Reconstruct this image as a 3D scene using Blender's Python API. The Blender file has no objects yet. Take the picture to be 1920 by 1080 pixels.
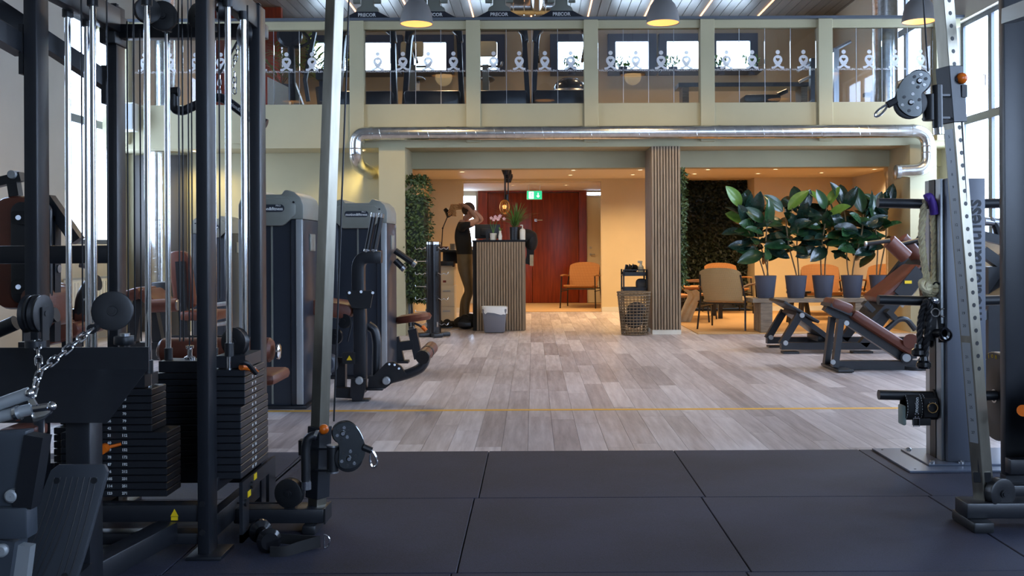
import bpy, bmesh, math, random
from mathutils import Vector, Matrix
S = bpy.context.scene
C = S.collection
rnd = random.Random(7)
R = math.radians
V = Vector
# ------------------------------------------------------------------ camera, world, exposure
F, CX, CY, CH, ROLL = 1808.0, 1000.0, 463.0, 1.1, R(0.28)
cam = bpy.data.cameras.new('camera')
cam.sensor_width = 36.0
cam.lens = F / 1920 * 36
cam.shift_x = -(CX - 960) / 1920
cam.shift_y = -(540 - CY) / 1920
cam.clip_end = 100
camo = bpy.data.objects.new('camera', cam)
C.objects.link(camo)
camo.matrix_world = Matrix.Translation((0, 0, CH)) @ Matrix.Rotation(R(90), 4, 'X') @ Matrix.Rotation(-ROLL, 4, 'Z')
S.camera = camo
S.view_settings.view_transform = 'Standard'
S.view_settings.look = 'None'
S.view_settings.gamma = 1.0
S.view_settings.use_curve_mapping = False
S.view_settings.exposure = 0.35
WIN_E = 12
PEND_W = 85
SPOT_W = 50
w = bpy.data.worlds.new('sky')
S.world = w
w.use_nodes = True
bg = w.node_tree.nodes['Background']
bg.inputs[0].default_value = (0.62, 0.78, 1.0, 1)
bg.inputs[1].default_value = 2.5
try:
    S.cycles.max_bounces = 8
    S.cycles.transparent_max_bounces = 12
    S.cycles.sample_clamp_indirect = 4
    S.cycles.caustics_reflective = False
    S.cycles.caustics_refractive = False
except Exception:
    pass


def lamp(kind, loc, power, col, size=0.1, rot=(0, 0, 0), spot=None, blend=0.5, sy=None):
    l = bpy.data.lights.new('lamp_light', kind)
    l.energy = power
    l.color = col
    if kind == 'AREA':
        l.shape = 'RECTANGLE' if sy else 'DISK'
        l.size = size
        if sy:
            l.size_y = sy
    else:
        l.shadow_soft_size = size
    if spot:
        l.spot_size = R(spot)
        l.spot_blend = blend
    o = bpy.data.objects.new('lamp_light', l)
    o.location = loc
    o.rotation_euler = rot
    C.objects.link(o)
    return o


# ------------------------------------------------------------------ helpers
def P(px, py, Y):
    u, v = px - CX, CY - py
    c, s = math.cos(-ROLL), math.sin(-ROLL)
    u, v = u * c - v * s, u * s + v * c
    return V((u * Y / F, Y, CH + v * Y / F))


def XX(px, Y):
    return (px - CX) * Y / F


def ZZ(py, Y):
    return CH + (CY - py) * Y / F


def lin(c):
    return tuple(((x / 255 / 12.92) if x / 255 <= 0.04045 else ((x / 255 + 0.055) / 1.055) ** 2.4) for x in c)


def world(o):
    m = o.matrix_basis.copy()
    while o.parent:
        o = o.parent
        m = o.matrix_basis @ m
    return m


def frame_from(d, up=(0, 0, 1)):
    d = V(d).normalized()
    u = V(up)
    if abs(d.dot(u.normalized())) > 0.999:
        u = V((0, 1, 0))
    x = u.cross(d).normalized()
    y = d.cross(x).normalized()
    return x, y, d


class MB:
    def __init__(s):
        s.v, s.f, s.t = [], [], []

    def add(s, vs, fs):
        o = len(s.v)
        s.v += [V(v) for v in vs]
        s.f += [tuple(i + o for i in f) for f in fs]
        return s

    def box(s, c, size, M=None):
        hx, hy, hz = size[0] / 2, size[1] / 2, size[2] / 2
        vs = [V((a * hx, b * hy, d * hz)) for a in (-1, 1) for b in (-1, 1) for d in (-1, 1)]
        if M is not None:
            vs = [M @ v for v in vs]
        vs = [v + V(c) for v in vs]
        return s.add(vs, [(0, 1, 3, 2), (4, 6, 7, 5), (0, 4, 5, 1), (2, 3, 7, 6), (0, 2, 6, 4), (1, 5, 7, 3)])

    def bb(s, x0, x1, y0, y1, z0, z1):
        return s.box(((x0 + x1) / 2, (y0 + y1) / 2, (z0 + z1) / 2), (abs(x1 - x0), abs(y1 - y0), abs(z1 - z0)))

    def beam(s, p0, p1, w_, h_, up=(0, 0, 1)):
        p0, p1 = V(p0), V(p1)
        x, y, d = frame_from(p1 - p0, up)
        vs = []
        for p in (p0, p1):
            for a, b in ((-1, -1), (1, -1), (1, 1), (-1, 1)):
                vs.append(p + x * a * w_ / 2 + y * b * h_ / 2)
        return s.add(vs, [(3, 2, 1, 0), (4, 5, 6, 7), (0, 1, 5, 4), (1, 2, 6, 5), (2, 3, 7, 6), (3, 0, 4, 7)])

    def sweep(s, pts, prof, up=(0, 0, 1), closed=False):
        pts = [V(p) for p in pts]
        n, k = len(pts), len(prof)
        vs = []
        x = None
        for i, p in enumerate(pts):
            if closed:
                d = pts[(i + 1) % n] - pts[i - 1]
            else:
                d = pts[min(i + 1, n - 1)] - pts[max(i - 1, 0)]
            d = d.normalized()
            if x is None:
                x, y, d = frame_from(d, up)
            else:
                x = (x - d * x.dot(d))
                x = x.normalized() if x.length > 1e-6 else frame_from(d, up)[0]
                y = d.cross(x)
            vs += [p + x * a + y * b for a, b in prof]
        fs = []
        for i in range(n if closed else n - 1):
            for j in range(k):
                a, b = i * k + j, i * k + (j + 1) % k
                c2, d2 = ((i + 1) % n) * k + (j + 1) % k, ((i + 1) % n) * k + j
                fs.append((a, b, c2, d2))
        if not closed:
            fs.append(tuple(range(k - 1, -1, -1)))
            fs.append(tuple((n - 1) * k + j for j in range(k)))
        return s.add(vs, fs)

    def tube(s, pts, r, n=10, closed=False, up=(0, 0, 1)):
        return s.sweep(pts, [(r * math.cos(2 * math.pi * j / n), r * math.sin(2 * math.pi * j / n)) for j in range(n)], up, closed)

    def flat(s, pts, w_, h_, up=(0, 0, 1)):
        return s.sweep(pts, [(-w_ / 2, -h_ / 2), (w_ / 2, -h_ / 2), (w_ / 2, h_ / 2), (-w_ / 2, h_ / 2)], up)

    def cyl(s, p0, p1, r, r2=None, n=16):
        r2 = r if r2 is None else r2
        p0, p1 = V(p0), V(p1)
        x, y, d = frame_from(p1 - p0)
        vs = []
        for p, q in ((p0, r), (p1, r2)):
            vs += [p + (x * math.cos(2 * math.pi * j / n) + y * math.sin(2 * math.pi * j / n)) * q for j in range(n)]
        fs = [(j, (j + 1) % n, n + (j + 1) % n, n + j) for j in range(n)]
        fs += [tuple(range(n - 1, -1, -1)), tuple(range(n, 2 * n))]
        return s.add(vs, fs)

    def lathe(s, prof, c=(0, 0, 0), axis=(0, 0, 1), n=24):
        x, y, d = frame_from(axis, (0, 1, 0) if abs(V(axis).normalized().z) > 0.9 else (0, 0, 1))
        c = V(c)
        vs, k = [], len(prof)
        for r, z in prof:
            vs += [c + d * z + (x * math.cos(2 * math.pi * j / n) + y * math.sin(2 * math.pi * j / n)) * max(r, 1e-4) for j in range(n)]
        fs = []
        for i in range(k - 1):
            for j in range(n):
                fs.append((i * n + j, i * n + (j + 1) % n, (i + 1) * n + (j + 1) % n, (i + 1) * n + j))
        return s.add(vs, fs)

    def prism(s, poly, M, d):
        n = len(poly)
        vs = [M @ V((a, b, -d / 2)) for a, b in poly] + [M @ V((a, b, d / 2)) for a, b in poly]
        fs = [tuple(range(n - 1, -1, -1)), tuple(range(n, 2 * n))]
        fs += [(j, (j + 1) % n, n + (j + 1) % n, n + j) for j in range(n)]
        return s.add(vs, fs)

    def ball(s, c, r, n=14, m=8):
        if not hasattr(r, '__len__'):
            r = (r, r, r)
        vs, fs = [], []
        for i in range(m + 1):
            t = math.pi * i / m
            for j in range(n):
                a = 2 * math.pi * j / n
                vs.append((c[0] + r[0] * math.sin(t) * math.cos(a), c[1] + r[1] * math.sin(t) * math.sin(a), c[2] - r[2] * math.cos(t)))
        for i in range(m):
            for j in range(n):
                fs.append((i * n + j, i * n + (j + 1) % n, (i + 1) * n + (j + 1) % n, (i + 1) * n + j))
        return s.add(vs, fs)

    def build(s, name, mat, parent=None, bevel=0.0, seg=2, kind=None, label=None, fix=True):
        me = bpy.data.meshes.new(name)
        vs = s.v
        if parent is not None:
            inv = world(parent).inverted()
            vs = [inv @ v for v in vs]
        me.from_pydata([tuple(v) for v in vs], [], s.f)
        bm = bmesh.new()
        bm.from_mesh(me)
        bmesh.ops.remove_doubles(bm, verts=bm.verts, dist=1e-5)
        if fix:
            bmesh.ops.recalc_face_normals(bm, faces=bm.faces)
        if bevel > 0:
            es = [e for e in bm.edges if len(e.link_faces) == 2 and e.calc_face_angle(0) > R(40)]
            bmesh.ops.bevel(bm, geom=es, offset=bevel, segments=seg, profile=0.5, affect='EDGES', clamp_overlap=True)
        for f in bm.faces:
            f.smooth = True
        bm.to_mesh(me)
        bm.free()
        me.set_sharp_from_angle(angle=R(35))
        me.materials.append(mat)
        o = bpy.data.objects.new(name, me)
        C.objects.link(o)
        if parent is not None:
            o.parent = parent
        if kind:
            o['kind'] = kind
        if label:
            o['label'] = label
        return o


def thing(name, label, cat, loc=(0, 0, 0), rz=0.0, group=None):
    o = bpy.data.objects.new(name, None)
    o.empty_display_size = 0.1
    C.objects.link(o)
    o.location = loc
    o.rotation_euler = (0, 0, rz)
    o['label'] = label
    o['category'] = cat
    if group:
        o['group'] = group
    return o


def tag(o, label, cat, group=None, kind=None):
    o['label'] = label
    o['category'] = cat
    if group:
        o['group'] = group
    if kind:
        o['kind'] = kind
    return o


def struct(o, label=None):
    o['kind'] = 'structure'
    if label:
        o['label'] = label
    return o


def copy_tree(o, parent=None):
    c = o.copy()
    C.objects.link(c)
    if parent is not None:
        c.parent = parent
    for ch in [x for x in C.objects if x.parent == o]:
        copy_tree(ch, c)
    return c


def dup(o, loc, rz=0.0, label=None, scale=None):
    c = copy_tree(o)
    c.location = loc
    c.rotation_euler = (0, 0, rz)
    if label:
        c['label'] = label
    if scale:
        c.scale = (scale, scale, scale)
    return c


def rrect(w_, h_, r, n=5):
    pts = []
    for cx, cy, a0 in ((w_ / 2 - r, h_ / 2 - r, 0), (-w_ / 2 + r, h_ / 2 - r, 90), (-w_ / 2 + r, -h_ / 2 + r, 180), (w_ / 2 - r, -h_ / 2 + r, 270)):
        for i in range(n + 1):
            a = R(a0 + 90 * i / n)
            pts.append((cx + r * math.cos(a), cy + r * math.sin(a)))
    return pts


def fil(pts, r=0.05, n=5):
    pts = [V(p) for p in pts]
    out = [pts[0]]
    for i in range(1, len(pts) - 1):
        a, b, c = pts[i - 1], pts[i], pts[i + 1]
        k = min(r, (a - b).length * 0.48, (c - b).length * 0.48)
        p, q = b + (a - b).normalized() * k, b + (c - b).normalized() * k
        for j in range(n + 1):
            t = j / n
            out.append(p * (1 - t) ** 2 + b * 2 * t * (1 - t) + q * t * t)
    out.append(pts[-1])
    return out


def mat_axes(o, x, y, z):
    x, y, z = V(x).normalized(), V(y).normalized(), V(z).normalized()
    return Matrix(((x.x, y.x, z.x, o[0]), (x.y, y.y, z.y, o[1]), (x.z, y.z, z.z, o[2]), (0, 0, 0, 1)))


def facing(o, z, up=(0, 0, 1)):
    """local z looks along z, local y up"""
    z = V(z).normalized()
    x = V(up).cross(z).normalized()
    return mat_axes(o, x, z.cross(x), z)


_textcache = {}


def text(s, size, M, mat, parent, name='lettering', thick=0.001, bold=0.0, squash=1.0):
    key = (s, size, bold, squash)
    if key not in _textcache:
        cu = bpy.data.curves.new('t', 'FONT')
        cu.body = s
        cu.size = size
        cu.align_x = 'CENTER'
        cu.align_y = 'CENTER'
        cu.extrude = thick
        cu.offset = bold
        cu.resolution_u = 2
        to = bpy.data.objects.new('t', cu)
        C.objects.link(to)
        bpy.context.view_layer.update()
        me = bpy.data.meshes.new_from_object(to.evaluated_get(bpy.context.evaluated_depsgraph_get()))
        bpy.data.objects.remove(to)
        if squash != 1.0:
            for v in me.vertices:
                v.co.x *= squash
        _textcache[key] = me
    me = _textcache[key]
    if len(me.materials) == 0:
        me.materials.append(mat)
    elif me.materials[0] != mat:
        me = me.copy()
        me.materials[0] = mat
    o = bpy.data.objects.new(name, me)
    C.objects.link(o)
    if parent is not None:
        o.parent = parent
        o.matrix_basis = world(parent).inverted() @ M
    else:
        o.matrix_basis = M
    return o


# ------------------------------------------------------------------ materials
def new_mat(name):
    m = bpy.data.materials.new(name)
    m.use_nodes = True
    nt = m.node_tree
    return m, nt, nt.nodes['Principled BSDF']


def mat(name, col, rough=0.5, metal=0.0, noise=0.0, scale=8.0, bump=0.0, bscale=60.0, spec=0.5, stretch=None, coat=0.0, col2=None, sheen=0.0):
    m, nt, b = new_mat(name)
    b.inputs['Base Color'].default_value = (*col, 1)
    b.inputs['Roughness'].default_value = rough
    b.inputs['Metallic'].default_value = metal
    b.inputs['Specular IOR Level'].default_value = spec
    b.inputs['Coat Weight'].default_value = coat
    b.inputs['Sheen Weight'].default_value = sheen
    N = nt.nodes.new
    L = nt.links.new
    if noise or bump or col2:
        tc = N('ShaderNodeTexCoord')
        mp = N('ShaderNodeMapping')
        if stretch:
            mp.inputs['Scale'].default_value = stretch
        L(tc.outputs['Object'], mp.inputs[0])
    if noise or col2:
        n = N('ShaderNodeTexNoise')
        n.inputs['Scale'].default_value = scale
        n.inputs['Detail'].default_value = 6
        L(mp.outputs[0], n.inputs['Vector'])
        mx = N('ShaderNodeMix')
        mx.data_type = 'RGBA'
        c2 = col2 if col2 else tuple(min(1, c * (1 + noise)) for c in col)
        c1 = col if col2 else tuple(c * (1 - noise) for c in col)
        mx.inputs[6].default_value = (*c1, 1)
        mx.inputs[7].default_value = (*c2, 1)
        rp = N('ShaderNodeMapRange')
        rp.inputs[1].default_value = 0.3
        rp.inputs[2].default_value = 0.7
        L(n.outputs[0], rp.inputs[0])
        L(rp.outputs[0], mx.inputs[0])
        L(mx.outputs[2], b.inputs['Base Color'])
    if bump:
        n2 = N('ShaderNodeTexNoise')
        n2.inputs['Scale'].default_value = bscale
        n2.inputs['Detail'].default_value = 4
        L(mp.outputs[0], n2.inputs['Vector'])
        bp = N('ShaderNodeBump')
        bp.inputs['Strength'].default_value = bump
        bp.inputs['Distance'].default_value = 0.01
        L(n2.outputs[0], bp.inputs['Height'])
        L(bp.outputs[0], b.inputs['Normal'])
    return m


def emit(name, col, strength):
    m, nt, b = new_mat(name)
    b.inputs['Base Color'].default_value = (*col, 1)
    b.inputs['Emission Color'].default_value = (*col, 1)
    b.inputs['Emission Strength'].default_value = strength
    return m


M = {}
M['wall'] = mat('wall_paint', lin((172, 164, 132)), 0.75, noise=0.03, scale=3)
M['white'] = mat('white_paint', lin((214, 212, 200)), 0.6)
M['side'] = mat('side_wall_paint', lin((188, 182, 170)), 0.8, noise=0.04, scale=2)
M['warmwall'] = mat('lounge_paint', lin((206, 188, 150)), 0.8, noise=0.03, scale=3)
M['lobbyceil'] = mat('lounge_ceiling_paint', lin((212, 198, 172)), 0.75)
M['upwall'] = mat('gallery_wall_paint', lin((168, 148, 118)), 0.8, noise=0.05, scale=2)
M['frame'] = mat('anthracite_powder_coat', lin((29, 31, 36)), 0.36, noise=0.08, scale=20, bump=0.05, bscale=300)
M['black'] = mat('black_plastic', lin((26, 27, 30)), 0.42)
M['blackgloss'] = mat('gloss_black', lin((20, 20, 23)), 0.18)
M['stack'] = mat('black_iron_plate', lin((29, 31, 36)), 0.42, noise=0.1, scale=30)
M['chrome'] = mat('chrome', (0.75, 0.76, 0.78), 0.12, 1.0)
M['steel'] = mat('brushed_steel', (0.5, 0.51, 0.53), 0.3, 1.0, noise=0.12, scale=6, stretch=(8, 8, 0.6))
M['column'] = mat('worn_chrome_column', (0.3, 0.275, 0.22), 0.34, 1.0, noise=0.15, scale=7, stretch=(4, 4, 1))
M['pulley'] = mat('dark_chrome', (0.16, 0.17, 0.17), 0.16, 1.0)
M['leather'] = mat('brown_leather', lin((98, 50, 34)), 0.42, noise=0.12, scale=14, bump=0.15, bscale=220)
M['cable'] = mat('black_cable', lin((22, 22, 26)), 0.45)
M['orange'] = mat('orange_plastic', lin((220, 105, 20)), 0.3)
M['panelgrey'] = mat('grey_blue_panel', lin((98, 102, 112)), 0.35, noise=0.04, scale=3)
M['shroudcap'] = mat('grey_shroud_cap', lin((128, 130, 122)), 0.4, noise=0.05, scale=15, bump=0.06, bscale=300)
M['shroud'] = mat('dark_shroud', lin((42, 48, 58)), 0.32)
M['silver'] = mat('silver_strip', lin((172, 176, 178)), 0.35, 0.4)
M['ink'] = mat('white_ink', lin((226, 228, 226)), 0.5)
M['darkink'] = mat('dark_ink', lin((20, 22, 28)), 0.5)
M['yellow'] = mat('yellow_sticker', lin((232, 196, 20)), 0.5)
M['redwood'] = mat('red_mahogany', lin((104, 34, 16)), 0.35, scale=3, stretch=(9, 9, 0.8), col2=lin((140, 54, 24)))
M['slat'] = mat('walnut_slat', lin((116, 98, 78)), 0.55, scale=5, stretch=(14, 14, 0.9), col2=lin((152, 132, 106)))
M['felt'] = mat('black_felt', lin((18, 17, 17)), 0.95)
M['bench'] = mat('grey_oak', lin((98, 88, 76)), 0.6, scale=5, stretch=(2, 14, 14), col2=lin((132, 118, 100)))
M['woodwarm'] = mat('warm_wood', lin((158, 112, 66)), 0.5, noise=0.12, scale=8, stretch=(1, 8, 8))
M['pot'] = mat('slate_blue_pot', lin((66, 72, 88)), 0.6, noise=0.04, scale=10)
M['terra'] = mat('terracotta_rim', lin((150, 70, 40)), 0.8)
M['soil'] = mat('dark_soil', lin((44, 34, 26)), 0.95, noise=0.4, scale=60)
M['leaf'] = mat('ficus_leaf', lin((26, 56, 34)), 0.26, scale=5, col2=lin((44, 80, 46)), coat=0.2)
M['leafdark'] = mat('ficus_leaf_dark', lin((16, 38, 34)), 0.23, scale=5, col2=lin((28, 54, 44)), coat=0.2)
M['leafnew'] = mat('ficus_leaf_young', lin((76, 116, 44)), 0.32, scale=5, col2=lin((104, 142, 62)), coat=0.2)
M['hedge'] = mat('artificial_leaf', lin((34, 52, 28)), 0.6, scale=9, col2=lin((74, 94, 44)))
M['hedgedark'] = mat('dark_ivy_leaf', lin((18, 28, 20)), 0.55, scale=9, col2=lin((44, 56, 36)))
M['palm'] = mat('palm_leaf', lin((64, 104, 46)), 0.45, scale=7, col2=lin((104, 144, 62)))
M['stem'] = mat('ficus_stem', lin((112, 96, 70)), 0.7, noise=0.2, scale=30)
M['chairblack'] = mat('black_tube', lin((26, 24, 24)), 0.4)
M['carpet'] = mat('sisal_carpet', lin((186, 150, 102)), 0.95, noise=0.14, scale=120, bump=0.4, bscale=240)
M['rope'] = mat('manila_rope', lin((246, 224, 180)), 0.9, noise=0.2, scale=60, bump=0.3, bscale=200)
M['blackrope'] = mat('black_nylon_rope', lin((24, 24, 28)), 0.5, bump=0.3, bscale=200)
M['purple'] = mat('purple_tape', lin((84, 48, 150)), 0.6, noise=0.1, scale=40)
M['skin'] = mat('skin', lin((206, 150, 116)), 0.55)
M['tee'] = mat('black_cotton', lin((24, 23, 24)), 0.85)
M['leggings'] = mat('khaki_leggings', lin((104, 90, 68)), 0.6, noise=0.1, scale=12)
M['blonde'] = mat('blonde_hair', lin((196, 140, 84)), 0.5, noise=0.25, scale=60)
M['brownhair'] = mat('brown_hair', lin((72, 48, 32)), 0.5, noise=0.25, scale=60)
M['boxwhite'] = mat('cream_lacquer', lin((220, 208, 180)), 0.5)
M['wicker'] = mat('grey_wicker', lin((112, 94, 72)), 0.8, noise=0.3, scale=50)
M['binliner'] = mat('white_bin_liner', lin((214, 214, 210)), 0.4)
M['galv'] = mat('galvanised_steel', (0.62, 0.63, 0.62), 0.24, 1.0, noise=0.14, scale=14, bump=0.05, bscale=25)
M['lampshade'] = mat('grey_lamp_shade', lin((112, 110, 108)), 0.5)
M['glow'] = emit('warm_lamp_glow', (1.0, 0.43, 0.11), 1.25)
M['spotglow'] = emit('downlight_glow', (1.0, 0.72, 0.4), 6)
M['led'] = emit('led_strip_glow', (1.0, 0.5, 0.25), 2.2)
M['pane'] = None
M['pink'] = mat('orchid_pink', lin((222, 176, 176)), 0.6)
M['gold'] = mat('brass', (0.8, 0.5, 0.2), 0.25, 1.0)
M['green'] = emit('exit_green', (0.02, 0.55, 0.25), 0.9)
M['exitwhite'] = emit('exit_white', (1, 1, 1), 1.1)
M['cloth'] = mat('beige_cloth', lin((186, 168, 134)), 0.9, noise=0.1, scale=20)
M['tape'] = mat('ochre_floor_tape', lin((226, 170, 60)), 0.6)
M['greyplate'] = mat('blue_grey_steel_plate', lin((104, 112, 128)), 0.32, noise=0.04, scale=4)
M['seatgrey'] = mat('grey_seat_frame', lin((62, 68, 76)), 0.4, noise=0.05, scale=10)
M['footplate'] = mat('grey_rubber_foot_plate', lin((52, 56, 62)), 0.55, noise=0.05, scale=10)
M['treadbody'] = mat('treadmill_body', lin((40, 44, 54)), 0.35)
M['treadgrey'] = mat('treadmill_grey', lin((120, 122, 112)), 0.4)
M['bluegrey'] = mat('window_frame_grey', lin((78, 84, 92)), 0.45)
M['upframe'] = mat('dark_window_frame', lin((40, 46, 62)), 0.5)


def window_glass(name, col, e, sc):
    m, nt, b = new_mat(name)
    N, L = nt.nodes.new, nt.links.new
    tc = N('ShaderNodeTexCoord')
    n = N('ShaderNodeTexNoise')
    n.inputs['Scale'].default_value = sc
    n.inputs['Detail'].default_value = 3
    L(tc.outputs['Object'], n.inputs['Vector'])
    bp = N('ShaderNodeBump')
    bp.inputs['Strength'].default_value = 0.5
    L(n.outputs[0], bp.inputs['Height'])
    L(bp.outputs[0], b.inputs['Normal'])
    b.inputs['Base Color'].default_value = (0.8, 0.85, 0.9, 1)
    b.inputs['Roughness'].default_value = 0.25
    rp = N('ShaderNodeMapRange')
    rp.inputs[3].default_value = e * 0.8
    rp.inputs[4].default_value = e * 1.2
    L(n.outputs[0], rp.inputs[0])
    b.inputs['Emission Color'].default_value = (*col, 1)
    L(rp.outputs[0], b.inputs['Emission Strength'])
    return m


M['pane'] = window_glass('frosted_daylight_glass', (0.53, 0.7, 1.0), WIN_E, 60)
M['paneback'] = window_glass('bright_gallery_glass', (0.6, 0.79, 1.0), WIN_E * 1.1, 8)


def clear_glass():
    m, nt, b = new_mat('railing_glass')
    N, L = nt.nodes.new, nt.links.new
    nt.nodes.remove(b)
    out = nt.nodes['Material Output']
    tr = N('ShaderNodeBsdfTransparent')
    tr.inputs[0].default_value = (0.93, 0.96, 0.98, 1)
    gl = N('ShaderNodeBsdfGlossy')
    gl.inputs['Roughness'].default_value = 0.02
    fr = N('ShaderNodeFresnel')
    fr.inputs[0].default_value = 1.5
    mx = N('ShaderNodeMixShader')
    L(fr.outputs[0], mx.inputs[0])
    L(tr.outputs[0], mx.inputs[1])
    L(gl.outputs[0], mx.inputs[2])
    L(mx.outputs[0], out.inputs[0])
    return m


M['glass'] = clear_glass()


def vinyl():
    m, nt, b = new_mat('white_translucent_vinyl')
    N, L = nt.nodes.new, nt.links.new
    b.inputs['Base Color'].default_value = (.97, .98, 1, 1)
    tl = N('ShaderNodeBsdfTranslucent')
    tl.inputs[0].default_value = (.85, .88, .9, 1)
    tr = N('ShaderNodeBsdfTransparent')
    m1 = N('ShaderNodeMixShader')
    m1.inputs[0].default_value = .5
    m2 = N('ShaderNodeMixShader')
    m2.inputs[0].default_value = .16
    L(b.outputs[0], m1.inputs[1])
    L(tl.outputs[0], m1.inputs[2])
    L(m1.outputs[0], m2.inputs[1])
    L(tr.outputs[0], m2.inputs[2])
    L(m2.outputs[0], nt.nodes['Material Output'].inputs[0])
    return m


M['vinyl'] = vinyl()


def plank_mat(name, cols, stretch, rough, bump=0.1):
    m, nt, b = new_mat(name)
    N, L = nt.nodes.new, nt.links.new
    at = N('ShaderNodeAttribute')
    at.attribute_name = 'tone'
    geo = N('ShaderNodeNewGeometry')
    mul = N('ShaderNodeVectorMath')
    mul.operation = 'MULTIPLY'
    mul.inputs[1].default_value = stretch
    L(geo.outputs['Position'], mul.inputs[0])
    sc = N('ShaderNodeMath')
    sc.operation = 'MULTIPLY'
    sc.inputs[1].default_value = 37.0
    L(at.outputs['Fac'], sc.inputs[0])
    ad = N('ShaderNodeVectorMath')
    ad.operation = 'ADD'
    L(mul.outputs[0], ad.inputs[0])
    L(sc.outputs[0], ad.inputs[1])
    n = N('ShaderNodeTexNoise')
    n.inputs['Scale'].default_value = 1.0
    n.inputs['Detail'].default_value = 8
    n.inputs['Roughness'].default_value = 0.62
    L(ad.outputs[0], n.inputs['Vector'])
    mix = N('ShaderNodeMath')
    mix.operation = 'MULTIPLY_ADD'
    mix.inputs[1].default_value = 0.55
    L(at.outputs['Fac'], mix.inputs[0])
    h = N('ShaderNodeMath')
    h.operation = 'MULTIPLY_ADD'
    h.inputs[1].default_value = 1.1
    h.inputs[2].default_value = -0.33
    L(n.outputs[0], h.inputs[0])
    L(h.outputs[0], mix.inputs[2])
    cr = N('ShaderNodeValToRGB')
    cr.color_ramp.elements[0].position = 0.1
    cr.color_ramp.elements[0].color = (*cols[0], 1)
    cr.color_ramp.elements[1].position = 0.85
    cr.color_ramp.elements[1].color = (*cols[-1], 1)
    if len(cols) == 3:
        e = cr.color_ramp.elements.new(0.5)
        e.color = (*cols[1], 1)
    L(mix.outputs[0], cr.inputs[0])
    L(cr.outputs[0], b.inputs['Base Color'])
    b.inputs['Roughness'].default_value = rough
    if bump:
        bp = N('ShaderNodeBump')
        bp.inputs['Strength'].default_value = bump
        bp.inputs['Distance'].default_value = 0.004
        L(n.outputs[0], bp.inputs['Height'])
        L(bp.outputs[0], b.inputs['Normal'])
    return m


M['plank'] = plank_mat('grey_oak_plank', [lin((136, 125, 124)), lin((182, 172, 171)), lin((214, 206, 205))], (26, 2.2, 1), 0.36)
M['ceilplank'] = plank_mat('dark_ceiling_board', [lin((96, 97, 100)), lin((124, 124, 126))], (20, 1, 1), 0.36, 0.04)


def rubber():
    m, nt, b = new_mat('rubber_tile')
    N, L = nt.nodes.new, nt.links.new
    tc = N('ShaderNodeNewGeometry')
    n = N('ShaderNodeTexNoise')
    n.inputs['Scale'].default_value = 260
    n.inputs['Detail'].default_value = 2
    L(tc.outputs['Position'], n.inputs['Vector'])
    n2 = N('ShaderNodeTexNoise')
    n2.inputs['Scale'].default_value = 2.2
    n2.inputs['Detail'].default_value = 5
    L(tc.outputs['Position'], n2.inputs['Vector'])
    ad = N('ShaderNodeMath')
    ad.operation = 'MULTIPLY_ADD'
    ad.inputs[1].default_value = 0.6
    L(n2.outputs[0], ad.inputs[0])
    L(n.outputs[0], ad.inputs[2])
    cr = N('ShaderNodeValToRGB')
    cr.color_ramp.elements[0].position = 0.5
    cr.color_ramp.elements[0].color = (*lin((19, 20, 30)), 1)
    cr.color_ramp.elements[1].position = 1.0
    cr.color_ramp.elements[1].color = (*lin((44, 46, 66)), 1)
    L(ad.outputs[0], cr.inputs[0])
    L(cr.outputs[0], b.inputs['Base Color'])
    b.inputs['Roughness'].default_value = 0.75
    bp = N('ShaderNodeBump')
    bp.inputs['Strength'].default_value = 0.25
    bp.inputs['Distance'].default_value = 0.003
    L(n.outputs[0], bp.inputs['Height'])
    L(bp.outputs[0], b.inputs['Normal'])
    return m


M['rubber'] = rubber()


def weave(name, c1, c2, sc):
    m, nt, b = new_mat(name)
    N, L = nt.nodes.new, nt.links.new
    tc = N('ShaderNodeTexCoord')
    ws = []
    for d in ('X', 'Z'):
        wv = N('ShaderNodeTexWave')
        wv.bands_direction = d
        wv.inputs['Scale'].default_value = sc
        wv.inputs['Distortion'].default_value = 0.6
        L(tc.outputs['Object'], wv.inputs['Vector'])
        ws.append(wv)
    mu = N('ShaderNodeMath')
    mu.operation = 'MULTIPLY'
    L(ws[0].outputs['Fac'], mu.inputs[0])
    L(ws[1].outputs['Fac'], mu.inputs[1])
    mx = N('ShaderNodeMix')
    mx.data_type = 'RGBA'
    mx.inputs[6].default_value = (*c1, 1)
    mx.inputs[7].default_value = (*c2, 1)
    L(mu.outputs[0], mx.inputs[0])
    L(mx.outputs[2], b.inputs['Base Color'])
    bp = N('ShaderNodeBump')
    bp.inputs['Strength'].default_value = 0.5
    bp.inputs['Distance'].default_value = 0.01
    L(mu.outputs[0], bp.inputs['Height'])
    L(bp.outputs[0], b.inputs['Normal'])
    b.inputs['Roughness'].default_value = 0.65
    return m


M['rattan'] = weave('honey_rattan', lin((146, 92, 44)), lin((214, 160, 96)), 26)
M['rattanpale'] = weave('pale_rattan', lin((190, 158, 108)), lin((232, 206, 158)), 26)
# ------------------------------------------------------------------ structure
YF = 12.05
XL, XR = -5.4, 5.4
win_n = [0]


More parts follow.
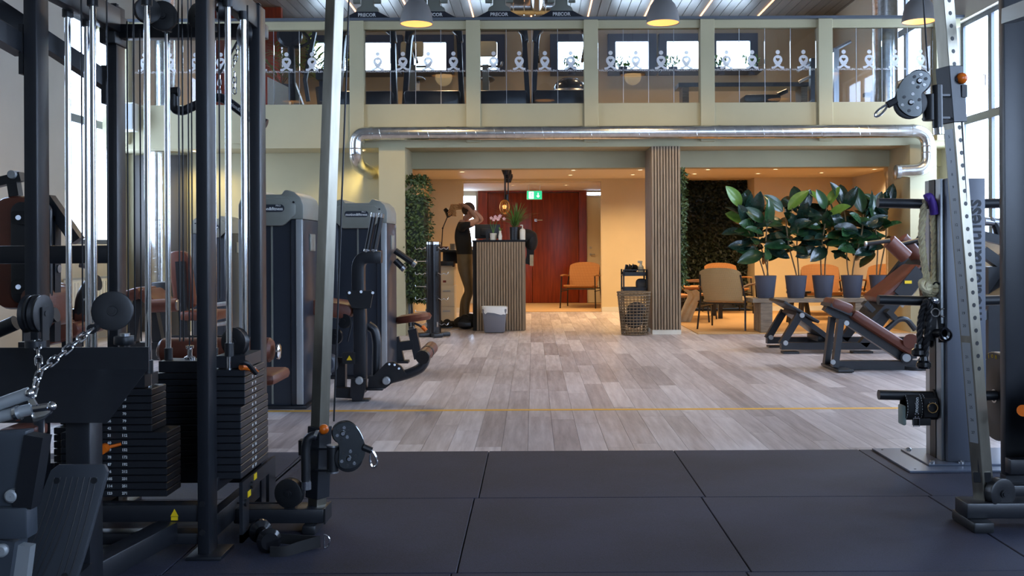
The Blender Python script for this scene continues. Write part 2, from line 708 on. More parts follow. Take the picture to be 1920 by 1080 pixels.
def side_wall(name, x, sgn, holes, y0=-3.0, y1=17.8, zt=5.25):
    m = MB()
    xo = x + sgn * 0.3
    ys = y0
    for (a, b, z0, z1) in sorted(holes):
        m.bb(x, xo, ys, a, 0, zt)
        m.bb(x, xo, a, b, 0, z0)
        m.bb(x, xo, a, b, z1, zt)
        ys = b
    m.bb(x, xo, ys, y1, 0, zt)
    struct(m.build(name, M['side']))
    for (a, b, z0, z1) in holes:
        win_n[0] += 1
        root = bpy.data.objects.new('window_%d' % win_n[0], None)
        C.objects.link(root)
        root.location = (x, (a + b) / 2, z0)
        struct(root)
        xm = x + sgn * 0.1
        fr = MB()
        t = 0.06
        fr.bb(xm - .03, xm + .03, a, a + t, z0, z1).bb(xm - .03, xm + .03, b - t, b, z0, z1)
        fr.bb(xm - .03, xm + .03, a + t, b - t, z0, z0 + t).bb(xm - .03, xm + .03, a + t, b - t, z1 - t, z1)
        fr.build('window_frame', M['bluegrey'], root)
        mid = (a + b) / 2
        zz = z0 + (z1 - z0) * 0.545
        MB().bb(xm - .035, xm + .035, mid - .045, mid + .045, z0 + t, z1 - t).build('mullion', M['bluegrey'], root)
        MB().bb(xm - .045, xm + .045, a + t, b - t, zz - .05, zz + .05).build('transom', M['bluegrey'], root)
        for (ya, yb) in ((a + t, mid - .045), (mid + .045, b - t)):
            for (za, zb) in ((z0 + t, zz - .05), (zz + .05, z1 - t)):
                MB().bb(xm - .006 + sgn * .01, xm + .006 + sgn * .01, ya, yb, za, zb).build('pane', M['pane'], root)
        MB().bb(x - sgn * .03, xm, a - .03, b + .03, z0 - .03, z0).build('sill', M['white'], root)
        h = MB()
        h.tube(fil([(xm - sgn * .06, mid + .12, z0 + (z1 - z0) * .72), (xm - sgn * .06, mid + .06, z0 + (z1 - z0) * .72), (xm - sgn * .06, mid + .06, z0 + (z1 - z0) * .67)], .02), .008, 6)
        h.build('window_handle', M['steel'], root)


side_wall('wall_left', XL, -1, [(11.2, 12.55, 1.16, 3.92), (7.6, 9.0, 1.16, 3.92), ])
side_wall('wall_right', XR, 1, [(10.75, 12.3, 1.16, 3.92), (7.5, 9.05, 1.16, 3.92), (4.3, 5.8, 1.16, 3.92), (1.1, 2.6, 1.16, 3.92), (13.4, 14.9, 3.5, 4.85)])
m = MB()
m.bb(XL - .3, XR + .3, -3.3, -3.0, 0, 1.2).bb(XL - .3, XR + .3, -3.3, -3.0, 3.9, 5.25).bb(XL - .3, 1.65, -3.3, -3.0, 1.2, 3.9).bb(4.8, XR + .3, -3.3, -3.0, 1.2, 3.9)
struct(m.build('wall_back', M['side']))
win_n[0] += 1
d = struct(bpy.data.objects.new('window_%d' % win_n[0], None))  # rear window out of view, added to give blue frontal light
C.objects.link(d)
d.location = (2.7, -3.1, 1.2)
m = MB()
for k in range(3):
    xa = 1.65 + k * 1.05
    MB().bb(xa + .05, xa + 1.0, -3.16, -3.15, 1.25, 3.85).build('pane', M['pane'], d)
    m.bb(xa, xa + .05, -3.2, -3.1, 1.2, 3.9).bb(xa + 1.0, xa + 1.05, -3.2, -3.1, 1.2, 3.9)
m.bb(1.65, 4.8, -3.2, -3.1, 1.2, 1.25).bb(1.65, 4.8, -3.2, -3.1, 3.85, 3.9)
m.build('window_frame', M['bluegrey'], d)
ceil_ = struct(MB().bb(XL - .3, XR + .3, -3.3, 17.8, 5.225, 5.35).build('ceiling', M['lampshade']))


def tone_mesh(boxes, tones, name, mt, parent, kind=None):
    m = MB()
    for b in boxes:
        m.bb(*b)
    o = m.build(name, mt, parent, kind=kind)
    at = o.data.attributes.new('tone', 'FLOAT', 'FACE')
    # faces keep creation order: six per box
    vals = []
    for t in tones:
        vals += [t] * 6
    at.data.foreach_set('value', vals[:len(o.data.polygons)])
    return o


x = XL
i = 0
while x < XR - .01:
    isled = abs(((x + 3.06 + .02) % 1.01)) < 0.168 and 5 < i
    tone_mesh([(x + .006, min(x + .162, XR), 12.35, 17.45, 5.2, 5.222)], [rnd.random()], 'ceiling_board', M['ceilplank'], ceil_)
    x += 0.168
    i += 1
led_root = None
for k, px in enumerate((661, 763, 884, 998, 1110, 1222, 1332, 1446)):
    o = MB().bb(XX(px, 16.3) - .012, XX(px, 16.3) + .012, 12.6, 17.3, 5.185, 5.2).build('led_strip', M['led'])
    tag(o, 'slim warm LED strip in the dark board ceiling, %s from the palm side' % ('first second third fourth fifth sixth seventh eighth'.split()[k]), 'light strip', 'led strips in the ceiling')

# floor: sub floor, planks, rubber tiles
floor = struct(MB().bb(XL, XR, -3, 19, -0.1, -0.012).build('floor', M['felt']))
PW, PL = 0.145, 1.22
cand = []
x = XL
r = 0
while x < XR - .02:
    y = 5.17 - rnd.random() * PL
    while y < 16.3:
        a, b = max(y, 5.17), min(y + PL, 16.3)
        if b - a > .02:
            cand.append((x, min(x + PW, XR), a, b, rnd.random() * .75 + rnd.random() * .25))
        y += PL
    x += PW
    r += 1


def seen_px(c):
    ym = (c[2] + c[3]) / 2
    u = ((c[0] + c[1]) / 2) / ym * F + CX
    area = (c[1] - c[0]) / c[2] * F * 1.1 * F * (1 / c[2] - 1 / c[3])
    v = CY + 1.1 * F / ym
    vis = 500 < u < 1765 and (v < 852)
    if v > 640 and u > 1440 and v < 700:
        pass
    if v < 625 and not (985 < u < 1215 or 1277 < u < 1450):
        vis = False
    return area if vis else area * 1e-6


cand.sort(key=seen_px, reverse=True)
for c in cand[:298]:
    tone_mesh([(c[0] + .0008, c[1] - .0008, c[2] + .0008, c[3] - .0008, -.012, 0)], [c[4]], 'plank', M['plank'], floor)
tone_mesh([(c[0] + .0008, c[1] - .0008, c[2] + .0008, c[3] - .0008, -.012, 0) for c in cand[298:]], [c[4] for c in cand[298:]], 'plank_field', M['plank'], floor, 'stuff')
TW = 0.987
ytop = 5.16
for rrow in range(6):
    for k in range(-6, 6):
        off = [-.243, -.262, -.28, -.25, -.26, -.27][rrow]
        x0 = off + k * TW
        if x0 > XR or x0 + TW < XL:
            continue
        m = MB().bb(max(XL, x0 + .0025), min(XR, x0 + TW - .0025), ytop - (rrow + 1) * .965 + .0025, ytop - rrow * .965 - .0025, -.012, .008 + rnd.random() * .0015)
        m.build('rubber_tile', M['rubber'], floor, bevel=.002, seg=1)

# tape line across the planks
o = MB().bb(-2.4, 3.9, 6.48, 6.535, 0.0002, 0.0012).build('floor_tape', M['tape'])
tag(o, 'thin ochre tape line running straight across the planks', 'tape')

# gallery slab, fascia, posts and beams
slab = struct(MB().bb(XL, XR, 12.3, 17.6, 2.36, 2.88).build('floor_gallery', M['wall']))
fas = struct(MB().bb(XL, XR, 12.1, 12.3, 2.353, 2.9).build('trim_fascia', M['wall']), None)
rail = struct(bpy.data.objects.new('trim_balustrade', None))
C.objects.link(rail)
rail.location = (0, 12.1, 2.9)
pxs = [8, 229, 449, 670, 888.5, 1110, 1328.5, 1550, 1771]
posts = [XX(p, 12.05) for p in pxs]
for xx in posts:
    MB().bb(xx - .088, xx + .088, 12.05, 12.22, 2.41, 3.94).build('post', M['wall'], rail, bevel=.004, seg=1)
bay = list(zip(posts[:-1], posts[1:])) + [(posts[-1], XR + .06)]
for (a, b) in bay:
    a, b = a + .088, min(b - .088, XR)
    if b - a < .1:
        continue
    MB().bb(a, b, 12.1, 12.2, 3.84, 3.94).build('top_rail', M['wall'], rail)
MB().bb(XL, XR, 12.04, 12.24, 3.94, 3.972).build('rail_cap', M['bluegrey'], rail)

# emblem for the panes: ring body with a heart hole, head and crossed legs
emb_me = None


def emblem_mesh():
    m = MB()
    T = Matrix.Identity(4)
    z = 0.0008
    def pr(poly, ox=0, oy=0):
        m.prism(poly, mat_axes((ox, 0, oy), (1, 0, 0), (0, 0, 1), (0, -1, 0)), z)
    pr([(.027 * math.cos(a), .027 * math.sin(a)) for a in [2 * math.pi * i / 16 for i in range(16)]], 0, .108)
    # body: ring between an outer egg and an inner heart
    n = 28
    outer, inner = [], []
    for i in range(n):
        a = 2 * math.pi * i / n
        outer.append((.058 * math.cos(a), .058 * math.sin(a) * 1.0 + .012))
        t = a
        hx = 16 * math.sin(t) ** 3
        hy = 13 * math.cos(t) - 5 * math.cos(2 * t) - 2 * math.cos(3 * t) - math.cos(4 * t)
        inner.append((hx * .0016, hy * .0016 + .014))
    inner.sort(key=lambda p: math.atan2(p[1] - .012, p[0]) % (2 * math.pi))
    vs, fs = [], []
    for d in (-z / 2, z / 2):
        vs += [(p[0], d, p[1]) for p in outer] + [(p[0], d, p[1]) for p in inner]
    for i in range(n):
        j = (i + 1) % n
        fs += [(i, j, n + j, n + i), (2 * n + i, 3 * n + i, 3 * n + j, 2 * n + j)]
    m.add(vs, fs)
    for sg in (-1, 1):
        m.sweep([(sg * .035, 0, -.03), (sg * .0, 0, -.055), (-sg * .045, 0, -.085), (-sg * .078, 0, -.088)], [(-.013, -z / 2), (.013, -z / 2), (.013, z / 2), (-.013, z / 2)], (0, 1, 0))
    return m


for (a, b) in bay[1:]:
    a, b = a + .092, min(b - .092, XR - .01)
    if b - a < .25:
        continue
    n = max(1, round((b - a) / .325))
    wd = (b - a) / n
    for k in range(n):
        p = MB().bb(a + k * wd + .003, a + (k + 1) * wd - .003, 12.145, 12.155, 2.9, 3.842).build('glass_pane', M['glass'], rail)
        cx = a + (k + .5) * wd
        if emb_me is None:
            e = emblem_mesh().build('emblem', M['vinyl'])
            emb_me = e.data
        else:
            e = bpy.data.objects.new('emblem', emb_me)
            C.objects.link(e)
        e.parent = p
        e.matrix_basis = world(p).inverted() @ Matrix.Translation((cx, 12.14, 3.43))
        text('HÄLSOPROFILEN', .034, mat_axes((cx, 12.14, 3.318), (1, 0, 0), (0, 0, 1), (0, -1, 0)), M['vinyl'], p, 'lettering', .0004, .0002, 1.14)
        if k:
            MB().bb(a + k * wd - .0025, a + k * wd + .0025, 12.142, 12.158, 2.9, 3.842).build('glass_edge', M['silver'], rail)

# lower front: pillars, slatted column, inner beam, walls
struct(MB().bb(XX(711, YF), XX(760, YF), YF, 12.8, 0, 2.36).build('trim_pillar_1', M['wall']))
struct(MB().bb(XX(1707, YF), XX(1757, YF), YF, 12.8, 0, 2.36).build('trim_pillar_2', M['wall']))
struct(MB().bb(XX(760, YF), XR, 12.75, 13.0, 2.14, 2.36).build('trim_inner_beam', M['wall']))
struct(MB().bb(XL, XX(711, YF), 12.8, 12.95, 0, 2.36).build('wall_hall', M['wall']))
struct(MB().bb(5.06, XR, 12.8, 12.95, 0, 2.36).build('wall_hall_corner', M['wall']))
struct(MB().bb(-1.95, -1.75, 12.8, 16.3, 0, 2.3).build('wall_reception', M['warmwall']))
struct(MB().bb(-1.75, XR, 13.0, 16.3, 2.25, 2.36).build('ceiling_lounge', M['lobbyceil']))
m = MB()
m.bb(-1.75, -1.19, 16.3, 16.5, 0, 2.25).bb(-1.19, 1.154, 16.3, 16.5, 2.215, 2.25).bb(1.154, 2.5, 16.3, 16.5, 0, 2.25)
m.bb(2.5, 3.74, 17.0, 17.15, 0, 2.3).bb(3.74, XR, 16.3, 16.5, 0, 2.25).bb(2.4, 2.5, 16.5, 17.1, 0, 2.3).bb(3.74, 3.84, 16.5, 17.1, 0, 2.3).bb(2.5, 3.74, 16.3, 17.1, 2.25, 2.36)
struct(m.build('wall_lounge', M['warmwall']))
# low partition between reception and lounge behind the column
m = MB()
m.bb(-1.75, -1.19, 16.285, 16.3, 0, .08).bb(1.154, 2.5, 16.285, 16.3, 0, .08).bb(3.74, XR, 16.285, 16.3, 0, .08)
struct(m.build('baseboard_lounge', M['white']))
# lobby
struct(MB().bb(-2.1, 2.2, 18.85, 19.0, 0, 2.4).build('wall_lobby', M['white']))
struct(MB().bb(-2.2, -1.5, 16.5, 18.85, 0, 2.4).build('wall_lobby_side_1', M['white']))
struct(MB().bb(1.45, 2.2, 16.5, 18.85, 0, 2.4).build('wall_lobby_side_2', M['warmwall']))
struct(MB().bb(-1.5, 1.45, 16.5, 18.85, 2.195, 2.36).build('ceiling_lobby', M['lobbyceil']))
cp = MB().bb(-1.4, 1.43, 16.32, 18.8, -.012, .006).build('floor_lobby', M['carpet'])
struct(cp)
# red double doors
d = bpy.data.objects.new('door_1', None)
C.objects.link(d)
d.location = (0, 18.82, 0)
struct(d)
xs = [XX(p, 18.8) for p in (897, 915, 998, 1085, 1100)]
MB().bb(xs[0], xs[1] - .004, 18.76, 18.85, 0, 2.16).build('door_jamb', M['redwood'], d)
MB().bb(xs[3] + .004, xs[4], 18.76, 18.85, 0, 2.16).build('door_jamb', M['redwood'], d)
MB().bb(xs[0], xs[4], 18.76, 18.85, 2.164, 2.195).build('door_header', M['redwood'], d)
lf = MB().bb(xs[1], xs[2] - .003, 18.79, 18.84, .01, 2.155).build('door_leaf', M['redwood'], d, bevel=.004)
lf2 = MB().bb(xs[2] + .003, xs[3], 18.79, 18.84, .01, 2.155).build('door_leaf', M['redwood'], d, bevel=.004)
h = MB()
h.box((xs[2] + .07, 18.782, 1.62), (.05, .012, .05)).tube(fil([(xs[2] + .07, 18.78, 1.62), (xs[2] + .07, 18.74, 1.62), (xs[2] + .2, 18.74, 1.62)], .02), .011, 8)
h.build('door_handle', M['steel'], lf2)
# cream door beside it
d = bpy.data.objects.new('door_2', None)
C.objects.link(d)
d.location = (1.3, 18.82, 0)
struct(d)
MB().bb(1.06, 1.42, 18.8, 18.84, .01, 2.06).build('door_leaf', M['boxwhite'], d, bevel=.004)
MB().bb(1.045, 1.06, 18.79, 18.85, 0, 2.09).bb(1.06, 1.42, 18.79, 18.85, 2.065, 2.09).build('door_frame', M['white'], d)
MB().cyl((1.115, 18.8, 1.08), (1.115, 18.78, 1.08), .022).build('lock', M['steel'], d)
h = MB().cyl((1.115, 18.8, .95), (1.115, 18.78, .95), .022).tube([(1.115, 18.78, .95), (1.115, 18.75, .95), (1.2, 18.75, .95)], .01, 8)
h.build('door_handle', M['steel'], d)
# bright slot windows beside the doors
win_n[0] += 1
d = struct(bpy.data.objects.new('window_%d' % win_n[0], None))
C.objects.link(d)
d.location = (-1.22, 18.82, .9)
MB().bb(-1.4, -1.12, 18.835, 18.85, 1.12, 2.1).build('pane', M['pane'], d)
MB().bb(-1.42, -1.4, 18.8, 18.85, 1.1, 2.12).bb(-1.12, -1.1, 18.8, 18.85, 1.1, 2.12).bb(-1.4, -1.12, 18.8, 18.85, 2.1, 2.12).bb(-1.4, -1.12, 18.8, 18.85, 1.1, 1.12).build('window_frame', M['white'], d)
win_n[0] += 1
d = struct(bpy.data.objects.new('window_%d' % win_n[0], None))
C.objects.link(d)
d.location = (1.2, 18.82, 2.1)
MB().bb(1.07, 1.41, 18.835, 18.85, 2.105, 2.16).build('pane', M['pane'], d)
MB().bb(1.06, 1.42, 18.8, 18.85, 2.16, 2.175).bb(1.06, 1.42, 18.8, 18.85, 2.09, 2.105).build('window_frame', M['white'], d)

# slatted column
col = bpy.data.objects.new('trim_slatted_column', None)
C.objects.link(col)
col.location = (1.66, 12.4, 0)
struct(col)
cx0, cx1 = XX(1222, YF), XX(1277, YF)
MB().bb(cx0 + .022, cx1 - .022, YF + .022, 12.74, .05, 2.352).build('column_core', M['felt'], col)
MB().bb(cx0 + .003, cx1 - .003, YF + .003, 12.74, 0, .055).build('plinth', M['white'], col)
n = 10
for k in range(n):
    s = (cx1 - cx0) / n
    MB().bb(cx0 + k * s + .005, cx0 + (k + 1) * s - .006, YF, YF + .022, .056, 2.352).build('slat', M['slat'], col)
n = 18
for k in range(n):
    s = .66 / n
    y = YF + .03 + k * s
    MB().bb(cx0, cx0 + .022, y + .005, y + s - .006, .056, 2.352).build('slat', M['slat'], col)
    MB().bb(cx1 - .022, cx1, y + .005, y + s - .006, .056, 2.352).build('slat', M['slat'], col)

# gallery back wall and windows
struct(MB().bb(XL, XR, 17.5, 17.7, 2.88, 5.225).build('wall_gallery', M['upwall']))
for (a, b) in ((590, 650), (686, 742), (778, 838), (880, 934), (1048, 1100), (1156, 1218), (1252, 1313), (1345, 1408), (1640, 1668)):
    win_n[0] += 1
    d = struct(bpy.data.objects.new('window_%d' % win_n[0], None))
    C.objects.link(d)
    x0, x1 = XX(a, 17.4), XX(b, 17.4)
    z0, z1 = ZZ(131, 17.4), ZZ(79, 17.4)
    d.location = (x0, 17.45, z0)
    MB().bb(x0, x1, 17.46, 17.48, z0, z1).build('pane', M['paneback'], d)
    t = .14
    MB().bb(x0 - t, x1 + t, 17.02, 17.5, z0 - t * .5 - .03, z0 - t * .5).build('sill', M['upframe'], d)
    MB().bb(x0 - t, x0, 17.38, 17.5, z0 - t * .5, z1 + t).bb(x1, x1 + t, 17.38, 17.5, z0 - t * .5, z1 + t).bb(x0, x1, 17.38, 17.5, z1, z1 + t).bb(x0, x1, 17.36, 17.5, z0 - t * .5, z0).build('window_frame', M['upframe'], d)
# stair parapet on the gallery beside the palms
o = MB()
o.prism([(XX(505, 14), 2.88), (XX(545, 14), 2.88), (XX(545, 14), ZZ(163, 14)), (XX(505, 14), ZZ(143, 14))], mat_axes((0, 14.0, 0), (1, 0, 0), (0, 0, 1), (0, -1, 0)), .12)
struct(o.build('trim_stair_parapet', M['white']))
struct(MB().bb(XL, XX(532, 16.5), 16.4, 16.5, 2.88, 5.2).build('wall_stair', M['redwood']))

# ------------------------------------------------------------------ lights
YP, ZP = 10.55, 3.54


def pendant(x, y, label, group=None):
    t = thing('pendant_lamp', label, 'lamp', (x, y, ZP), 0, group)
    pr = [(.18, 0), (.178, .04), (.165, .12), (.135, .2), (.085, .26), (.045, .285), (.03, .3), (.03, .36), (.001, .36)]
    pi = [(.001, .345), (.03, .34), (.04, .275), (.08, .25), (.13, .19), (.16, .115), (.172, .04), (.174, .0)]
    MB().lathe(pr + [], (x, y, ZP), n=28).build('lamp_shade', M['lampshade'], t, fix=False)
    MB().lathe([(.172, .008), (.12, .03), (.001, .035)], (x, y, ZP), n=28).build('diffuser', M['glow'], t)
    MB().cyl((x, y, ZP + .36), (x, y, 5.22), .006, n=8).build('cord', M['cable'], t)
    MB().cyl((x, y, 5.19), (x, y, 5.225), .05).build('ceiling_rose', M['lampshade'], t)
    lamp('SPOT', (x, y, ZP - .02), PEND_W if y > 10 else PEND_W * .4, (1, .72, .36), .12, (0, 0, 0), 165, .6)


pendant(XX(783, YP), YP, 'grey dome pendant with warm glow hanging above the reception side of the hall', 'dome pendants in the hall')
pendant(XX(1245, YP), YP, 'grey dome pendant with warm glow hanging above the slatted column', 'dome pendants in the hall')
pendant(XX(1725, YP), YP, 'grey dome pendant with warm glow hanging close to the tall window', 'dome pendants in the hall')
for x, lb in ((-4.0, 'mirrored in the balcony glass before the elliptical trainer'), (0.2, 'mirrored low in the balcony glass beyond the fourth post'), (4.1, 'mirrored in the balcony glass before the chest machine')):
    pendant(x, 8.2, 'grey dome pendant nearer the camera, ' + lb, 'dome pendants in the hall')

WARM = (1.0, .68, .37)
DL = ((867, 321, 2.25, 'reception ceiling above the person'), (1076, 319, 2.25, 'reception ceiling, front of two by the doors'), (1070, 328, 2.25, 'reception ceiling, rear of two by the doors'),
      (1201, 319, 2.25, 'ceiling right beside the slatted column'), (1187, 328, 2.25, 'ceiling above the trolley'), (1303, 327, 2.25, 'lounge ceiling past the column, rear one'),
      (1328, 319, 2.25, 'lounge ceiling past the column, front one'), (1455, 319, 2.25, 'lounge ceiling over the first rubber plant'), (1422, 327, 2.25, 'lounge ceiling at the edge of the plant wall'),
      (1581, 317, 2.25, 'lounge ceiling over the third rubber plant'), (1541, 326, 2.25, 'lounge ceiling behind the third rubber plant'), (1640, 320, 2.25, 'lounge ceiling close to the standing duct'),
      (962, 347, 2.195, 'lobby ceiling behind the spiky counter plant'), (1062, 347, 2.195, 'lobby ceiling beside the exit sign'), (-650, 0, 2.353, 'underside of the balcony by the corner duct'), (-330, 0, 2.353, 'underside of the balcony by the white pillar'))
for (px, py, z, lab) in DL:
    if px < 0:
        Y, x = 12.4, px / 150.0
    else:
        Y = (z - CH) * F / (CY - py)
        x = XX(px, Y)
    o = MB().lathe([(.001, -.004), (.035, -.004)], (x, Y, z), n=16).build('downlight', M['spotglow'])
    MB().lathe([(.035, -.002), (.05, -.008), (.055, 0)], (x, Y, z), n=16).build('trim_ring', M['white'], o)
    tag(o, 'small round downlight glowing in the ' + lab, 'downlight', 'downlights in the lower ceilings')
    if px < 0:
        lamp('SPOT', (x, Y, z - .03), 34, (1, .78, .3), .05, (0, 0, 0), 150, .7)
    else:
        lamp('SPOT', (x, Y, z - .03), SPOT_W * (1.3 if z < 2.2 else 1), WARM, .05, (0, 0, 0), 140, .7)
for (x, y) in ((-3.2, 15.2), (-1.2, 15.2), (1.4, 15.2), (3.4, 15.2)):  # fill spots added to brighten the gallery, no fittings here
    lamp('SPOT', (x, y, 5.15), 150, (1, .66, .36), .1, (0, 0, 0), 150, .7)

# ------------------------------------------------------------------ ducts
def duct(name, label, pts, r, seamstep=.115, parent=None):
    t = thing(name, label, 'duct', pts[0])
    MB().tube(pts, r, 24).build('duct_pipe', M['galv'], t)
    return t


def seams(pts_axis, r, step, t):
    a, b = V(pts_axis[0]), V(pts_axis[1])
    L = (b - a).length
    n = int(L / step)
    x, y, d = frame_from(b - a)
    pts = []
    for i in range(n * 12 + 1):
        a2 = 2 * math.pi * i / 12
        pts.append(a + d * (i / 12 * step) + (x * math.cos(a2) + y * math.sin(a2)) * (r + .0005))
    MB().tube(pts, .0028, 4).build('spiral_seam', M['galv'], t)


YD = 11.93
zd = ZZ(249, YD)
xl, xr = XX(668, YD), XX(1741, YD)
r = .083
pts = fil([(XX(694, 12.75), 12.79, ZZ(323, 12.75)), (xl, YD + .15, ZZ(306, YD)), (xl, YD, ZZ(292, YD)), (xl, YD, zd), (xr, YD, zd), (xr, YD, ZZ(322, YD)), (XX(1690, YD), YD + .05, ZZ(324, YD))], .2, 8)
t = duct('ventilation_duct', 'long shiny galvanised spiral duct running under the balcony front with bent ends', pts, r)
seams([(xl + .25, YD, zd), (xr - .25, YD, zd)], r, .118, t)
for xx in (xl + .2, xl + 1.15, .6, 2.3, 3.6, xr - .2):
    MB().lathe([(r, -.02), (r + .004, -.018), (r + .004, .018), (r, .02)], (xx, YD, zd), (1, 0, 0)).build('coupling', M['galv'], t)
for zz in (zd - .19, zd - .27):
    for xx in (xl, xr):
        MB().lathe([(r, -.008), (r + .004, 0), (r, .008)], (xx, YD, zz)).build('coupling', M['galv'], t)
cpx = XX(1683, YD)
MB().lathe([(.001, .02), (.06, .016), (.088, 0), (.088, -.05), (.08, -.05)], (cpx, YD + .05, ZZ(325, YD)), (-1, 0, 0)).build('end_cap', M['steel'], t)
# standing duct by the lounge
x, y = XX(1676, 13.25), 13.25
t = thing('standing_duct', 'upright galvanised duct behind the rubber plants beside the pillar', 'duct', (x, y, .5))
MB().tube([(x, y, .0), (x, y, 2.24)], .105, 24).build('duct_pipe', M['galv'], t)
seams([(x, y, .0), (x, y, 2.24)], .105, .1, t)
MB().lathe([(.001, .02), (.07, .016), (.1, 0), (.1, -.12)], (x - .1, y - .05, ZZ(325, y)), (-1, -.2, 0)).build('end_cap', M['steel'], t)
x, y = XX(1672, 12.5), 12.7
t = thing('gallery_duct', 'thick galvanised duct rising behind the balcony glass to the ceiling', 'duct', (x, y, 2.88))
MB().tube([(x, y, 2.88), (x, y, 5.2)], .16, 24).build('duct_pipe', M['galv'], t)
seams([(x, y, 2.9), (x, y, 5.2)], .16, .07, t)
x, y = XX(297, 12.5), 12.5
t = thing('corner_duct', 'upright galvanised duct in the corner behind the cable machine', 'duct', (x, y, .5))
MB().tube([(x, y, ZZ(525, y)), (x, y, 2.353)], .1, 24).build('duct_pipe', M['galv'], t)
seams([(x, y, .7), (x, y, 1.5)], .1, .06, t)
for z in (.95, 1.5, 1.95):
    MB().lathe([(.1, -.03), (.106, -.028), (.106, .028), (.1, .03)], (x, y, z)).build('coupling', M['galv'], t)
y = 12.75
t = thing('corner_gallery_duct', 'upright galvanised duct behind the balcony glass above the wall speaker', 'duct', (x, y, 2.88))
MB().tube([(x, y, 2.88), (x, y, 5.2)], .13, 24).build('duct_pipe', M['galv'], t)
seams([(x, y, 2.9), (x, y, 5.2)], .13, .06, t)
# ceiling ventilation above the gallery
t = thing('ceiling_duct', 'shiny ventilation duct pieces hanging under the gallery ceiling between the screens', 'duct', (0, 15.6, 4.95))
MB().tube([(XX(960, 15.6), 15.6, 4.98), (XX(1040, 15.6), 15.6, 4.98)], .13, 20).build('duct_pipe', M['galv'], t)
MB().tube(fil([(XX(1010, 15.4), 14.2, 5.0), (XX(1010, 15.4), 15.5, 5.0)], .1), .12, 20).build('duct_branch', M['galv'], t)
for xx in (965, 985, 1005, 1025):
    MB().lathe([(.13, -.01), (.136, 0), (.13, .01)], (XX(xx, 15.6), 15.6, 4.98), (1, 0, 0)).build('coupling', M['galv'], t)
t = thing('ceiling_vent', 'round slotted air vent in the gallery ceiling near a pendant', 'vent', (XX(1205, 15.2), 15.2, 5.15))
MB().lathe([(.001, 0), (.3, 0), (.34, .05), (.34, .07)], (XX(1205, 15.2), 15.2, 5.13)).build('vent_disc', M['white'], t)
for k in range(10):
    a = k * math.pi / 5
    MB().box((XX(1205, 15.2) + .2 * math.cos(a), 15.2 + .2 * math.sin(a), 5.129), (.12, .02, .006), Matrix.Rotation(a, 3, 'Z')).build('slot', M['black'], t)
# dark door panel behind the corner duct, radiators, speaker
d = struct(bpy.data.objects.new('door_3', None))
C.objects.link(d)
x0, x1 = XX(256, 12.8), XX(352, 12.8)
d.location = ((x0 + x1) / 2, 12.78, 0)
MB().bb(x0, x1, 12.76, 12.8, 0.01, 2.34).build('door_leaf', mat('dark_grey_door', lin((74, 70, 66)), .6), d, bevel=.004)
MB().cyl((x1 - .1, 12.76, 1.05), (x1 - .1, 12.72, 1.05), .02).tube([(x1 - .1, 12.72, 1.05), (x1 - .22, 12.72, 1.05)], .01).build('door_handle', M['steel'], d)
o = MB()
x0, x1 = XX(242, 12.2), XX(270, 12.2)
t = thing('wall_speaker', 'white loudspeaker mounted high at the corner of the balcony front', 'speaker', (x0, 11.95, 2.6))
MB().bb(x0, x1, 11.9, 12.08, ZZ(243, 12), ZZ(190, 12)).build('speaker_body', M['white'], t, bevel=.02)
MB().bb(x0 + .015, x1 - .015, 11.892, 11.9, ZZ(240, 12), ZZ(193, 12)).build('grille', M['silver'], t)
MB().bb(x0 + .05, x1 - .05, 12.08, 12.1, ZZ(225, 12), ZZ(205, 12)).build('bracket', M['white'], t)


def radiator(x, y0, y1, z0, z1, sg, label):
    t = thing('radiator', label, 'radiator', (x, (y0 + y1) / 2, 0), 0, 'radiators under the tall windows')
    x += sg * .035
    MB().bb(x, x + sg * .08, y0, y1, z0, z1).build('radiator_panel', M['white'], t, bevel=.01)
    n = int((y1 - y0) / .08)
    f = MB()
    for k in range(n):
        y = y0 + .04 + k * .08
        f.bb(x + sg * .08, x + sg * .092, y - .02, y + .02, z0 + .04, z1 - .04)
    f.build('fins', M['white'], t)
    MB().bb(x, x + sg * .09, y0, y1, z1, z1 + .015).build('top_grille', M['silver'], t)
    MB().cyl((x + sg * .05, y0 + .1, 0), (x + sg * .05, y0 + .1, z0), .012).cyl((x + sg * .05, y1 - .1, 0), (x + sg * .05, y1 - .1, z0), .012).build('pipes', M['white'], t)


radiator(XL, 11.0, 12.5, .15, .75, 1, 'white panel radiator under the tall window behind the cable machine')
radiator(XR, 10.6, 12.3, .15, .75, -1, 'white panel radiator under the tall window behind the storage tower')
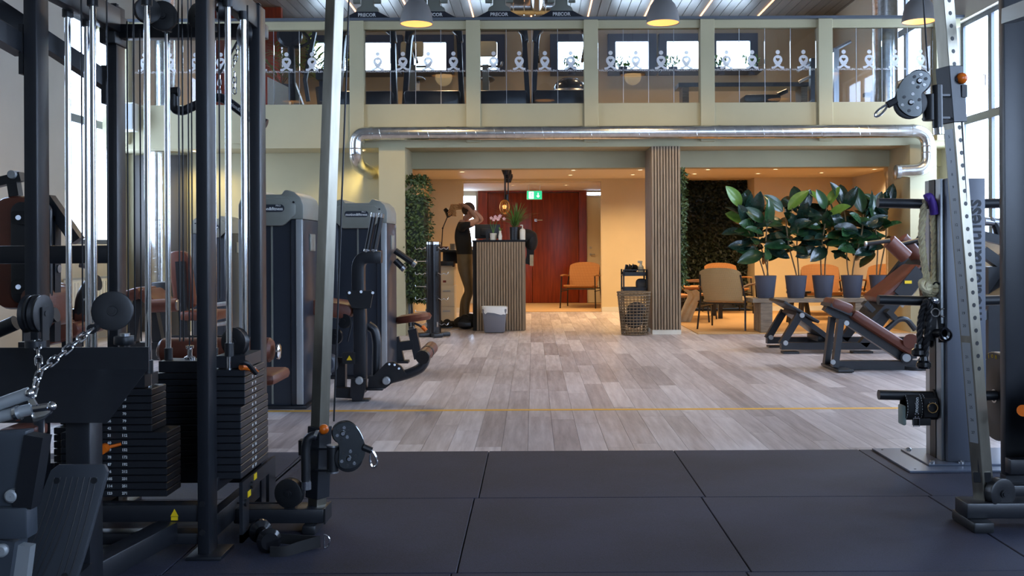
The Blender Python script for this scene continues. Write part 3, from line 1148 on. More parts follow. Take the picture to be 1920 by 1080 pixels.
# ------------------------------------------------------------------ gallery machines seen through the glass
def treadmill(px, label, first=None):
    Y = 12.75
    x = XX(px, Y)
    if first is not None:
        return dup(first, (x, Y, 2.88), 0, label)
    t = thing('treadmill', label, 'treadmill', (0, 0, 0), 0, 'treadmills behind the balcony glass')
    MB().bb(-.4, .4, -.25, .3, 0, .26).build('motor_hood', M['treadbody'], t, bevel=.04)
    MB().bb(-.4, .4, .3, 1.9, .05, .16).build('running_deck', M['treadbody'], t, bevel=.02)
    for s in (-1, 1):
        MB().flat(fil([(s * .41, -.05, .1), (s * .385, .0, .5), (s * .36, .1, 1.0), (s * .3, .12, 1.2)], .15), .07, .12, (0, 1, 0)).build('upright', M['treadbody'], t)
        MB().tube(fil([(s * .35, .1, .95), (s * .35, .45, .92), (s * .33, .7, .8)], .1), .022, 8).build('handrail', M['blackgloss'], t)
    poly = [(-.42, .95), (-.4, 1.15), (-.36, 1.24), (.36, 1.24), (.4, 1.15), (.42, .95), (.36, .92), (.34, 1.02), (.26, 1.09), (-.26, 1.09), (-.34, 1.02), (-.36, .92)]
    MB().prism(poly, mat_axes((0, .05, 0), (1, 0, 0), (0, 0, 1), (0, -1, 0)), .14).build('console', M['treadbody'], t, bevel=.012)
    poly = [(-.41, 1.235), (-.3, 1.275), (-.16, 1.345), (.16, 1.345), (.3, 1.275), (.41, 1.235)]
    b = MB().prism(poly, mat_axes((0, .05, 0), (1, 0, 0), (0, 0, 1), (0, -1, 0)), .1).build('screen_back', M['treadbody'], t, bevel=.01)
    text('PRECOR', .062, mat_axes((0, -.004, 1.295), (1, 0, 0), (0, 0, 1), (0, -1, 0)), M['ink'], b, 'lettering', .002, .002, 1.1)
    MB().prism([(-.17, 1.345), (-.15, 1.4), (-.09, 1.43), (-.09, 1.52), (.09, 1.52), (.09, 1.43), (.15, 1.4), (.17, 1.345)], mat_axes((0, .08, 0), (1, 0, 0), (0, 0, 1), (0, -1, 0)), .09).build('screen_bracket', M['treadgrey'], t, bevel=.012)
    for s in (-1, 1):
        MB().cyl((s * .1, .03, 1.48), (s * .2, .03, 1.48), .03).build('cup_holder', M['treadgrey'], t)
    MB().bb(-.26, .26, -.03, -.021, 1.14, 1.155).build('console_trim', M['silver'], t)
    return t


tm = treadmill(690, 'dark treadmill behind the balcony glass, first of four from the palms', None)
tm.scale = (.92, 1, 1)
tm.location = (XX(690, 12.75), 12.75, 2.88)
treadmill(815, 'dark treadmill behind the balcony glass, below the pendant nearest the palms', tm)
treadmill(938, 'dark treadmill behind the balcony glass, third from the palms', tm)
treadmill(1055, 'dark treadmill behind the balcony glass, last in the row beside the row of wall windows', tm)

# elliptical machine by the palms
t = thing('elliptical_trainer', 'dark elliptical trainer with grey side cover behind the balcony glass by the palms', 'exercise machine', (XX(560, 13), 13, 2.88))
Y = 13.0
MB().tube(fil([P(548, 190, Y), P(547, 120, Y), P(545, 60, Y)], .1), .05, 10).build('mast', M['treadbody'], t)
MB().lathe([(.001, .05), (.13, .05), (.17, .02), (.17, -.04), (.001, -.05)], P(543, 66, Y), (0, -1, .2)).build('console', M['treadbody'], t)
MB().prism([(XX(552, Y), 2.88), (XX(577, Y), 2.88), (XX(553, Y), ZZ(150, Y))], mat_axes((0, Y + .05, 0), (1, 0, 0), (0, 0, 1), (0, -1, 0)), .12).build('side_cover', M['treadgrey'], t)
MB().flat([P(578, 190, Y), P(572, 150, Y), P(590, 60, Y)], .05, .05, (0, 1, 0)).build('swing_arm', M['treadbody'], t)
MB().flat([P(605, 190, Y), P(604, 130, Y)], .07, .07, (0, 1, 0)).build('front_post', M['treadbody'], t)
MB().prism(rrect(.13, .15, .03), mat_axes(P(602, 140, Y - .1), (1, 0, 0), (0, 0, 1), (0, -1, 0)), .06).build('display', M['black'], t)
MB().bb(XX(540, Y), XX(615, Y), Y - .1, Y + .8, 2.88, 2.96).build('base', M['treadbody'], t, bevel=.02)
MB().tube(fil([P(560, 50, Y), P(585, 78, Y), P(560, 90, Y), P(525, 85, Y)], .1), .022, 8).build('handlebar', M['black'], t)

# exercise bikes further in
for i, (px, Y) in enumerate(((775, 15.2), (912, 15.2))):
    lab = ['grey exercise bike deep in the gallery behind the second treadmill', 'grey exercise bike deep in the gallery behind the third treadmill'][i]
    x = XX(px, Y)
    if i == 0:
        t = bike = thing('exercise_bike', lab, 'exercise bike', (0, 0, 0), 0, 'exercise bikes in the gallery')
        MB().bb(-.25, .25, -.05, .05, 0, .06).bb(-.25, .25, .9, 1.0, 0, .06).bb(-.04, .04, 0, 1, .03, .09).build('base', M['treadbody'], t)
        MB().prism(rrect(.62, .55, .2), mat_axes((0, .3, .42), (0, 1, 0), (0, 0, 1), (1, 0, 0)), .16).build('flywheel_cover', M['treadgrey'], t, bevel=.02)
        MB().flat([(0, .1, .5), (0, .0, 1.1)], .1, .08, (0, 1, 0)).build('handle_post', M['treadgrey'], t)
        MB().prism(rrect(.36, .24, .04), mat_axes((0, -.02, 1.34), (1, 0, 0), (0, .2, 1), (0, -1, .2)), .05).build('console', M['treadgrey'], t)
        MB().tube(fil([(-.25, .35, 1.2), (-.25, .05, 1.08), (.25, .05, 1.08), (.25, .35, 1.2)], .08), .018, 8).build('handlebar', M['black'], t)
        MB().flat([(0, .6, .5), (0, .72, .95)], .06, .06, (0, 1, 0)).build('seat_post', M['steel'], t)
        MB().ball((0, .78, 1.0), (.12, .16, .05)).build('saddle', M['black'], t)
        for s in (-1, 1):
            MB().bb(s * .12 - .05, s * .12 + .05, .3, .42, .3 + s * .1, .33 + s * .1).build('pedal', M['black'], t)
        t.location = (x, Y, 2.88)
    else:
        dup(bike, (x, Y, 2.88), 0, lab)
# long low bench board and weight machine at the end of the gallery
t = thing('long_bench', 'long dark bench standing along the gallery behind the balcony glass', 'bench', (XX(1410, 14), 14, 2.88))
MB().bb(XX(1270, 14), XX(1525, 14), 13.8, 14.2, 3.38, 3.44).build('bench_top', M['black'], t)
for px in (1284, 1504):
    MB().bb(XX(px - 6, 14), XX(px + 6, 14), 13.85, 14.15, 2.88, 3.38).build('leg', M['bench'], t)
t = thing('chest_machine', 'dark weight machine with angled grips in the gallery beside the long bench', 'exercise machine', (XX(1525, 13.2), 13.2, 2.88))
Y = 13.2
MB().beam((XX(1525, Y), Y, 2.88), P(1525, 110, Y), .09, .09).build('upright', M['treadbody'], t)
MB().tube([P(1494, 133, Y), P(1532, 112, Y)], .03, 10).build('grip', M['steel'], t)
MB().tube(fil([P(1498, 154, Y), P(1505, 150, Y), P(1528, 140, Y)], .03), .02, 8).build('grip', M['steel'], t)
MB().beam((XX(1440, Y), Y, 2.93), (XX(1528, Y), Y, 2.93), .08, .08).beam(P(1425, 187, Y), (XX(1425, Y), Y, 2.9), .08, .08).build('base', M['treadbody'], t)
MB().prism(rrect(.5, .1, .045), mat_axes(P(1425, 187, Y), (1, 0, 0), (0, 0, 1), (0, -1, 0)), .3).build('seat', M['black'], t, bevel=.01)
MB().tube([P(1458, 178, Y), P(1476, 170, Y)], .03, 8).build('lever', M['black'], t)
t = thing('pulldown_machine', 'steel weight machine with long lever arms behind the last balcony panes', 'exercise machine', (XX(1570, 13), 13, 2.88))
Y = 13.0
MB().beam((XX(1568, Y), Y, 2.88), P(1567, 92, Y), .07, .07).build('upright', M['steel'], t)
MB().tube(fil([P(1560, 95, Y), P(1572, 90, Y), P(1595, 78, Y)], .03), .028, 8).build('lever_arm', M['steel'], t)
MB().beam((XX(1640, Y), Y, 2.88), P(1640, 170, Y), .08, .08).build('post', M['treadbody'], t)
MB().tube([P(1638, 172, Y), P(1655, 162, Y)], .025, 8).build('grip', M['black'], t)
MB().beam(P(1620, 178, Y), P(1655, 178, Y), .1, .05).build('seat', M['black'], t)
MB().beam((XX(1566, Y), Y, 2.92), (XX(1642, Y), Y, 2.92), .08, .06).build('base', M['treadbody'], t)
o = thing('kettle_ball', 'shiny black half ball trainer on the gallery floor behind the last treadmill', 'balance trainer', (XX(1068, 15), 15, 2.88))
Y = 15.0
MB().lathe([(.001, .36), (.12, .35), (.22, .28), (.25, .2), (.25, .16), (.001, .16)], P(1068, 190, Y) + V((0, 0, .0))).build('dome', M['blackgloss'], o)
MB().lathe([(.25, .12), (.27, .14), (.25, .17)], P(1068, 190, Y)).build('rim', M['steel'], o)
MB().cyl((P(1068, 190, Y).x, Y, 2.88), P(1068, 190, Y) + V((0, 0, .16)), .2).build('stand', M['treadbody'], o)


def leaf_blade(m, base, dirv, length, width, up=(0, 0, 1), droop=.2, n=5):
    """a bent leaf with a crease along its midrib"""
    d = V(dirv).normalized()
    x = d.cross(V(up))
    x = x.normalized() if x.length > 1e-3 else V((1, 0, 0))
    nrm = x.cross(d).normalized()
    vs, fs = [], []
    for i in range(n + 1):
        t = i / n
        wv = width / 2 * math.sin(math.pi * min(1, t * .94 + .03)) ** .8
        c = V(base) + d * length * t - V((0, 0, 1)) * droop * length * t * t
        vs += [c - x * wv + nrm * wv * .25, c, c + x * wv + nrm * wv * .25]
    for i in range(n):
        a = i * 3
        fs += [(a, a + 1, a + 4, a + 3), (a + 1, a + 2, a + 5, a + 4)]
    m.add(vs, fs)


def palm(px, py, Y, size, n, label, name='areca_palm', pot=None, group='palms in the gallery'):
    t = thing(name, label, 'plant', P(px, py, Y), 0, group)
    base = P(px, py, Y)
    st = MB()
    for k in range(n):
        a = 2 * math.pi * k / n + rnd.random() * .6
        el = rnd.uniform(.7, 1.35)
        L = size * rnd.uniform(.7, 1.1)
        pts = []
        for i in range(6):
            q = i / 5
            pts.append(base + V((math.cos(a) * math.cos(el), math.sin(a) * math.cos(el), math.sin(el))) * L * q - V((0, 0, 1)) * .25 * L * q * q)
        st.tube(pts, .006, 4)
        fr = MB()
        for i in range(1, 6):
            for sub in (0, .5):
                if i == 5 and sub:
                    continue
                c = pts[i] * (1 - sub) + pts[min(i + 1, 5)] * sub
                d = (pts[i] - pts[i - 1]).normalized()
                sd = d.cross(V((0, 0, 1)))
                sd = sd.normalized() if sd.length > .01 else V((1, 0, 0))
                for s in (-1, 1):
                    leaf_blade(fr, c, d * .8 + sd * s, L * .34 * (1.1 - i / 8), L * .035, droop=.25, n=3)
        fr.build('frond', M['palm'], t, fix=False)
    st.build('stems', M['stem'], t)
    if pot:
        if base.z - pot > 2.9:
            MB().lathe([(.001, 2.88), (.2, 2.88), (.2, 2.9), (.03, 2.92), (.03, base.z - pot - .02), (.15, base.z - pot - .015), (.15, base.z - pot), (.001, base.z - pot)], (base.x, base.y, 0)).build('plant_stand', M['black'], t)
        MB().lathe([(.001, -pot), (pot * .36, -pot), (pot * .48, 0), (pot * .44, 0), (pot * .4, -.04), (.001, -.04)], base).build('pot', M['pot'], t)
    return t


palm(529, 160, 14.4, .75, 9, 'slim palm in the gallery against the brown wall', pot=.35)
palm(612, 165, 14.8, 1.1, 10, 'tall feathery palm in front of the first gallery window', pot=.35)


def bushy(px, py, Y, w_, h_, n, label, matn, name, group=None, pot=True):
    c = P(px, py, Y)
    t = thing(name, label, 'plant', c, 0, group)
    m = MB()
    for k in range(n):
        a = rnd.random() * 6.28
        el = rnd.uniform(.1, 1.4)
        b = c + V((rnd.uniform(-.4, .4) * w_, rnd.uniform(-.2, .2) * w_, rnd.uniform(0, .6) * h_))
        leaf_blade(m, b, (math.cos(a) * math.cos(el), math.sin(a) * math.cos(el), math.sin(el)), h_ * .4, h_ * .11, n=3)
    m.build('foliage', M[matn], t, fix=False)
    if pot:
        MB().lathe([(.001, -.12), (.06, -.12), (.085, .02), (.075, .02), (.001, -.01)], c).build('pot', M['pot'], t)
    return t


for i, px in enumerate((1072, 1168, 1262, 1352, 1408, 1650)):
    w_ = ['beside the last treadmill', 'at the window after the fourth post', 'at the window before the fifth post', 'at the near corner of the last bare window', 'at the far corner of the last bare window', 'beside the gallery duct'][i]
    bushy(px, 128, 17.2, .35, .3, 60, 'bushy plant on the gallery window ledge ' + w_, 'palm', 'ledge_plant', 'plants on the gallery window ledges')

# ------------------------------------------------------------------ reception
YC = 12.67
x0, x1 = XX(893, YC), XX(983, YC)
zt = ZZ(453, YC)
t = thing('reception_counter', 'tall narrow reception counter clad in upright walnut slats with black top', 'counter', ((x0 + x1) / 2, YC + .3, 0))
MB().bb(x0 - .05, x1 - .006, YC + .022, YC + .44, 0, zt).build('counter_body', M['felt'], t)
MB().bb(x0 - .055, x1 + .004, YC - .002, YC + .45, zt, zt + .025).build('counter_top', M['blackgloss'], t)
n = 18
s = (x1 - x0) / n
for k in range(n):
    MB().bb(x0 + k * s + .004, x0 + (k + 1) * s - .005, YC, YC + .022, .005, zt - .003).build('slat', M['slat'], t)
for k in range(10):
    MB().bb(x1 - .006, x1 + .012, YC + .03 + k * .042, YC + .03 + k * .042 + .03, .005, zt - .003).build('slat', M['slat'], t)
# low desk beside it
t = thing('desk', 'black low desk joined behind the reception counter', 'desk', (XX(850, 13.9), 13.9, 0))
zd_ = ZZ(468, 13.65)
MB().bb(XX(822, 13.65), XX(893, 13.65), 13.65, 14.25, zd_ - .03, zd_).build('desk_top', M['black'], t, bevel=.004)
MB().bb(XX(829, 13.65), XX(893, 13.65), 14.2, 14.22, zd_ - .2, zd_ - .03).build('modesty_panel', M['black'], t)
for px in (827, 889):
    MB().bb(XX(px, 13.65) - .02, XX(px, 13.65) + .02, 14.12, 14.18, 0, zd_ - .03).build('leg', M['black'], t)
t = thing('drawer_cabinet', 'cream two drawer cabinet under the desk behind the black rack pillar', 'cabinet', (XX(838, 13.9), 13.9, 0))
xa, xb = XX(822, 13.8), XX(852, 13.8)
MB().bb(xa, xb, 13.8, 14.15, .02, ZZ(535, 13.8)).build('cabinet_body', M['boxwhite'], t, bevel=.005)
for za, zb in ((.05, .24), (.26, ZZ(538, 13.8))):
    f = MB().bb(xa + .005, xb - .005, 13.785, 13.8, za, zb).build('drawer', M['boxwhite'], t, bevel=.003)
    MB().beam((xa + .06, 13.775, zb - .05), (xb - .06, 13.775, zb - .05), .014, .012).build('handle', M['steel'], f)
t = thing('file_box', 'cream storage box with red mark standing on the drawer cabinet', 'box', (XX(838, 13.9), 13.9, ZZ(535, 13.8)))
zb = ZZ(535, 13.8)
MB().bb(xa + .01, xb - .01, 13.82, 14.12, zb, ZZ(505, 13.8)).build('box_body', M['boxwhite'], t, bevel=.003)
MB().bb(xa + .0, xb, 13.81, 14.13, ZZ(505, 13.8), ZZ(500, 13.8)).build('box_lid', M['boxwhite'], t)
MB().bb(XX(830, 13.8), XX(836, 13.8), 13.815, 13.82, ZZ(529, 13.8), ZZ(525, 13.8)).build('red_mark', M['redwood'], t)
t = thing('printer', 'dark printer on top of the cream storage box under the desk', 'printer', (XX(838, 13.9), 13.95, ZZ(500, 13.8)))
MB().bb(xa + .01, xb - .01, 13.82, 14.1, ZZ(500, 13.8), ZZ(489, 13.8)).build('printer_body', M['black'], t, bevel=.008)
MB().bb(xa + .03, xb - .03, 13.75, 13.83, ZZ(499, 13.8), ZZ(498, 13.8)).build('paper_tray', M['boxwhite'], t)
# things on the desk
t = thing('book_stack_tray', 'low tray with folders lying on the black desk', 'tray', (XX(833, 13.8), 13.8, zd_))
MB().bb(XX(826, 13.8), XX(842, 13.8), 13.7, 13.9, zd_, zd_ + .02).build('tray', M['black'], t)
MB().bb(XX(827, 13.8), XX(841, 13.8), 13.71, 13.89, zd_ + .02, zd_ + .05).build('folders', M['leather'], t)
t = thing('mug', 'white mug standing on the desk beside the folder tray', 'mug', (XX(849, 13.8), 13.8, zd_))
MB().lathe([(.001, 0), (.04, 0), (.042, .09), (.037, .09), (.036, .01), (.001, .01)], (XX(849, 13.8), 13.8, zd_)).build('cup', M['white'], t)
MB().tube([(XX(849, 13.8) + .04 + .025 * math.sin(a), 13.8, zd_ + .045 + .028 * math.cos(a)) for a in [math.pi * i / 8 for i in range(9)]], .006, 6).build('handle', M['white'], t)
# desk lamp
t = thing('desk_lamp', 'black jointed desk lamp arching beside the person', 'lamp', (XX(828, 13.8), 13.8, zd_))
MB().lathe([(.001, .02), (.07, .02), (.08, 0), (.001, 0)], (XX(828, 13.8), 13.8, zd_)).build('base', M['black'], t)
MB().tube([P(828, 465, 13.8), P(830, 428, 13.8)], .008, 6).tube([P(830, 428, 13.8), P(840, 404, 13.8)], .008, 6).build('arm', M['black'], t)
MB().ball(P(830, 428, 13.8), .014).build('joint', M['black'], t)
MB().lathe([(.001, .1), (.03, .1), (.035, .05), (.055, -.02), (.05, -.02), (.03, .05), (.001, .06)], P(842, 402, 13.8), (-.45, .2, .6)).build('lamp_head', M['black'], t)
# monitor back on the counter
t = thing('monitor', 'black monitor seen from behind on the reception counter', 'monitor', (XX(914, 12.95), 12.95, zt + .025))
zt2 = zt + .025
MB().bb(XX(890, 12.9), XX(938, 12.9), 12.93, 12.96, zt2 + .02, ZZ(420, 12.9)).build('screen', M['black'], t, bevel=.006)
MB().bb(XX(902, 12.9), XX(926, 12.9), 12.9, 12.93, zt2 + .06, zt2 + .16).build('rear_housing', M['black'], t, bevel=.008)
MB().bb(XX(911, 12.9), XX(917, 12.9), 12.88, 12.9, zt2 + .01, zt2 + .12).bb(XX(906, 12.9), XX(922, 12.9), 12.84, 13.0, zt2, zt2 + .012).build('stand', M['black'], t)
# plant in black pot, orchid, vase, spray bottle
p0 = V((XX(966, 12.85), 12.85, zt2))
t = thing('pot_plant', 'spiky green plant in a black cylinder pot on the reception counter', 'plant', p0)
MB().lathe([(.001, 0), (.07, 0), (.075, .17), (.066, .17), (.06, .14), (.001, .14)], p0).build('pot', M['black'], t)
for k in range(90):
    pass
m = MB()
for k in range(110):
    a = rnd.random() * 6.28
    el = rnd.uniform(.35, 1.5)
    leaf_blade(m, p0 + V((rnd.uniform(-.03, .03), rnd.uniform(-.03, .03), .14 + rnd.uniform(0, .12))), (math.cos(a) * math.cos(el), math.sin(a) * math.cos(el), math.sin(el)), rnd.uniform(.22, .44), .012, droop=.25, n=4)
m.build('foliage', M['palm'], t, fix=False)
p0 = V((XX(925, 12.78), 12.80, zt2))
t = thing('orchid', 'pink orchid rising beside the monitor on the counter', 'plant', p0)
MB().lathe([(.001, 0), (.04, 0), (.05, .09), (.042, .09), (.001, .08)], p0).build('pot', M['white'], t)
st = MB()
for k in range(3):
    q = [p0 + V((0, 0, .08)), p0 + V(((k - 1) * .04, 0, .22)), p0 + V((.03 + (k - 1) * .05, 0, .29 + k * .01)), p0 + V((.1 + (k - 1) * .06, 0, .28))]
    st.tube(q, .004, 5)
    for j in range(3):
        c = q[2] * (1 - j / 3) + q[3] * j / 3 + V((rnd.uniform(-.02, .02), -.02, rnd.uniform(-.02, .02)))
        b = MB()
        for i in range(5):
            a = i * 1.257 + .3
            leaf_blade(b, c, (math.cos(a), -.3, math.sin(a)), .026, .02, (0, -1, 0), 0, 3)
        b.build('blossom', M['pink'], t, fix=False)
st.build('stems', M['palm'], t)
p0 = V((XX(938, 12.74), 12.72, zt2))
t = thing('bud_vase', 'small white bud vase at the corner of the monitor', 'vase', p0)
MB().lathe([(.001, 0), (.022, 0), (.026, .05), (.014, .1), (.017, .12), (.012, .12), (.001, .05)], p0).build('vase', M['white'], t)
m = MB()
for k in range(5):
    leaf_blade(m, p0 + V((0, 0, .11)), (rnd.uniform(-1, 1), rnd.uniform(-1, 1), 1.6), .08, .02)
m.build('sprig', M['palm'], t, fix=False)
p0 = V((XX(980, 12.75), 12.74, zt2))
t = thing('pump_bottle', 'white pump bottle at the end of the reception counter', 'bottle', p0)
MB().lathe([(.001, 0), (.036, 0), (.038, .12), (.03, .14), (.012, .15), (.001, .15)], p0).build('bottle_body', M['white'], t)
MB().cyl(p0 + V((0, 0, .15)), p0 + V((0, 0, .18)), .007).tube(fil([p0 + V((0, 0, .18)), p0 + V((0, 0, .195)), p0 + V((-.03, 0, .19))], .01), .006, 6).build('pump', M['white'], t)
# dark jacket hanging from the counter end
t = thing('hanging_jacket', 'black padded jacket slung over the end of the counter beside the door', 'jacket', (XX(990, 13.05), 13.05, zt2))
m = MB()
m.ball((XX(984, 13.0), 13.05, zt2 + .05), (.17, .16, .1)).ball((XX(996, 13.0), 13.05, zt2 - .02), (.09, .14, .14)).ball((XX(972, 13), 13.1, zt2 + .1), (.08, .1, .08))
m.build('bundle', M['tee'], t)
MB().flat(fil([(XX(993, 13), 13.0, zt2 - .02), (XX(995, 13), 13.0, zt2 - .2), (XX(990, 13), 13.0, zt2 - .33)], .05), .1, .04, (0, 1, 0)).build('sleeve', M['tee'], t)
MB().bb(XX(996, 13) - .02, XX(996, 13) + .03, 12.97, 12.98, zt2 - .35, zt2 - .2).build('tag', M['cloth'], t)
# waste bin
xb0, yb0 = XX(927, 12.45), 12.42
t = thing('waste_bin', 'grey waste bin with a white liner in front of the reception counter', 'bin', (xb0, yb0, 0))
hb = ZZ(578, 12.3)
vs, fs = [], []
m = MB()
m.sweep([(xb0, yb0, .003), (xb0, yb0, hb)], [(-.13, -.1), (.13, -.1), (.13, .1), (-.13, .1)], (0, 1, 0))
for v in m.v:
    if v.z > .1:
        v.x = xb0 + (v.x - xb0) * 1.22
        v.y = yb0 + (v.y - yb0) * 1.15
m.build('bin_body', mat('grey_bin', lin((104, 104, 110)), .4), t, bevel=.02)
lm = MB()
k = 28
ring = [(xb0 + .168 * math.copysign(abs(math.cos(a)) ** .45, math.cos(a)), yb0 + .125 * math.copysign(abs(math.sin(a)) ** .45, math.sin(a))) for a in [2 * math.pi * i / k for i in range(k)]]
vs = [(p[0], p[1], hb - .045 - rnd.random() * .04) for p in ring] + [(p[0] * 1.0, p[1], hb + .02) for p in ring] + [(xb0 + (p[0] - xb0) * .9, yb0 + (p[1] - yb0) * .9, hb + .015) for p in ring] + [(xb0 + (p[0] - xb0) * .8, yb0 + (p[1] - yb0) * .8, hb - .12) for p in ring]
fs = []
for r_ in range(3):
    for i in range(k):
        j = (i + 1) % k
        fs.append((r_ * k + i, r_ * k + j, (r_ + 1) * k + j, (r_ + 1) * k + i))
lm.add(vs, fs)
lm.build('bin_liner', M['binliner'], t, fix=False)
# black rack pillar with hooks
xc, yc = XX(812.5, 11.9), 11.9
zr = ZZ(453, 11.9)
t = thing('attachment_rack', 'black round attachment rack pillar with many small chrome hooks', 'rack', (xc, yc, 0))
MB().cyl((xc, yc, .04), (xc, yc, zr), .092, n=28).build('pillar', M['blackgloss'], t)
MB().lathe([(.001, .012), (.06, .012), (.097, 0), (.097, -.03), (.092, -.03)], (xc, yc, zr)).build('chrome_cap', M['chrome'], t)
for a in (0.4, 1.97, 3.54, 5.11):
    MB().bb(-.06, .06, 0, .2, 0, .05)
    q = MB().beam((xc, yc, .028), (xc + .2 * math.cos(a), yc + .2 * math.sin(a), .028), .12, .05)
    q.build('foot', M['black'], t, bevel=.012)
for i in range(7):
    for sg, dz in ((-1, 0), (1, .045)):
        z = zr - .08 - i * .155 - (dz if i % 2 else 0)
        if sg > 0 and i % 2:
            continue
        xh = xc + sg * (.085 if sg < 0 else .055)
        MB().box((xh, yc - (.03 if sg < 0 else .075), z), (.02, .03, .06)).build('hook_plate', M['chrome'], t)
        L_ = .13
        pts = [(xh + sg * L_ * q / 8, yc - .05 - (.03 if sg > 0 else 0), z + (.01 * math.sin(q * 1.6) if i % 2 == 0 else 0)) for q in range(9)]
        pts.append((pts[-1][0] + sg * .005, pts[-1][1], pts[-1][2] + .02))
        MB().tube(pts, .005, 6).build('hook', M['chrome'], t)
# artificial hedges
def hedge(name, label, x0, x1, y0, y1, z0, z1, n, size, mt, sides, bulge=.05, roundtop=0):
    m = MB()
    for k in range(n):
        sd = rnd.choice(sides)
        x, y, z = rnd.uniform(x0, x1), rnd.uniform(y0, y1), rnd.uniform(z0, z1)
        if sd == '-y':
            y = y0
            nr = V((0, -1, 0))
        elif sd == '+x':
            x = x1
            nr = V((1, 0, 0))
        elif sd == '+z':
            z = z1
            nr = V((0, 0, 1))
        else:
            z = z0
            nr = V((0, 0, -1))
        if roundtop and (x - x0) / (x1 - x0) > 1 - (z1 - z) * 0 and z > z1 - roundtop * ((x - x0) / (x1 - x0)) ** 2:
            z -= roundtop * ((x - x0) / (x1 - x0)) ** 2
        d = nr * rnd.uniform(.2, 1) + V((rnd.uniform(-1, 1), rnd.uniform(-1, 1), rnd.uniform(-1, .6)))
        leaf_blade(m, V((x, y, z)) + nr * rnd.uniform(-.04, bulge), d, size * rnd.uniform(.7, 1.3), size * .42, nr, .1, 3)
    root = thing(name, label, 'hedge', ((x0 + x1) / 2, (y0 + y1) / 2, z0))
    f = m.build('foliage', mt, root, kind='stuff', fix=False)
    MB().bb(x0, x1 - .02, y0 + .02, y1, z0 + .03, z1 - roundtop - .03).build('backing', M['hedgedark'], root)
    return root


hedge('leaf_panel', 'narrow green artificial leaf panel on the pillar beside the reception', -1.6, -1.36, 12.1, 12.7, ZZ(557, 12.1), ZZ(336, 12.1), 2600, .05, M['hedge'], ['-y', '-y', '+x', '+z', '-z'], .05, .16)
hedge('leaf_panel', 'thin green leaf panel on the lounge side of the slatted column', 1.85, 1.9, 12.12, 12.72, ZZ(540, 12.1), ZZ(318, 12.1), 1200, .05, M['hedge'], ['-y', '+x', '+x'], .04)
hedge('plant_wall', 'large dark plant wall at the back of the lounge behind the rattan chairs', 2.5, 3.74, 16.9, 17.0, .1, 2.24, 7000, .075, M['hedgedark'], ['-y'], .06)
# exit sign
p0 = P(1002, 366, 17.0)
t = thing('exit_sign', 'green glowing exit sign with running man and down arrow under the lobby ceiling', 'sign', p0)
MB().box(p0, (.27, .03, .155)).build('sign_box', M['white'], t, bevel=.004)
MB().box(p0 - V((0, .016, 0)), (.262, .003, .147)).build('sign_face', M['green'], t)
MB().cyl(p0 + V((-.1, 0, .07)), (p0.x - .1, p0.y, 2.195), .006).cyl(p0 + V((.1, 0, .07)), (p0.x + .1, p0.y, 2.195), .006).build('hanger', M['white'], t)
yy = p0.y - .0185
MB().box((p0.x - .055, yy, p0.z), (.085, .002, .12)).build('doorway_symbol', M['exitwhite'], t)
m = MB()
yy -= .002
q = lambda a, b: (p0.x - .055 + a, yy, p0.z + b)
m.ball(q(.012, .043), (.009, .002, .009))
fl = lambda pts: m.sweep(pts, [(-.0045, -.001), (.0045, -.001), (.0045, .001), (-.0045, .001)], (0, 1, 0))
fl([q(.006, .032), q(-.004, .0), q(-.002, -.004)])
fl([q(.006, .028), q(.022, .018), q(.028, .024)])
fl([q(.004, .026), q(-.014, .022), q(-.02, .008)])
fl([q(-.003, .0), q(.014, -.012), q(.012, -.04)])
fl([q(-.003, .0), q(-.012, -.022), q(-.03, -.026)])
m.build('running_figure', M['green'], t)
m = MB()
m.prism([(-.008, .04), (.008, .04), (.008, -.01), (.032, -.01), (0, -.045), (-.032, -.01), (-.008, -.01)], mat_axes((p0.x + .065, yy + .001, p0.z), (1, 0, 0), (0, 0, 1), (0, -1, 0)), .002)
m.build('arrow', M['exitwhite'], t)
# black spot cluster and brass pendants above the counter
p0 = P(948, 322, 13.6)
t = thing('spot_cluster', 'cluster of black spotlights hanging over the reception counter', 'lamp', (p0.x, 13.6, 2.25))
for k, (dx, dz, dy) in enumerate(((0, 0, 0), (.02, -.05, .1), (.035, -.1, .2))):
    MB().lathe([(.001, .07), (.06, .06), (.065, .02), (.035, -.06), (.001, -.06)], p0 + V((dx, dy, dz + .02))).build('spot_head', M['black'], t)
    MB().cyl(p0 + V((dx, dy, .08 + dz)), (p0.x + dx, p0.y + dy, 2.25), .012).build('stem', M['black'], t)
for dx in (-.005, .035):
    MB().cyl(p0 + V((dx, .02, -.04)), p0 + V((dx, .02, -.4)), .008).build('rod', M['black'], t)
MB().lathe([(.001, .08), (.03, .08), (.035, -.06), (.001, -.06)], p0 + V((.015, .02, -.4))).build('lamp_socket', M['black'], t)
p0 = P(946, 388, 13.4)
t = thing('brass_pendant', 'glowing brass mesh lamp hanging among the plant leaves over the counter', 'lamp', p0)
for k in range(8):
    a = k * math.pi / 8
    MB().tube([p0 + V((.07 * math.cos(b) * math.cos(a), .07 * math.cos(b) * math.sin(a), .1 * math.sin(b))) for b in [2 * math.pi * i / 20 for i in range(20)]], .004, 5, True).build('brass_ring', M['gold'], t)
MB().ball(p0, .03).build('bulb', M['glow'], t)
MB().cyl(p0 + V((0, 0, .1)), (p0.x, p0.y, 2.25), .004).build('cord', M['cable'], t)
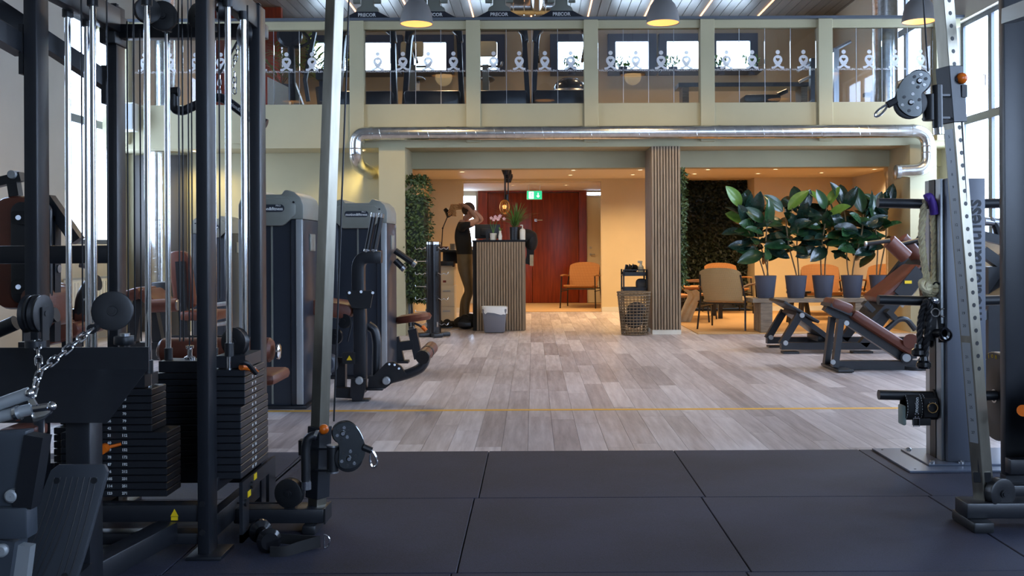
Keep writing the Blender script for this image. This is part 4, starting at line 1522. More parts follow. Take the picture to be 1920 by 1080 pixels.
# bar stool and trainers behind the rack
sx, sy = XX(752, 12.5), 12.45
t = thing('bar_stool', 'black bar stool in front of the white pillar', 'stool', (sx, sy, 0))
zs = ZZ(554, 12.4)
MB().bb(sx - .14, sx + .14, sy - .14, sy + .14, zs - .03, zs).build('seat', M['black'], t, bevel=.01)
for a in (-1, 1):
    for b in (-1, 1):
        MB().beam((sx + a * .1, sy + b * .1, zs - .03), (sx + a * .15, sy + b * .15, 0), .03, .03).build('leg', M['black'], t)
MB().bb(sx - .14, sx + .14, sy - .145, sy - .125, .15, .18).bb(sx - .14, sx + .14, sy + .125, sy + .145, .15, .18).build('foot_rail', M['black'], t)
bx, by = XX(873, 13.0), 13.0
t = thing('backpack', 'black backpack lying on the floor at the feet of the person', 'backpack', (bx, by, 0))
m = MB().ball((bx, by, .09), (.17, .13, .09)).ball((bx + .05, by - .02, .14), (.11, .1, .07))
m.build('bag_body', M['tee'], t)
MB().tube([(bx - .1 + .2 * i / 8, by - .1, .1 + .1 * math.sin(math.pi * i / 8)) for i in range(9)], .012, 6).build('strap', M['black'], t)
MB().bb(bx - .1, bx + .08, by - .14, by - .12, .04, .1).build('pocket', M['black'], t, bevel=.008)
for k in range(2):
    sx, sy = XX(832 + k * 13, 13.2), 13.15 + k * .12
    t = thing('trainer_shoe', ['black trainer shoe beside the cream cabinet', 'black trainer shoe next to the backpack'][k], 'shoe', (sx, sy, 0), 0, 'black trainer shoes')
    MB().ball((sx, sy, .045), (.12, .045, .045)).ball((sx - .06, sy, .065), (.055, .04, .05)).build('upper', M['tee'], t)
    MB().bb(sx - .12, sx + .12, sy - .042, sy + .042, 0, .02).build('sole', M['black'], t, bevel=.008)


# ------------------------------------------------------------------ person at the counter
def person():
    Y = 13.35
    k = []
    ed, rad = [], []

    def j(px, py, dy, r_, par=None):
        p = P(px, py, Y)
        k.append(V((p.x, p.y + dy, p.z)))
        rad.append(r_)
        if par is not None:
            ed.append((par, len(k) - 1))
        return len(k) - 1

    pel = j(873, 489, 0, (.115, .135))
    wai = j(871, 468, 0, (.085, .115), pel)
    che = j(867, 444, 0, (.095, .135), wai)
    nec0 = j(866, 424, 0, (.07, .1), che)
    nec = j(871, 413, 0, .046, nec0)
    hd0 = j(879, 404, 0, .062, nec)
    hd1 = j(882, 396, 0, .088, hd0)
    hd2 = j(881, 388, 0, .07, hd1)
    nose = j(893, 401, 0, .012, hd1)
    hands = []
    for s, pts in ((-1, ((868, 426), (897, 413), (880, 391), (872, 385))), (1, ((866, 426), (903, 411), (882, 390), (866, 383)))):
        a = j(*pts[0], s * .165, .058, nec0)
        b = j((pts[0][0] + pts[1][0]) / 2, (pts[0][1] + pts[1][1]) / 2, s * .22, .046, a)
        c = j(*pts[1], s * .21, .04, b)
        d = j((pts[1][0] + pts[2][0]) / 2, (pts[1][1] + pts[2][1]) / 2, s * .16, .036, c)
        e = j(*pts[2], s * .1, .025, d)
        f = j(*pts[3], s * .07, .034, e)
        for q, (dx, dz, ln) in enumerate(((-5.5, -2, 1), (-6.5, 0, 1), (-6.5, 2, 1), (-5, 3.5, 1), (-1, 5, 1))):
            g = j(pts[3][0] + dx * .6, pts[3][1] + dz * .7, s * .055, .0095, f)
            j(pts[3][0] + dx, pts[3][1] + dz * 1.3 + 1.2, s * .02, .008, g)
    for s, hp, kn, an, toe in ((-1, (872, 502), (882, 546), (876, 594), (893, 606)), (1, (872, 502), (878, 546), (864, 596), (880, 607))):
        a = j(*hp, s * .085, (.105, .1), pel)
        m_ = j((hp[0] + kn[0]) / 2, (hp[1] + kn[1]) / 2, s * .1, .085, a)
        b = j(*kn, s * .1, .056, m_)
        cf = j(kn[0] * .6 + an[0] * .4 - 4, kn[1] * .6 + an[1] * .4, s * .1, .055, b)
        c = j(*an, s * .1, .034, cf)
        h_ = j(an[0] - 1, an[1] + 10, s * .1, .036, c)
        d = j(*toe, s * .11, .034, h_)
    me = bpy.data.meshes.new('body')
    base = V((P(873, 490, Y).x, Y, 0))
    me.from_pydata([tuple(v - base) for v in k], ed, [])
    o = bpy.data.objects.new('body', me)
    C.objects.link(o)
    sk = o.modifiers.new('skin', 'SKIN')
    sk.use_smooth_shade = True
    for i, r_ in enumerate(rad):
        sv = me.skin_vertices[0].data[i]
        sv.radius = r_ if isinstance(r_, tuple) else (r_, r_)
        sv.use_root = (i == 0)
    sb = o.modifiers.new('sub', 'SUBSURF')
    sb.levels = sb.render_levels = 3
    bpy.context.view_layer.update()
    m2 = bpy.data.meshes.new_from_object(o.evaluated_get(bpy.context.evaluated_depsgraph_get()))
    bpy.data.objects.remove(o)
    bm = bmesh.new()
    bm.from_mesh(m2)
    for py in (420 - .03 * F / Y, 597, 476):
        bmesh.ops.bisect_plane(bm, geom=bm.verts[:] + bm.edges[:] + bm.faces[:], plane_co=(0, 0, ZZ(py, Y)), plane_no=(0, 0, 1))
    bmesh.ops.bisect_plane(bm, geom=bm.verts[:] + bm.edges[:] + bm.faces[:], plane_co=(P(884, 415, Y).x - base.x, 0, 0), plane_no=(1, 0, 0))
    bm.to_mesh(m2)
    bm.free()
    for mt in (M['skin'], M['tee'], M['leggings'], M['brownhair']):
        m2.materials.append(mt)
    zz_ = lambda py: ZZ(py, Y) - .0
    seg = [(k[a] - base, k[b] - base, a, b) for a, b in ed]
    for p in m2.polygons:
        c = p.center
        z = c.z
        best, bi = 9, None
        for a, b, ia, ib in seg:
            ab = b - a
            t_ = max(0, min(1, (c - a).dot(ab) / ab.length_squared))
            dd = (c - a - ab * t_).length
            if dd < best:
                best, bi = dd, (ia, ib, t_)
        ia, ib, t_ = bi
        mi = 0
        if z > zz_(420) + .03 or (ib in (nec, hd0, hd1, hd2, nose)):
            mi = 0
        elif z < zz_(597):
            mi = 0
        elif z < zz_(476):
            mi = 2
        else:
            mi = 1
        # sleeves end above the elbow
        if mi == 1 and (c.x + base.x) > P(884, 415, Y).x and z > zz_(424):
            mi = 0
        p.material_index = mi
        p.use_smooth = True
    r_ = thing('person', 'person in black tee and khaki leggings tying up blonde hair behind the counter', 'person', base)
    bo = bpy.data.objects.new('body', m2)
    C.objects.link(bo)
    bo.parent = r_
    hc = P(881, 395, Y)
    m = MB()
    m.ball(hc + V((-.02, 0, .02)), (.095, .088, .1), 18, 12)
    m.build('hair', M['brownhair'], r_)
    m = MB()
    m.tube([P(868, 388, Y), P(858, 388, Y), P(851, 392, Y), P(847, 401, Y)], .03, 10)
    for i in range(150):
        a0 = P(866, 388, Y) + V((rnd.uniform(-.02, .02), rnd.uniform(-.04, .04), rnd.uniform(-.03, .03)))
        a1 = P(852 + rnd.uniform(-6, 4), 386 + rnd.uniform(-3, 8), Y) + V((0, rnd.uniform(-.06, .06), 0))
        a2 = P(848 + rnd.uniform(-8, 8), 397 + rnd.uniform(-4, 9), Y) + V((0, rnd.uniform(-.09, .09), 0))
        m.tube([a0, a1, a2], .0045, 4)
    m.build('ponytail', M['blonde'], r_)
    for s in (-1, 1):
        MB().ball(P(890, 397, Y) + V((0, s * .032, 0)), .011, 8, 6).build('eye', M['white'], r_)
        MB().ball(P(879, 400, Y) + V((0, s * .088, 0)), (.018, .01, .028), 8, 6).build('ear', M['skin'], r_)
    MB().ball(P(890, 405, Y), (.012, .024, .007), 8, 6).build('mouth', M['pink'], r_)
    for s, px, py in ((-1, 876, 600), (1, 864, 602)):
        c = P(px, 611, Y) + V((.05, s * .105, 0))
        f = MB().ball(c + V((0, 0, .04)), (.13, .048, .042)).ball(c + V((-.07, 0, .06)), (.055, .045, .05)).build('shoe', M['tee'], r_)
        MB().bb(c.x - .13, c.x + .13, c.y - .042, c.y + .042, .0, .018).build('sole', M['black'], f, bevel=.006)


person()


# ------------------------------------------------------------------ rattan chairs and lounge
def rattan_chair(label, wm='rattan', loc=(0, 0, 0), rz=0.0, group=None):
    """front of the chair faces -Y"""
    t = thing('rattan_armchair', label, 'chair', (0, 0, 0), 0, group or 'rattan armchairs')
    MB().sweep([(0, -.26, .4), (0, -.1, .375), (0, .12, .36), (0, .24, .375)], [(-.27, -.016), (.27, -.016), (.27, .016), (-.27, .016)], (0, 0, 1)).build('seat', M[wm], t, bevel=.006)
    vs, fs = [], []
    nx, nz = 8, 8
    m = MB()
    for side in (0, 1):
        for i in range(nz + 1):
            q = i / nz
            half = .25 + .03 * math.sin(q * 2.2)
            if q > .8:
                half *= 1 - ((q - .8) / .2) ** 2 * .16
            for k in range(nx + 1):
                u = k / nx * 2 - 1
                vs.append((u * half, .22 + q * .17 + .05 * (1 - u * u) + side * .022, .38 + q * .43 - .03 * (abs(u) ** 3 if i == nz else 0)))
    W = nx + 1
    H = (nz + 1) * W
    for i in range(nz):
        for k in range(nx):
            a = i * W + k
            fs += [(a, a + 1, a + W + 1, a + W), (H + a, H + a + W, H + a + W + 1, H + a + 1)]
    for i in range(nz):
        a, b = i * W, i * W + nx
        fs += [(a, a + W, H + a + W, H + a), (b, H + b, H + b + W, b + W)]
    for k in range(nx):
        a, b = k, nz * W + k
        fs += [(a, H + a, H + a + 1, a + 1), (b, b + 1, H + b + 1, H + b)]
    m.add(vs, fs)
    m.build('backrest', M[wm], t)
    for s in (-1, 1):
        x = s * .3
        MB().tube([(x + s * .02, -.3, 0), (x, -.25, .57)], .012, 8).build('leg', M['chairblack'], t)
        MB().tube([(x + s * .02, .34, 0), (x, .26, .4), (x - s * .03, .38, .72)], .012, 8).build('leg', M['chairblack'], t)
        MB().tube([(x, -.27, .3), (x, .29, .3)], .009, 8).build('side_rail', M['chairblack'], t)
        MB().sweep(fil([(x, -.28, .58), (x, 0, .585), (x - s * .01, .33, .56)], .1), [(-.022, -.012), (.022, -.012), (.022, .012), (-.022, .012)]).build('armrest', M['woodwarm'], t, bevel=.005)
    MB().tube([(-.3, -.25, .34), (.3, -.25, .34)], .01, 8).tube([(-.3, .26, .34), (.3, .26, .34)], .01, 8).build('cross_rail', M['chairblack'], t)
    t.location = loc
    t.rotation_euler = (0, 0, rz)
    return t


Yc = 17.4
rattan_chair('honey rattan armchair with black legs in the lobby before the red door', 'rattan', (XX(1089, Yc), Yc, .006), R(-14))
rattan_chair('pale rattan armchair seen from behind beside the plant bench', 'rattanpale', (XX(1364, 12.9), 12.85, 0.008), R(152))
rattan_chair('honey rattan armchair facing out from the dark plant wall', 'rattan', (XX(1362, 15.9), 15.8, 0.008), R(8))
ch3 = rattan_chair('rattan armchair with a beige cloth, beside the slatted column', 'rattan', (XX(1302, 14.0), 14.2, 0.008), R(70))
rattan_chair('orange rattan armchair behind the second pot of the plant bench', 'rattan', (XX(1535, 14.6), 14.4, 0.008), R(-10))
rattan_chair('dim rattan armchair behind the fourth pot at the dining table', 'rattan', (XX(1640, 14.35), 14.25, 0.008), R(-40))
t = thing('throw_cloth', 'beige cloth draped over the arm of the rattan chair by the column', 'cloth', (XX(1290, 13.9), 13.85, .4))
m = MB()
b = V((XX(1292, 13.8), 13.8, 0))
vs, fs = [], []
for i in range(7):
    for k in range(9):
        u, v = i / 6 - .5, k / 8
        vs.append(b + V((u * .2 + (.1 - .26 * abs(v - .35)) * 1.0, v * .12 + .02 * math.sin(u * 14 + v * 3), ZZ(548, 13.8) + .02 - .36 * v * v - .12 * v + .012 * math.sin(i * 1.3 + k * .6))))
for i in range(6):
    for k in range(8):
        a = i * 9 + k
        fs.append((a, a + 1, a + 10, a + 9))
m.add(vs, fs)
o = m.build('cloth', M['cloth'], t, fix=False)
sm = o.modifiers.new('thick', 'SOLIDIFY')
sm.thickness = .012
ss = o.modifiers.new('soft', 'SUBSURF')
ss.levels = ss.render_levels = 1
# coffee table
tx, ty = XX(1318, 14.6), 14.8
t = thing('coffee_table', 'low square wooden table between the two rattan chairs', 'table', (tx, ty, 0))
zt_ = ZZ(539, 14.6)
MB().bb(tx - .32, tx + .3, ty - .35, ty + .35, zt_ - .04, zt_).build('table_top', M['woodwarm'], t, bevel=.006)
for a in (-.26, .24):
    for b in (-.29, .29):
        MB().bb(tx + a - .03, tx + a + .03, ty + b - .03, ty + b + .03, .008, zt_ - .04).build('leg', M['chairblack'], t)
t = thing('napkin_stand', 'small pale card stand on the low square table', 'card stand', (tx + .1, ty - .2, zt_))
MB().beam((tx + .06, ty - .2, zt_ + .002), (tx + .1, ty - .2, zt_ + .1), .06, .004).beam((tx + .14, ty - .2, zt_ + .002), (tx + .1, ty - .2, zt_ + .1), .06, .004).build('card', M['white'], t)
# table behind the pots
tx, ty = XX(1600, 14.6), 15.3
t = thing('dining_table', 'dark legged wooden table behind the row of pots', 'table', (tx, ty, 0))
zt_ = ZZ(545, 14.6)
MB().bb(tx - .75, tx + .5, ty - .35, ty + .35, zt_ - .04, zt_).build('table_top', M['woodwarm'], t, bevel=.006)
for a in (-.65, .4):
    for b in (-.28, .28):
        MB().beam((tx + a, ty + b, zt_ - .04), (tx + a * 1.05, ty + b * 1.05, .008), .05, .05).build('leg', M['chairblack'], t)
MB().bb(tx - .65, tx + .4, ty - .02, ty + .02, .25, .3).build('stretcher', M['chairblack'], t)
for k, (dx, col_, h_) in enumerate(((-.3, 'white', .1), (-.18, 'black', .22), (.1, 'white', .08), (.2, 'cloth', .12))):
    nm, lb, ct = [('mug', 'white cup on the table behind the third pot', 'cup'), ('bottle', 'black bottle on the table behind the third pot', 'bottle'), ('bowl', 'white bowl on the table behind the fourth pot', 'bowl'), ('jar', 'beige jar on the table behind the fourth pot', 'jar')][k]
    c = (tx + dx, ty - .2, zt_)
    pr = [(.001, 0), (.035, 0), (.04, h_ * .6), (.025 if h_ > .15 else .045, h_ * .75), (.015 if h_ > .15 else .04, h_), (.001, h_)]
    if h_ < .15:
        pr = [(.001, 0), (.03, 0), (.045, h_), (.04, h_), (.026, .01), (.001, .01)]
    o = MB().lathe(pr, c).build(nm, M[col_])
    tag(o, lb, ct)
# bar height black chair in the lounge
t = thing('stick_stool', 'black wooden stool tucked under the table behind the pots', 'stool', (XX(1500, 13.6), 13.6, 0))
sx, sy = XX(1497, 13.6), 13.6
MB().lathe([(.001, .43), (.17, .43), (.17, .46), (.001, .46)], (sx, sy, 0)).build('seat', M['chairblack'], t)
for a in (.6, 2.2, 3.8, 5.4):
    MB().beam((sx + .11 * math.cos(a), sy + .11 * math.sin(a), .43), (sx + .2 * math.cos(a), sy + .2 * math.sin(a), .008), .03, .03).build('leg', M['chairblack'], t)
o = MB().bb(2.05, 5.2, 12.02, 16.2, 0.0003, .008).build('sisal_rug', M['carpet'])
tag(o, 'large tan sisal rug under the lounge chairs and plant bench', 'rug')
# plant bench
YB = 12.3
t = thing('plant_bench', 'grey wooden slab bench carrying the row of rubber plants', 'bench', (XX(1515, YB), YB, 0))
zb = ZZ(562, YB - .15)
xa, xb = XX(1411, YB - .2), XX(1640, YB - .2)
for k in range(3):
    MB().bb(xa, xb, YB - .2 + k * .135, YB - .07 + k * .135, zb - .05, zb).build('plank', M['bench'], t, bevel=.003, seg=1)
for px in (1430, 1605):
    for k in range(3):
        MB().bb(XX(px - 11, YB), XX(px + 11, YB), YB - .19 + k * .135, YB - .075 + k * .135, .009, zb - .05).build('leg_board', M['bench'], t, bevel=.003, seg=1)
# rubber plants
leaf_me = {}


def big_leaf(mt):
    if mt not in leaf_me:
        m = MB()
        n = 8
        vs, fs = [], []
        for i in range(n + 1):
            q = i / n
            wv = .5 * .5 * math.sin(math.pi * (.02 + .96 * q ** .92)) ** .75 * (1 if q < .97 else .3)
            z = -.16 * q * q
            vs += [(-wv, q, z + wv * .28), (-wv * .5, q, z + wv * .1), (0, q, z), (wv * .5, q, z + wv * .1), (wv, q, z + wv * .28)]
        for i in range(n):
            for k in range(4):
                a = i * 5 + k
                fs.append((a, a + 1, a + 6, a + 5))
        m.add(vs, fs)
        o = m.build('leaf', M[mt], None, fix=False)
        leaf_me[mt] = o.data
        bpy.data.objects.remove(o)
    return leaf_me[mt]


def rubber_plant(px, label, stems, nleaf, seed, xmax=9):
    r = random.Random(seed)
    Y = YB
    base = V((XX(px, Y), Y, zb))
    t = thing('rubber_plant', label, 'plant', base, 0, 'rubber plants on the bench')
    h_ = .285
    MB().lathe([(.001, 0), (.098, 0), (.105, .01), (.138, h_), (.126, h_), (.12, h_ - .03), (.001, h_ - .03)], base, n=28).build('pot', M['pot'], t)
    MB().lathe([(.1255, h_ - .03), (.1255, h_ - .004), (.117, h_ - .004), (.117, h_ - .03)], base, n=28).build('inner_rim', M['terra'], t)
    MB().lathe([(.001, h_ - .018), (.116, h_ - .02)], base, n=20).build('soil', M['soil'], t)
    for (dx0, dy0, tx_, tz_, dy1) in stems:
        a = base + V((dx0, dy0, h_ - .02))
        top = V((XX(px + tx_, Y), Y + dy1, ZZ(tz_ + 20, Y)))
        pts = [a + (top - a) * q + V((.02 * math.sin(q * 5 + seed), .015 * math.cos(q * 4), 0)) for q in [i / 8 for i in range(9)]]
        MB().tube(pts, .009, 6).build('stem', M['stem'], t)
        n = nleaf
        for i in range(n):
            q = .4 + .6 * (i + r.random() * .6) / n
            seg = min(7, int(q * 8))
            p = pts[seg] + (pts[seg + 1] - pts[seg]) * (q * 8 - seg)
            if q >= 1:
                p = pts[-1]
            az = i * 2.4 + r.random() * .9 + seed
            el = -.2 + 1.25 * max(0, q - .4) + r.uniform(-.3, .3)
            if q > .88:
                el = r.uniform(.6, 1.3)
            d = V((math.cos(az) * math.cos(el), math.sin(az) * math.cos(el) * .7, math.sin(el))).normalized()
            L_ = r.uniform(.25, .35) * (1 if q > .3 else .75)
            pet = .05
            MBp = p + d * pet
            if MBp.x + d.x * L_ + .07 > xmax:
                continue
            u = V((0, 0, 1)) if abs(d.z) < .9 else V((r.uniform(-1, 1), -1, 0))
            u = (u * .45 + V((r.uniform(-.6, .6), r.uniform(-1.3, -.25), r.uniform(-.2, .5)))).normalized()
            x_ = d.cross(u).normalized()
            z_ = x_.cross(d)
            mt = 'leafnew' if (q > .85 and r.random() < .25) else ('leaf' if r.random() < .4 else 'leafdark')
            o = bpy.data.objects.new('leaf', big_leaf(mt))
            C.objects.link(o)
            o.parent = t
            mm = mat_axes(MBp, x_, d, z_) @ Matrix.Diagonal((L_, L_, L_, 1))
            o.matrix_basis = Matrix.Translation(-base) @ mm
            if True:
                pass


rubber_plant(1435, 'rubber plant in a blue pot standing first on the bench by the rattan chair', [(-.02, 0, -42, 372, 0), (.03, .02, -18, 384, .05), (0, -.03, 2, 400, -.08)], 15, 1)
rubber_plant(1492, 'rubber plant in a blue pot standing second on the bench', [(.0, 0, -22, 374, 0), (.03, .02, 8, 378, .05)], 19, 2)
rubber_plant(1543, 'rubber plant in a blue pot standing third, at the middle of the bench', [(-.02, 0, 4, 368, 0), (.03, .02, 22, 390, .1)], 19, 3)
rubber_plant(1597, 'rubber plant in a blue pot standing fourth on the bench', [(-.02, 0, -15, 370, .05), (.03, .02, 18, 385, -.05)], 19, 4)
rubber_plant(1650, 'rubber plant in a blue pot at the end of the bench behind the hack squat', [(-.02, 0, -12, 392, 0), (.02, .02, 14, 375, .05)], 22, 5, 4.68)
# trolley and wicker basket
tx, ty = XX(1191, 12.55), 12.6
t = thing('trolley', 'black metal trolley beside the slatted column with gym gear', 'trolley', (tx, ty, 0))
xa, xb = XX(1167, 12.5), XX(1213, 12.5)
z1, z2 = ZZ(516, 12.5), ZZ(545, 12.5)
for px in (xa + .01, xb - .01):
    for yy in (12.45, 12.75):
        MB().bb(px - .01, px + .01, yy - .01, yy + .01, .06, ZZ(506, 12.5)).build('post', M['black'], t)
        MB().cyl((px - .012, yy, .03), (px + .012, yy, .03), .03).build('wheel', M['black'], t)
for z in (z1, z2, .12):
    MB().bb(xa, xb, 12.44, 12.76, z - .015, z).bb(xa, xb, 12.44, 12.455, z, z + .035).bb(xa, xb, 12.745, 12.76, z, z + .035).build('shelf', M['black'], t)
MB().bb(xa, xb, 12.44, 12.455, ZZ(508, 12.5), ZZ(506, 12.5)).build('handle_bar', M['black'], t)
t = thing('gear_pile', 'heap of black straps and gloves on the top tray of the trolley', 'straps', (XX(1180, 12.6), 12.6, z1))
m = MB()
for k in range(9):
    c = V((XX(1171 + rnd.random() * 20, 12.6), 12.5 + rnd.random() * .2, z1 + .03 + rnd.random() * .07))
    m.ball(c, (.045, .04, .035), 8, 5)
m.build('gloves', M['tee'], t)
MB().tube([(XX(1170 + i * 2.2, 12.6), 12.48, z1 + .06 + .08 * abs(math.sin(i * 1.1))) for i in range(9)], .012, 6).build('strap', M['black'], t)
c = V((XX(1201, 12.6), 12.58, z1))
t = thing('spray_bottle', 'white spray bottle on the top tray of the black trolley', 'bottle', c)
MB().lathe([(.001, 0), (.035, 0), (.037, .1), (.015, .13), (.015, .15), (.001, .15)], c).build('bottle_body', M['white'], t)
MB().box(c + V((-.01, 0, .165)), (.06, .025, .03)).build('spray_head', M['white'], t, bevel=.005)
t = thing('towel_pile', 'grey folded towel on the middle shelf of the trolley', 'towel', (XX(1203, 12.6), 12.58, z2))
MB().box((XX(1203, 12.6), 12.6, z2 + .075), (.15, .2, .14)).build('towel', mat('grey_towel', lin((72, 74, 78)), .95, bump=.3), t, bevel=.05, seg=3)
bx, by = XX(1189, 11.95), 12.0
t = thing('wicker_basket', 'tall grey open wicker laundry basket in front of the trolley', 'basket', (bx, by, 0))
hb = ZZ(549, 11.95)
nst = 26
for k in range(nst):
    a = 2 * math.pi * k / nst
    MB().flat([(bx + .155 * math.cos(a), by + .125 * math.sin(a), .01), (bx + .205 * math.cos(a), by + .165 * math.sin(a), hb)], .009, .006, (0, 1, 0)).build('stake', M['wicker'], t)
for i in range(15):
    q = i / 14
    ra, rb = .157 + .05 * q, .127 + .04 * q
    MB().tube([(bx + ra * math.cos(a), by + rb * math.sin(a), .012 + q * (hb - .012) + .004 * math.sin(a * 13)) for a in [2 * math.pi * j / 26 for j in range(26)]], .006 if i < 13 else .011, 5, True).build('weaver', M['wicker'], t)
MB().lathe([(.001, .008), (.14, .008), (.14, .02), (.001, .02)], (bx, by, 0)).build('base', M['wicker'], t)
o = MB().ball((bx, by, .2), (.12, .09, .12)).ball((bx + .03, by, .32), (.12, .1, .09)).build('laundry', mat('dark_laundry', lin((60, 58, 58)), .95))
tag(o, 'dark rolled towels lying inside the wicker basket', 'towel')
# ------------------------------------------------------------------ shrouded weight towers
def shroud_tower(t, x0, x1, y0, dep, z1, words=True, face=False):
    w_ = x1 - x0
    cx = (x0 + x1) / 2
    y1 = y0 + dep
    T = lambda yy: mat_axes((cx, yy, 0), (1, 0, 0), (0, 0, 1), (0, -1, 0))
    zc = z1 - .2
    hw = w_ / 2
    cap = [(-hw, zc), (-hw, z1 - .1), (-hw + .02, z1 - .05), (-hw + .06, z1 - .015), (-hw + .11, z1), (-hw + .13, z1), (-hw + .15, z1 - .03), (hw - .15, z1 - .03), (hw - .13, z1), (hw - .11, z1), (hw - .06, z1 - .015), (hw - .02, z1 - .05), (hw, z1 - .1), (hw, zc)]
    MB().prism(cap, T(y0 + dep / 2), dep).build('shroud_cap', M['shroudcap'], t, bevel=.008)
    lip = [(-hw + .05, zc + .03), (-hw + .05, z1 - .1), (-hw + .1, z1 - .055), (hw - .1, z1 - .055), (hw - .05, z1 - .1), (hw - .05, zc + .03), (hw - .12, zc - .035), (hw - .14, zc - .045), (-hw + .14, zc - .045), (-hw + .12, zc - .035)]
    MB().prism(lip, T(y0 - .012), .03).build('front_lip', M['shroudcap'], t, bevel=.008)
    bd = MB().prism(rrect(.2, .05, .024), T(y0 - .03) @ Matrix.Translation((0, z1 - .125, 0)), .006).build('badge', M['shroud'], t)
    ins = mat_axes((cx, y0 - .034, z1 - .13), (1, 0, 0), (0, 0, 1), (0, -1, 0))
    text('motion&fitness', .03, ins, M['ink'], bd, 'lettering', .0005, .0008)
    text('PRO', .018, mat_axes((cx + .06, y0 - .034, z1 - .109), (1, 0, 0), (0, 0, 1), (0, -1, 0)), M['ink'], bd, 'lettering', .0005)
    for s in (-1, 1):
        MB().bb(cx + s * hw - s * .09, cx + s * hw, y0 + .0, y1, .02, zc).build('side_housing', M['shroud'], t, bevel=.012)
        MB().cyl((cx + s * (hw - .06), y0 - .03, z1 - .085), (cx + s * (hw - .06), y0 - .02, z1 - .085), .008).build('screw', M['black'], t)
    MB().bb(cx - hw + .085, cx + hw - .085, y0 + .03, y0 + .05, .02, zc).build('front_panel', M['shroud'], t)
    MB().bb(cx - .006, cx + .006, y0 + .022, y0 + .032, .03, zc - .04).build('panel_rib', M['shroudcap'], t)
    MB().bb(cx + hw - .05, cx + hw - .004, y0 - .012, y0 + .002, .03, zc).build('silver_strip', M['silver'], t, bevel=.005)
    MB().bb(cx - hw + .004, cx - hw + .03, y0 - .012, y0 + .002, .03, zc).build('silver_strip', M['silver'], t, bevel=.005)
    MB().bb(x0 - .02, x1 + .02, y0 - .02, y1 + .02, 0, .022).build('base_plate', M['frame'], t, bevel=.004)
    MB().bb(x1 - .002, x1 + .01, y0 + dep * .35, y0 + dep * .65, z1 - .42, z1 - .3).build('side_hatch', M['shroudcap'], t, bevel=.004)


Y = 6.6
t = thing('weight_tower', 'tall grey shrouded weight tower with silver edge strip, nearest the cable machine', 'weight machine', (XX(507, Y), Y, 0))
shroud_tower(t, XX(447, Y), XX(569, Y), Y, .5, ZZ(354, Y))
# its seat end: brown roller and seat that show behind the cable machine
t = thing('thigh_roller_seat', 'brown leather thigh roller with seat showing behind the weight stacks', 'weight machine', (XX(410, 5), 5.1, 0))
MB().lathe([(.001, 0), (.05, .003), (.064, .02), (.066, .06), (.066, .54), (.064, .57), (.05, .585), (.001, .59)], P(300, 657, 5.0), (1, .0, 0), 24).build('roller', M['leather'], t)
for px, d in ((299, -1), (524, 1)):
    MB().lathe([(.001, .008), (.03, .006), (.04, 0), (.04, -.01)], P(px, 659, 5.0), (d, 0, 0)).build('end_cap', M['chrome'], t)
MB().bb(XX(410, 5.0) - .035, XX(410, 5.0) + .035, 5.07, 5.14, .1, .62).build('post', M['frame'], t)
MB().bb(XX(410, 5) - .2, XX(513, 5.1), 5.1, 5.45, ZZ(722, 5.1), ZZ(700, 5.1)).build('seat', M['leather'], t, bevel=.025)
MB().bb(XX(410, 5) - .04, XX(410, 5) + .04, 4.9, 5.6, 0.008, .1).build('base', M['frame'], t)

Y = 8.1
t = thing('seated_press', 'second shrouded weight tower with round brown seat and short black grips', 'weight machine', (XX(670, Y), Y, 0))
shroud_tower(t, XX(614, Y), XX(726, Y), Y, .55, ZZ(372, Y))
Ys = 8.7
MB().lathe([(.001, .055), (.1, .055), (.155, .04), (.17, .01), (.15, -.02), (.001, -.025)], P(775, 599, Ys), (-.14, .05, 1), 24).build('seat', M['leather'], t)
MB().beam(P(771, 612, Ys), P(775, 628, Ys), .045, .045).build('seat_post', M['chrome'], t)
MB().beam(P(773, 617, Ys), P(785, 672, Ys), .075, .075).build('seat_tube', M['frame'], t)
MB().beam(P(740, 650, Ys), P(776, 646, Ys), .08, .08).build('frame_arm', M['frame'], t)
MB().beam(P(742, 632, Ys), P(752, 676, Ys), .06, .06).build('leg', M['frame'], t)
MB().box(P(752, 678, Ys), (.14, .12, .02)).build('foot', M['black'], t)
MB().tube(fil([P(777, 606, Ys - .1), P(788, 611, Ys - .1), P(796, 618, Ys - .1)], .03), .01, 8).build('lever', M['frame'], t)
MB().tube([P(791, 612, Ys - .1), P(799, 620, Ys - .1)], .018, 8).build('lever_grip', M['orange'], t, label='orange lever grip')
for a, b in (((741, 470), (774, 493)), ((741, 488), (754, 501))):
    MB().tube([P(*a, 8.4), P(*b, 8.4)], .028, 10).build('grip', M['black'], t)
    d = (P(*b, 8.4) - P(*a, 8.4)).normalized()
    MB().cyl(P(*b, 8.4), P(*b, 8.4) + d * .03, .029).build('grip_end', M['steel'], t)

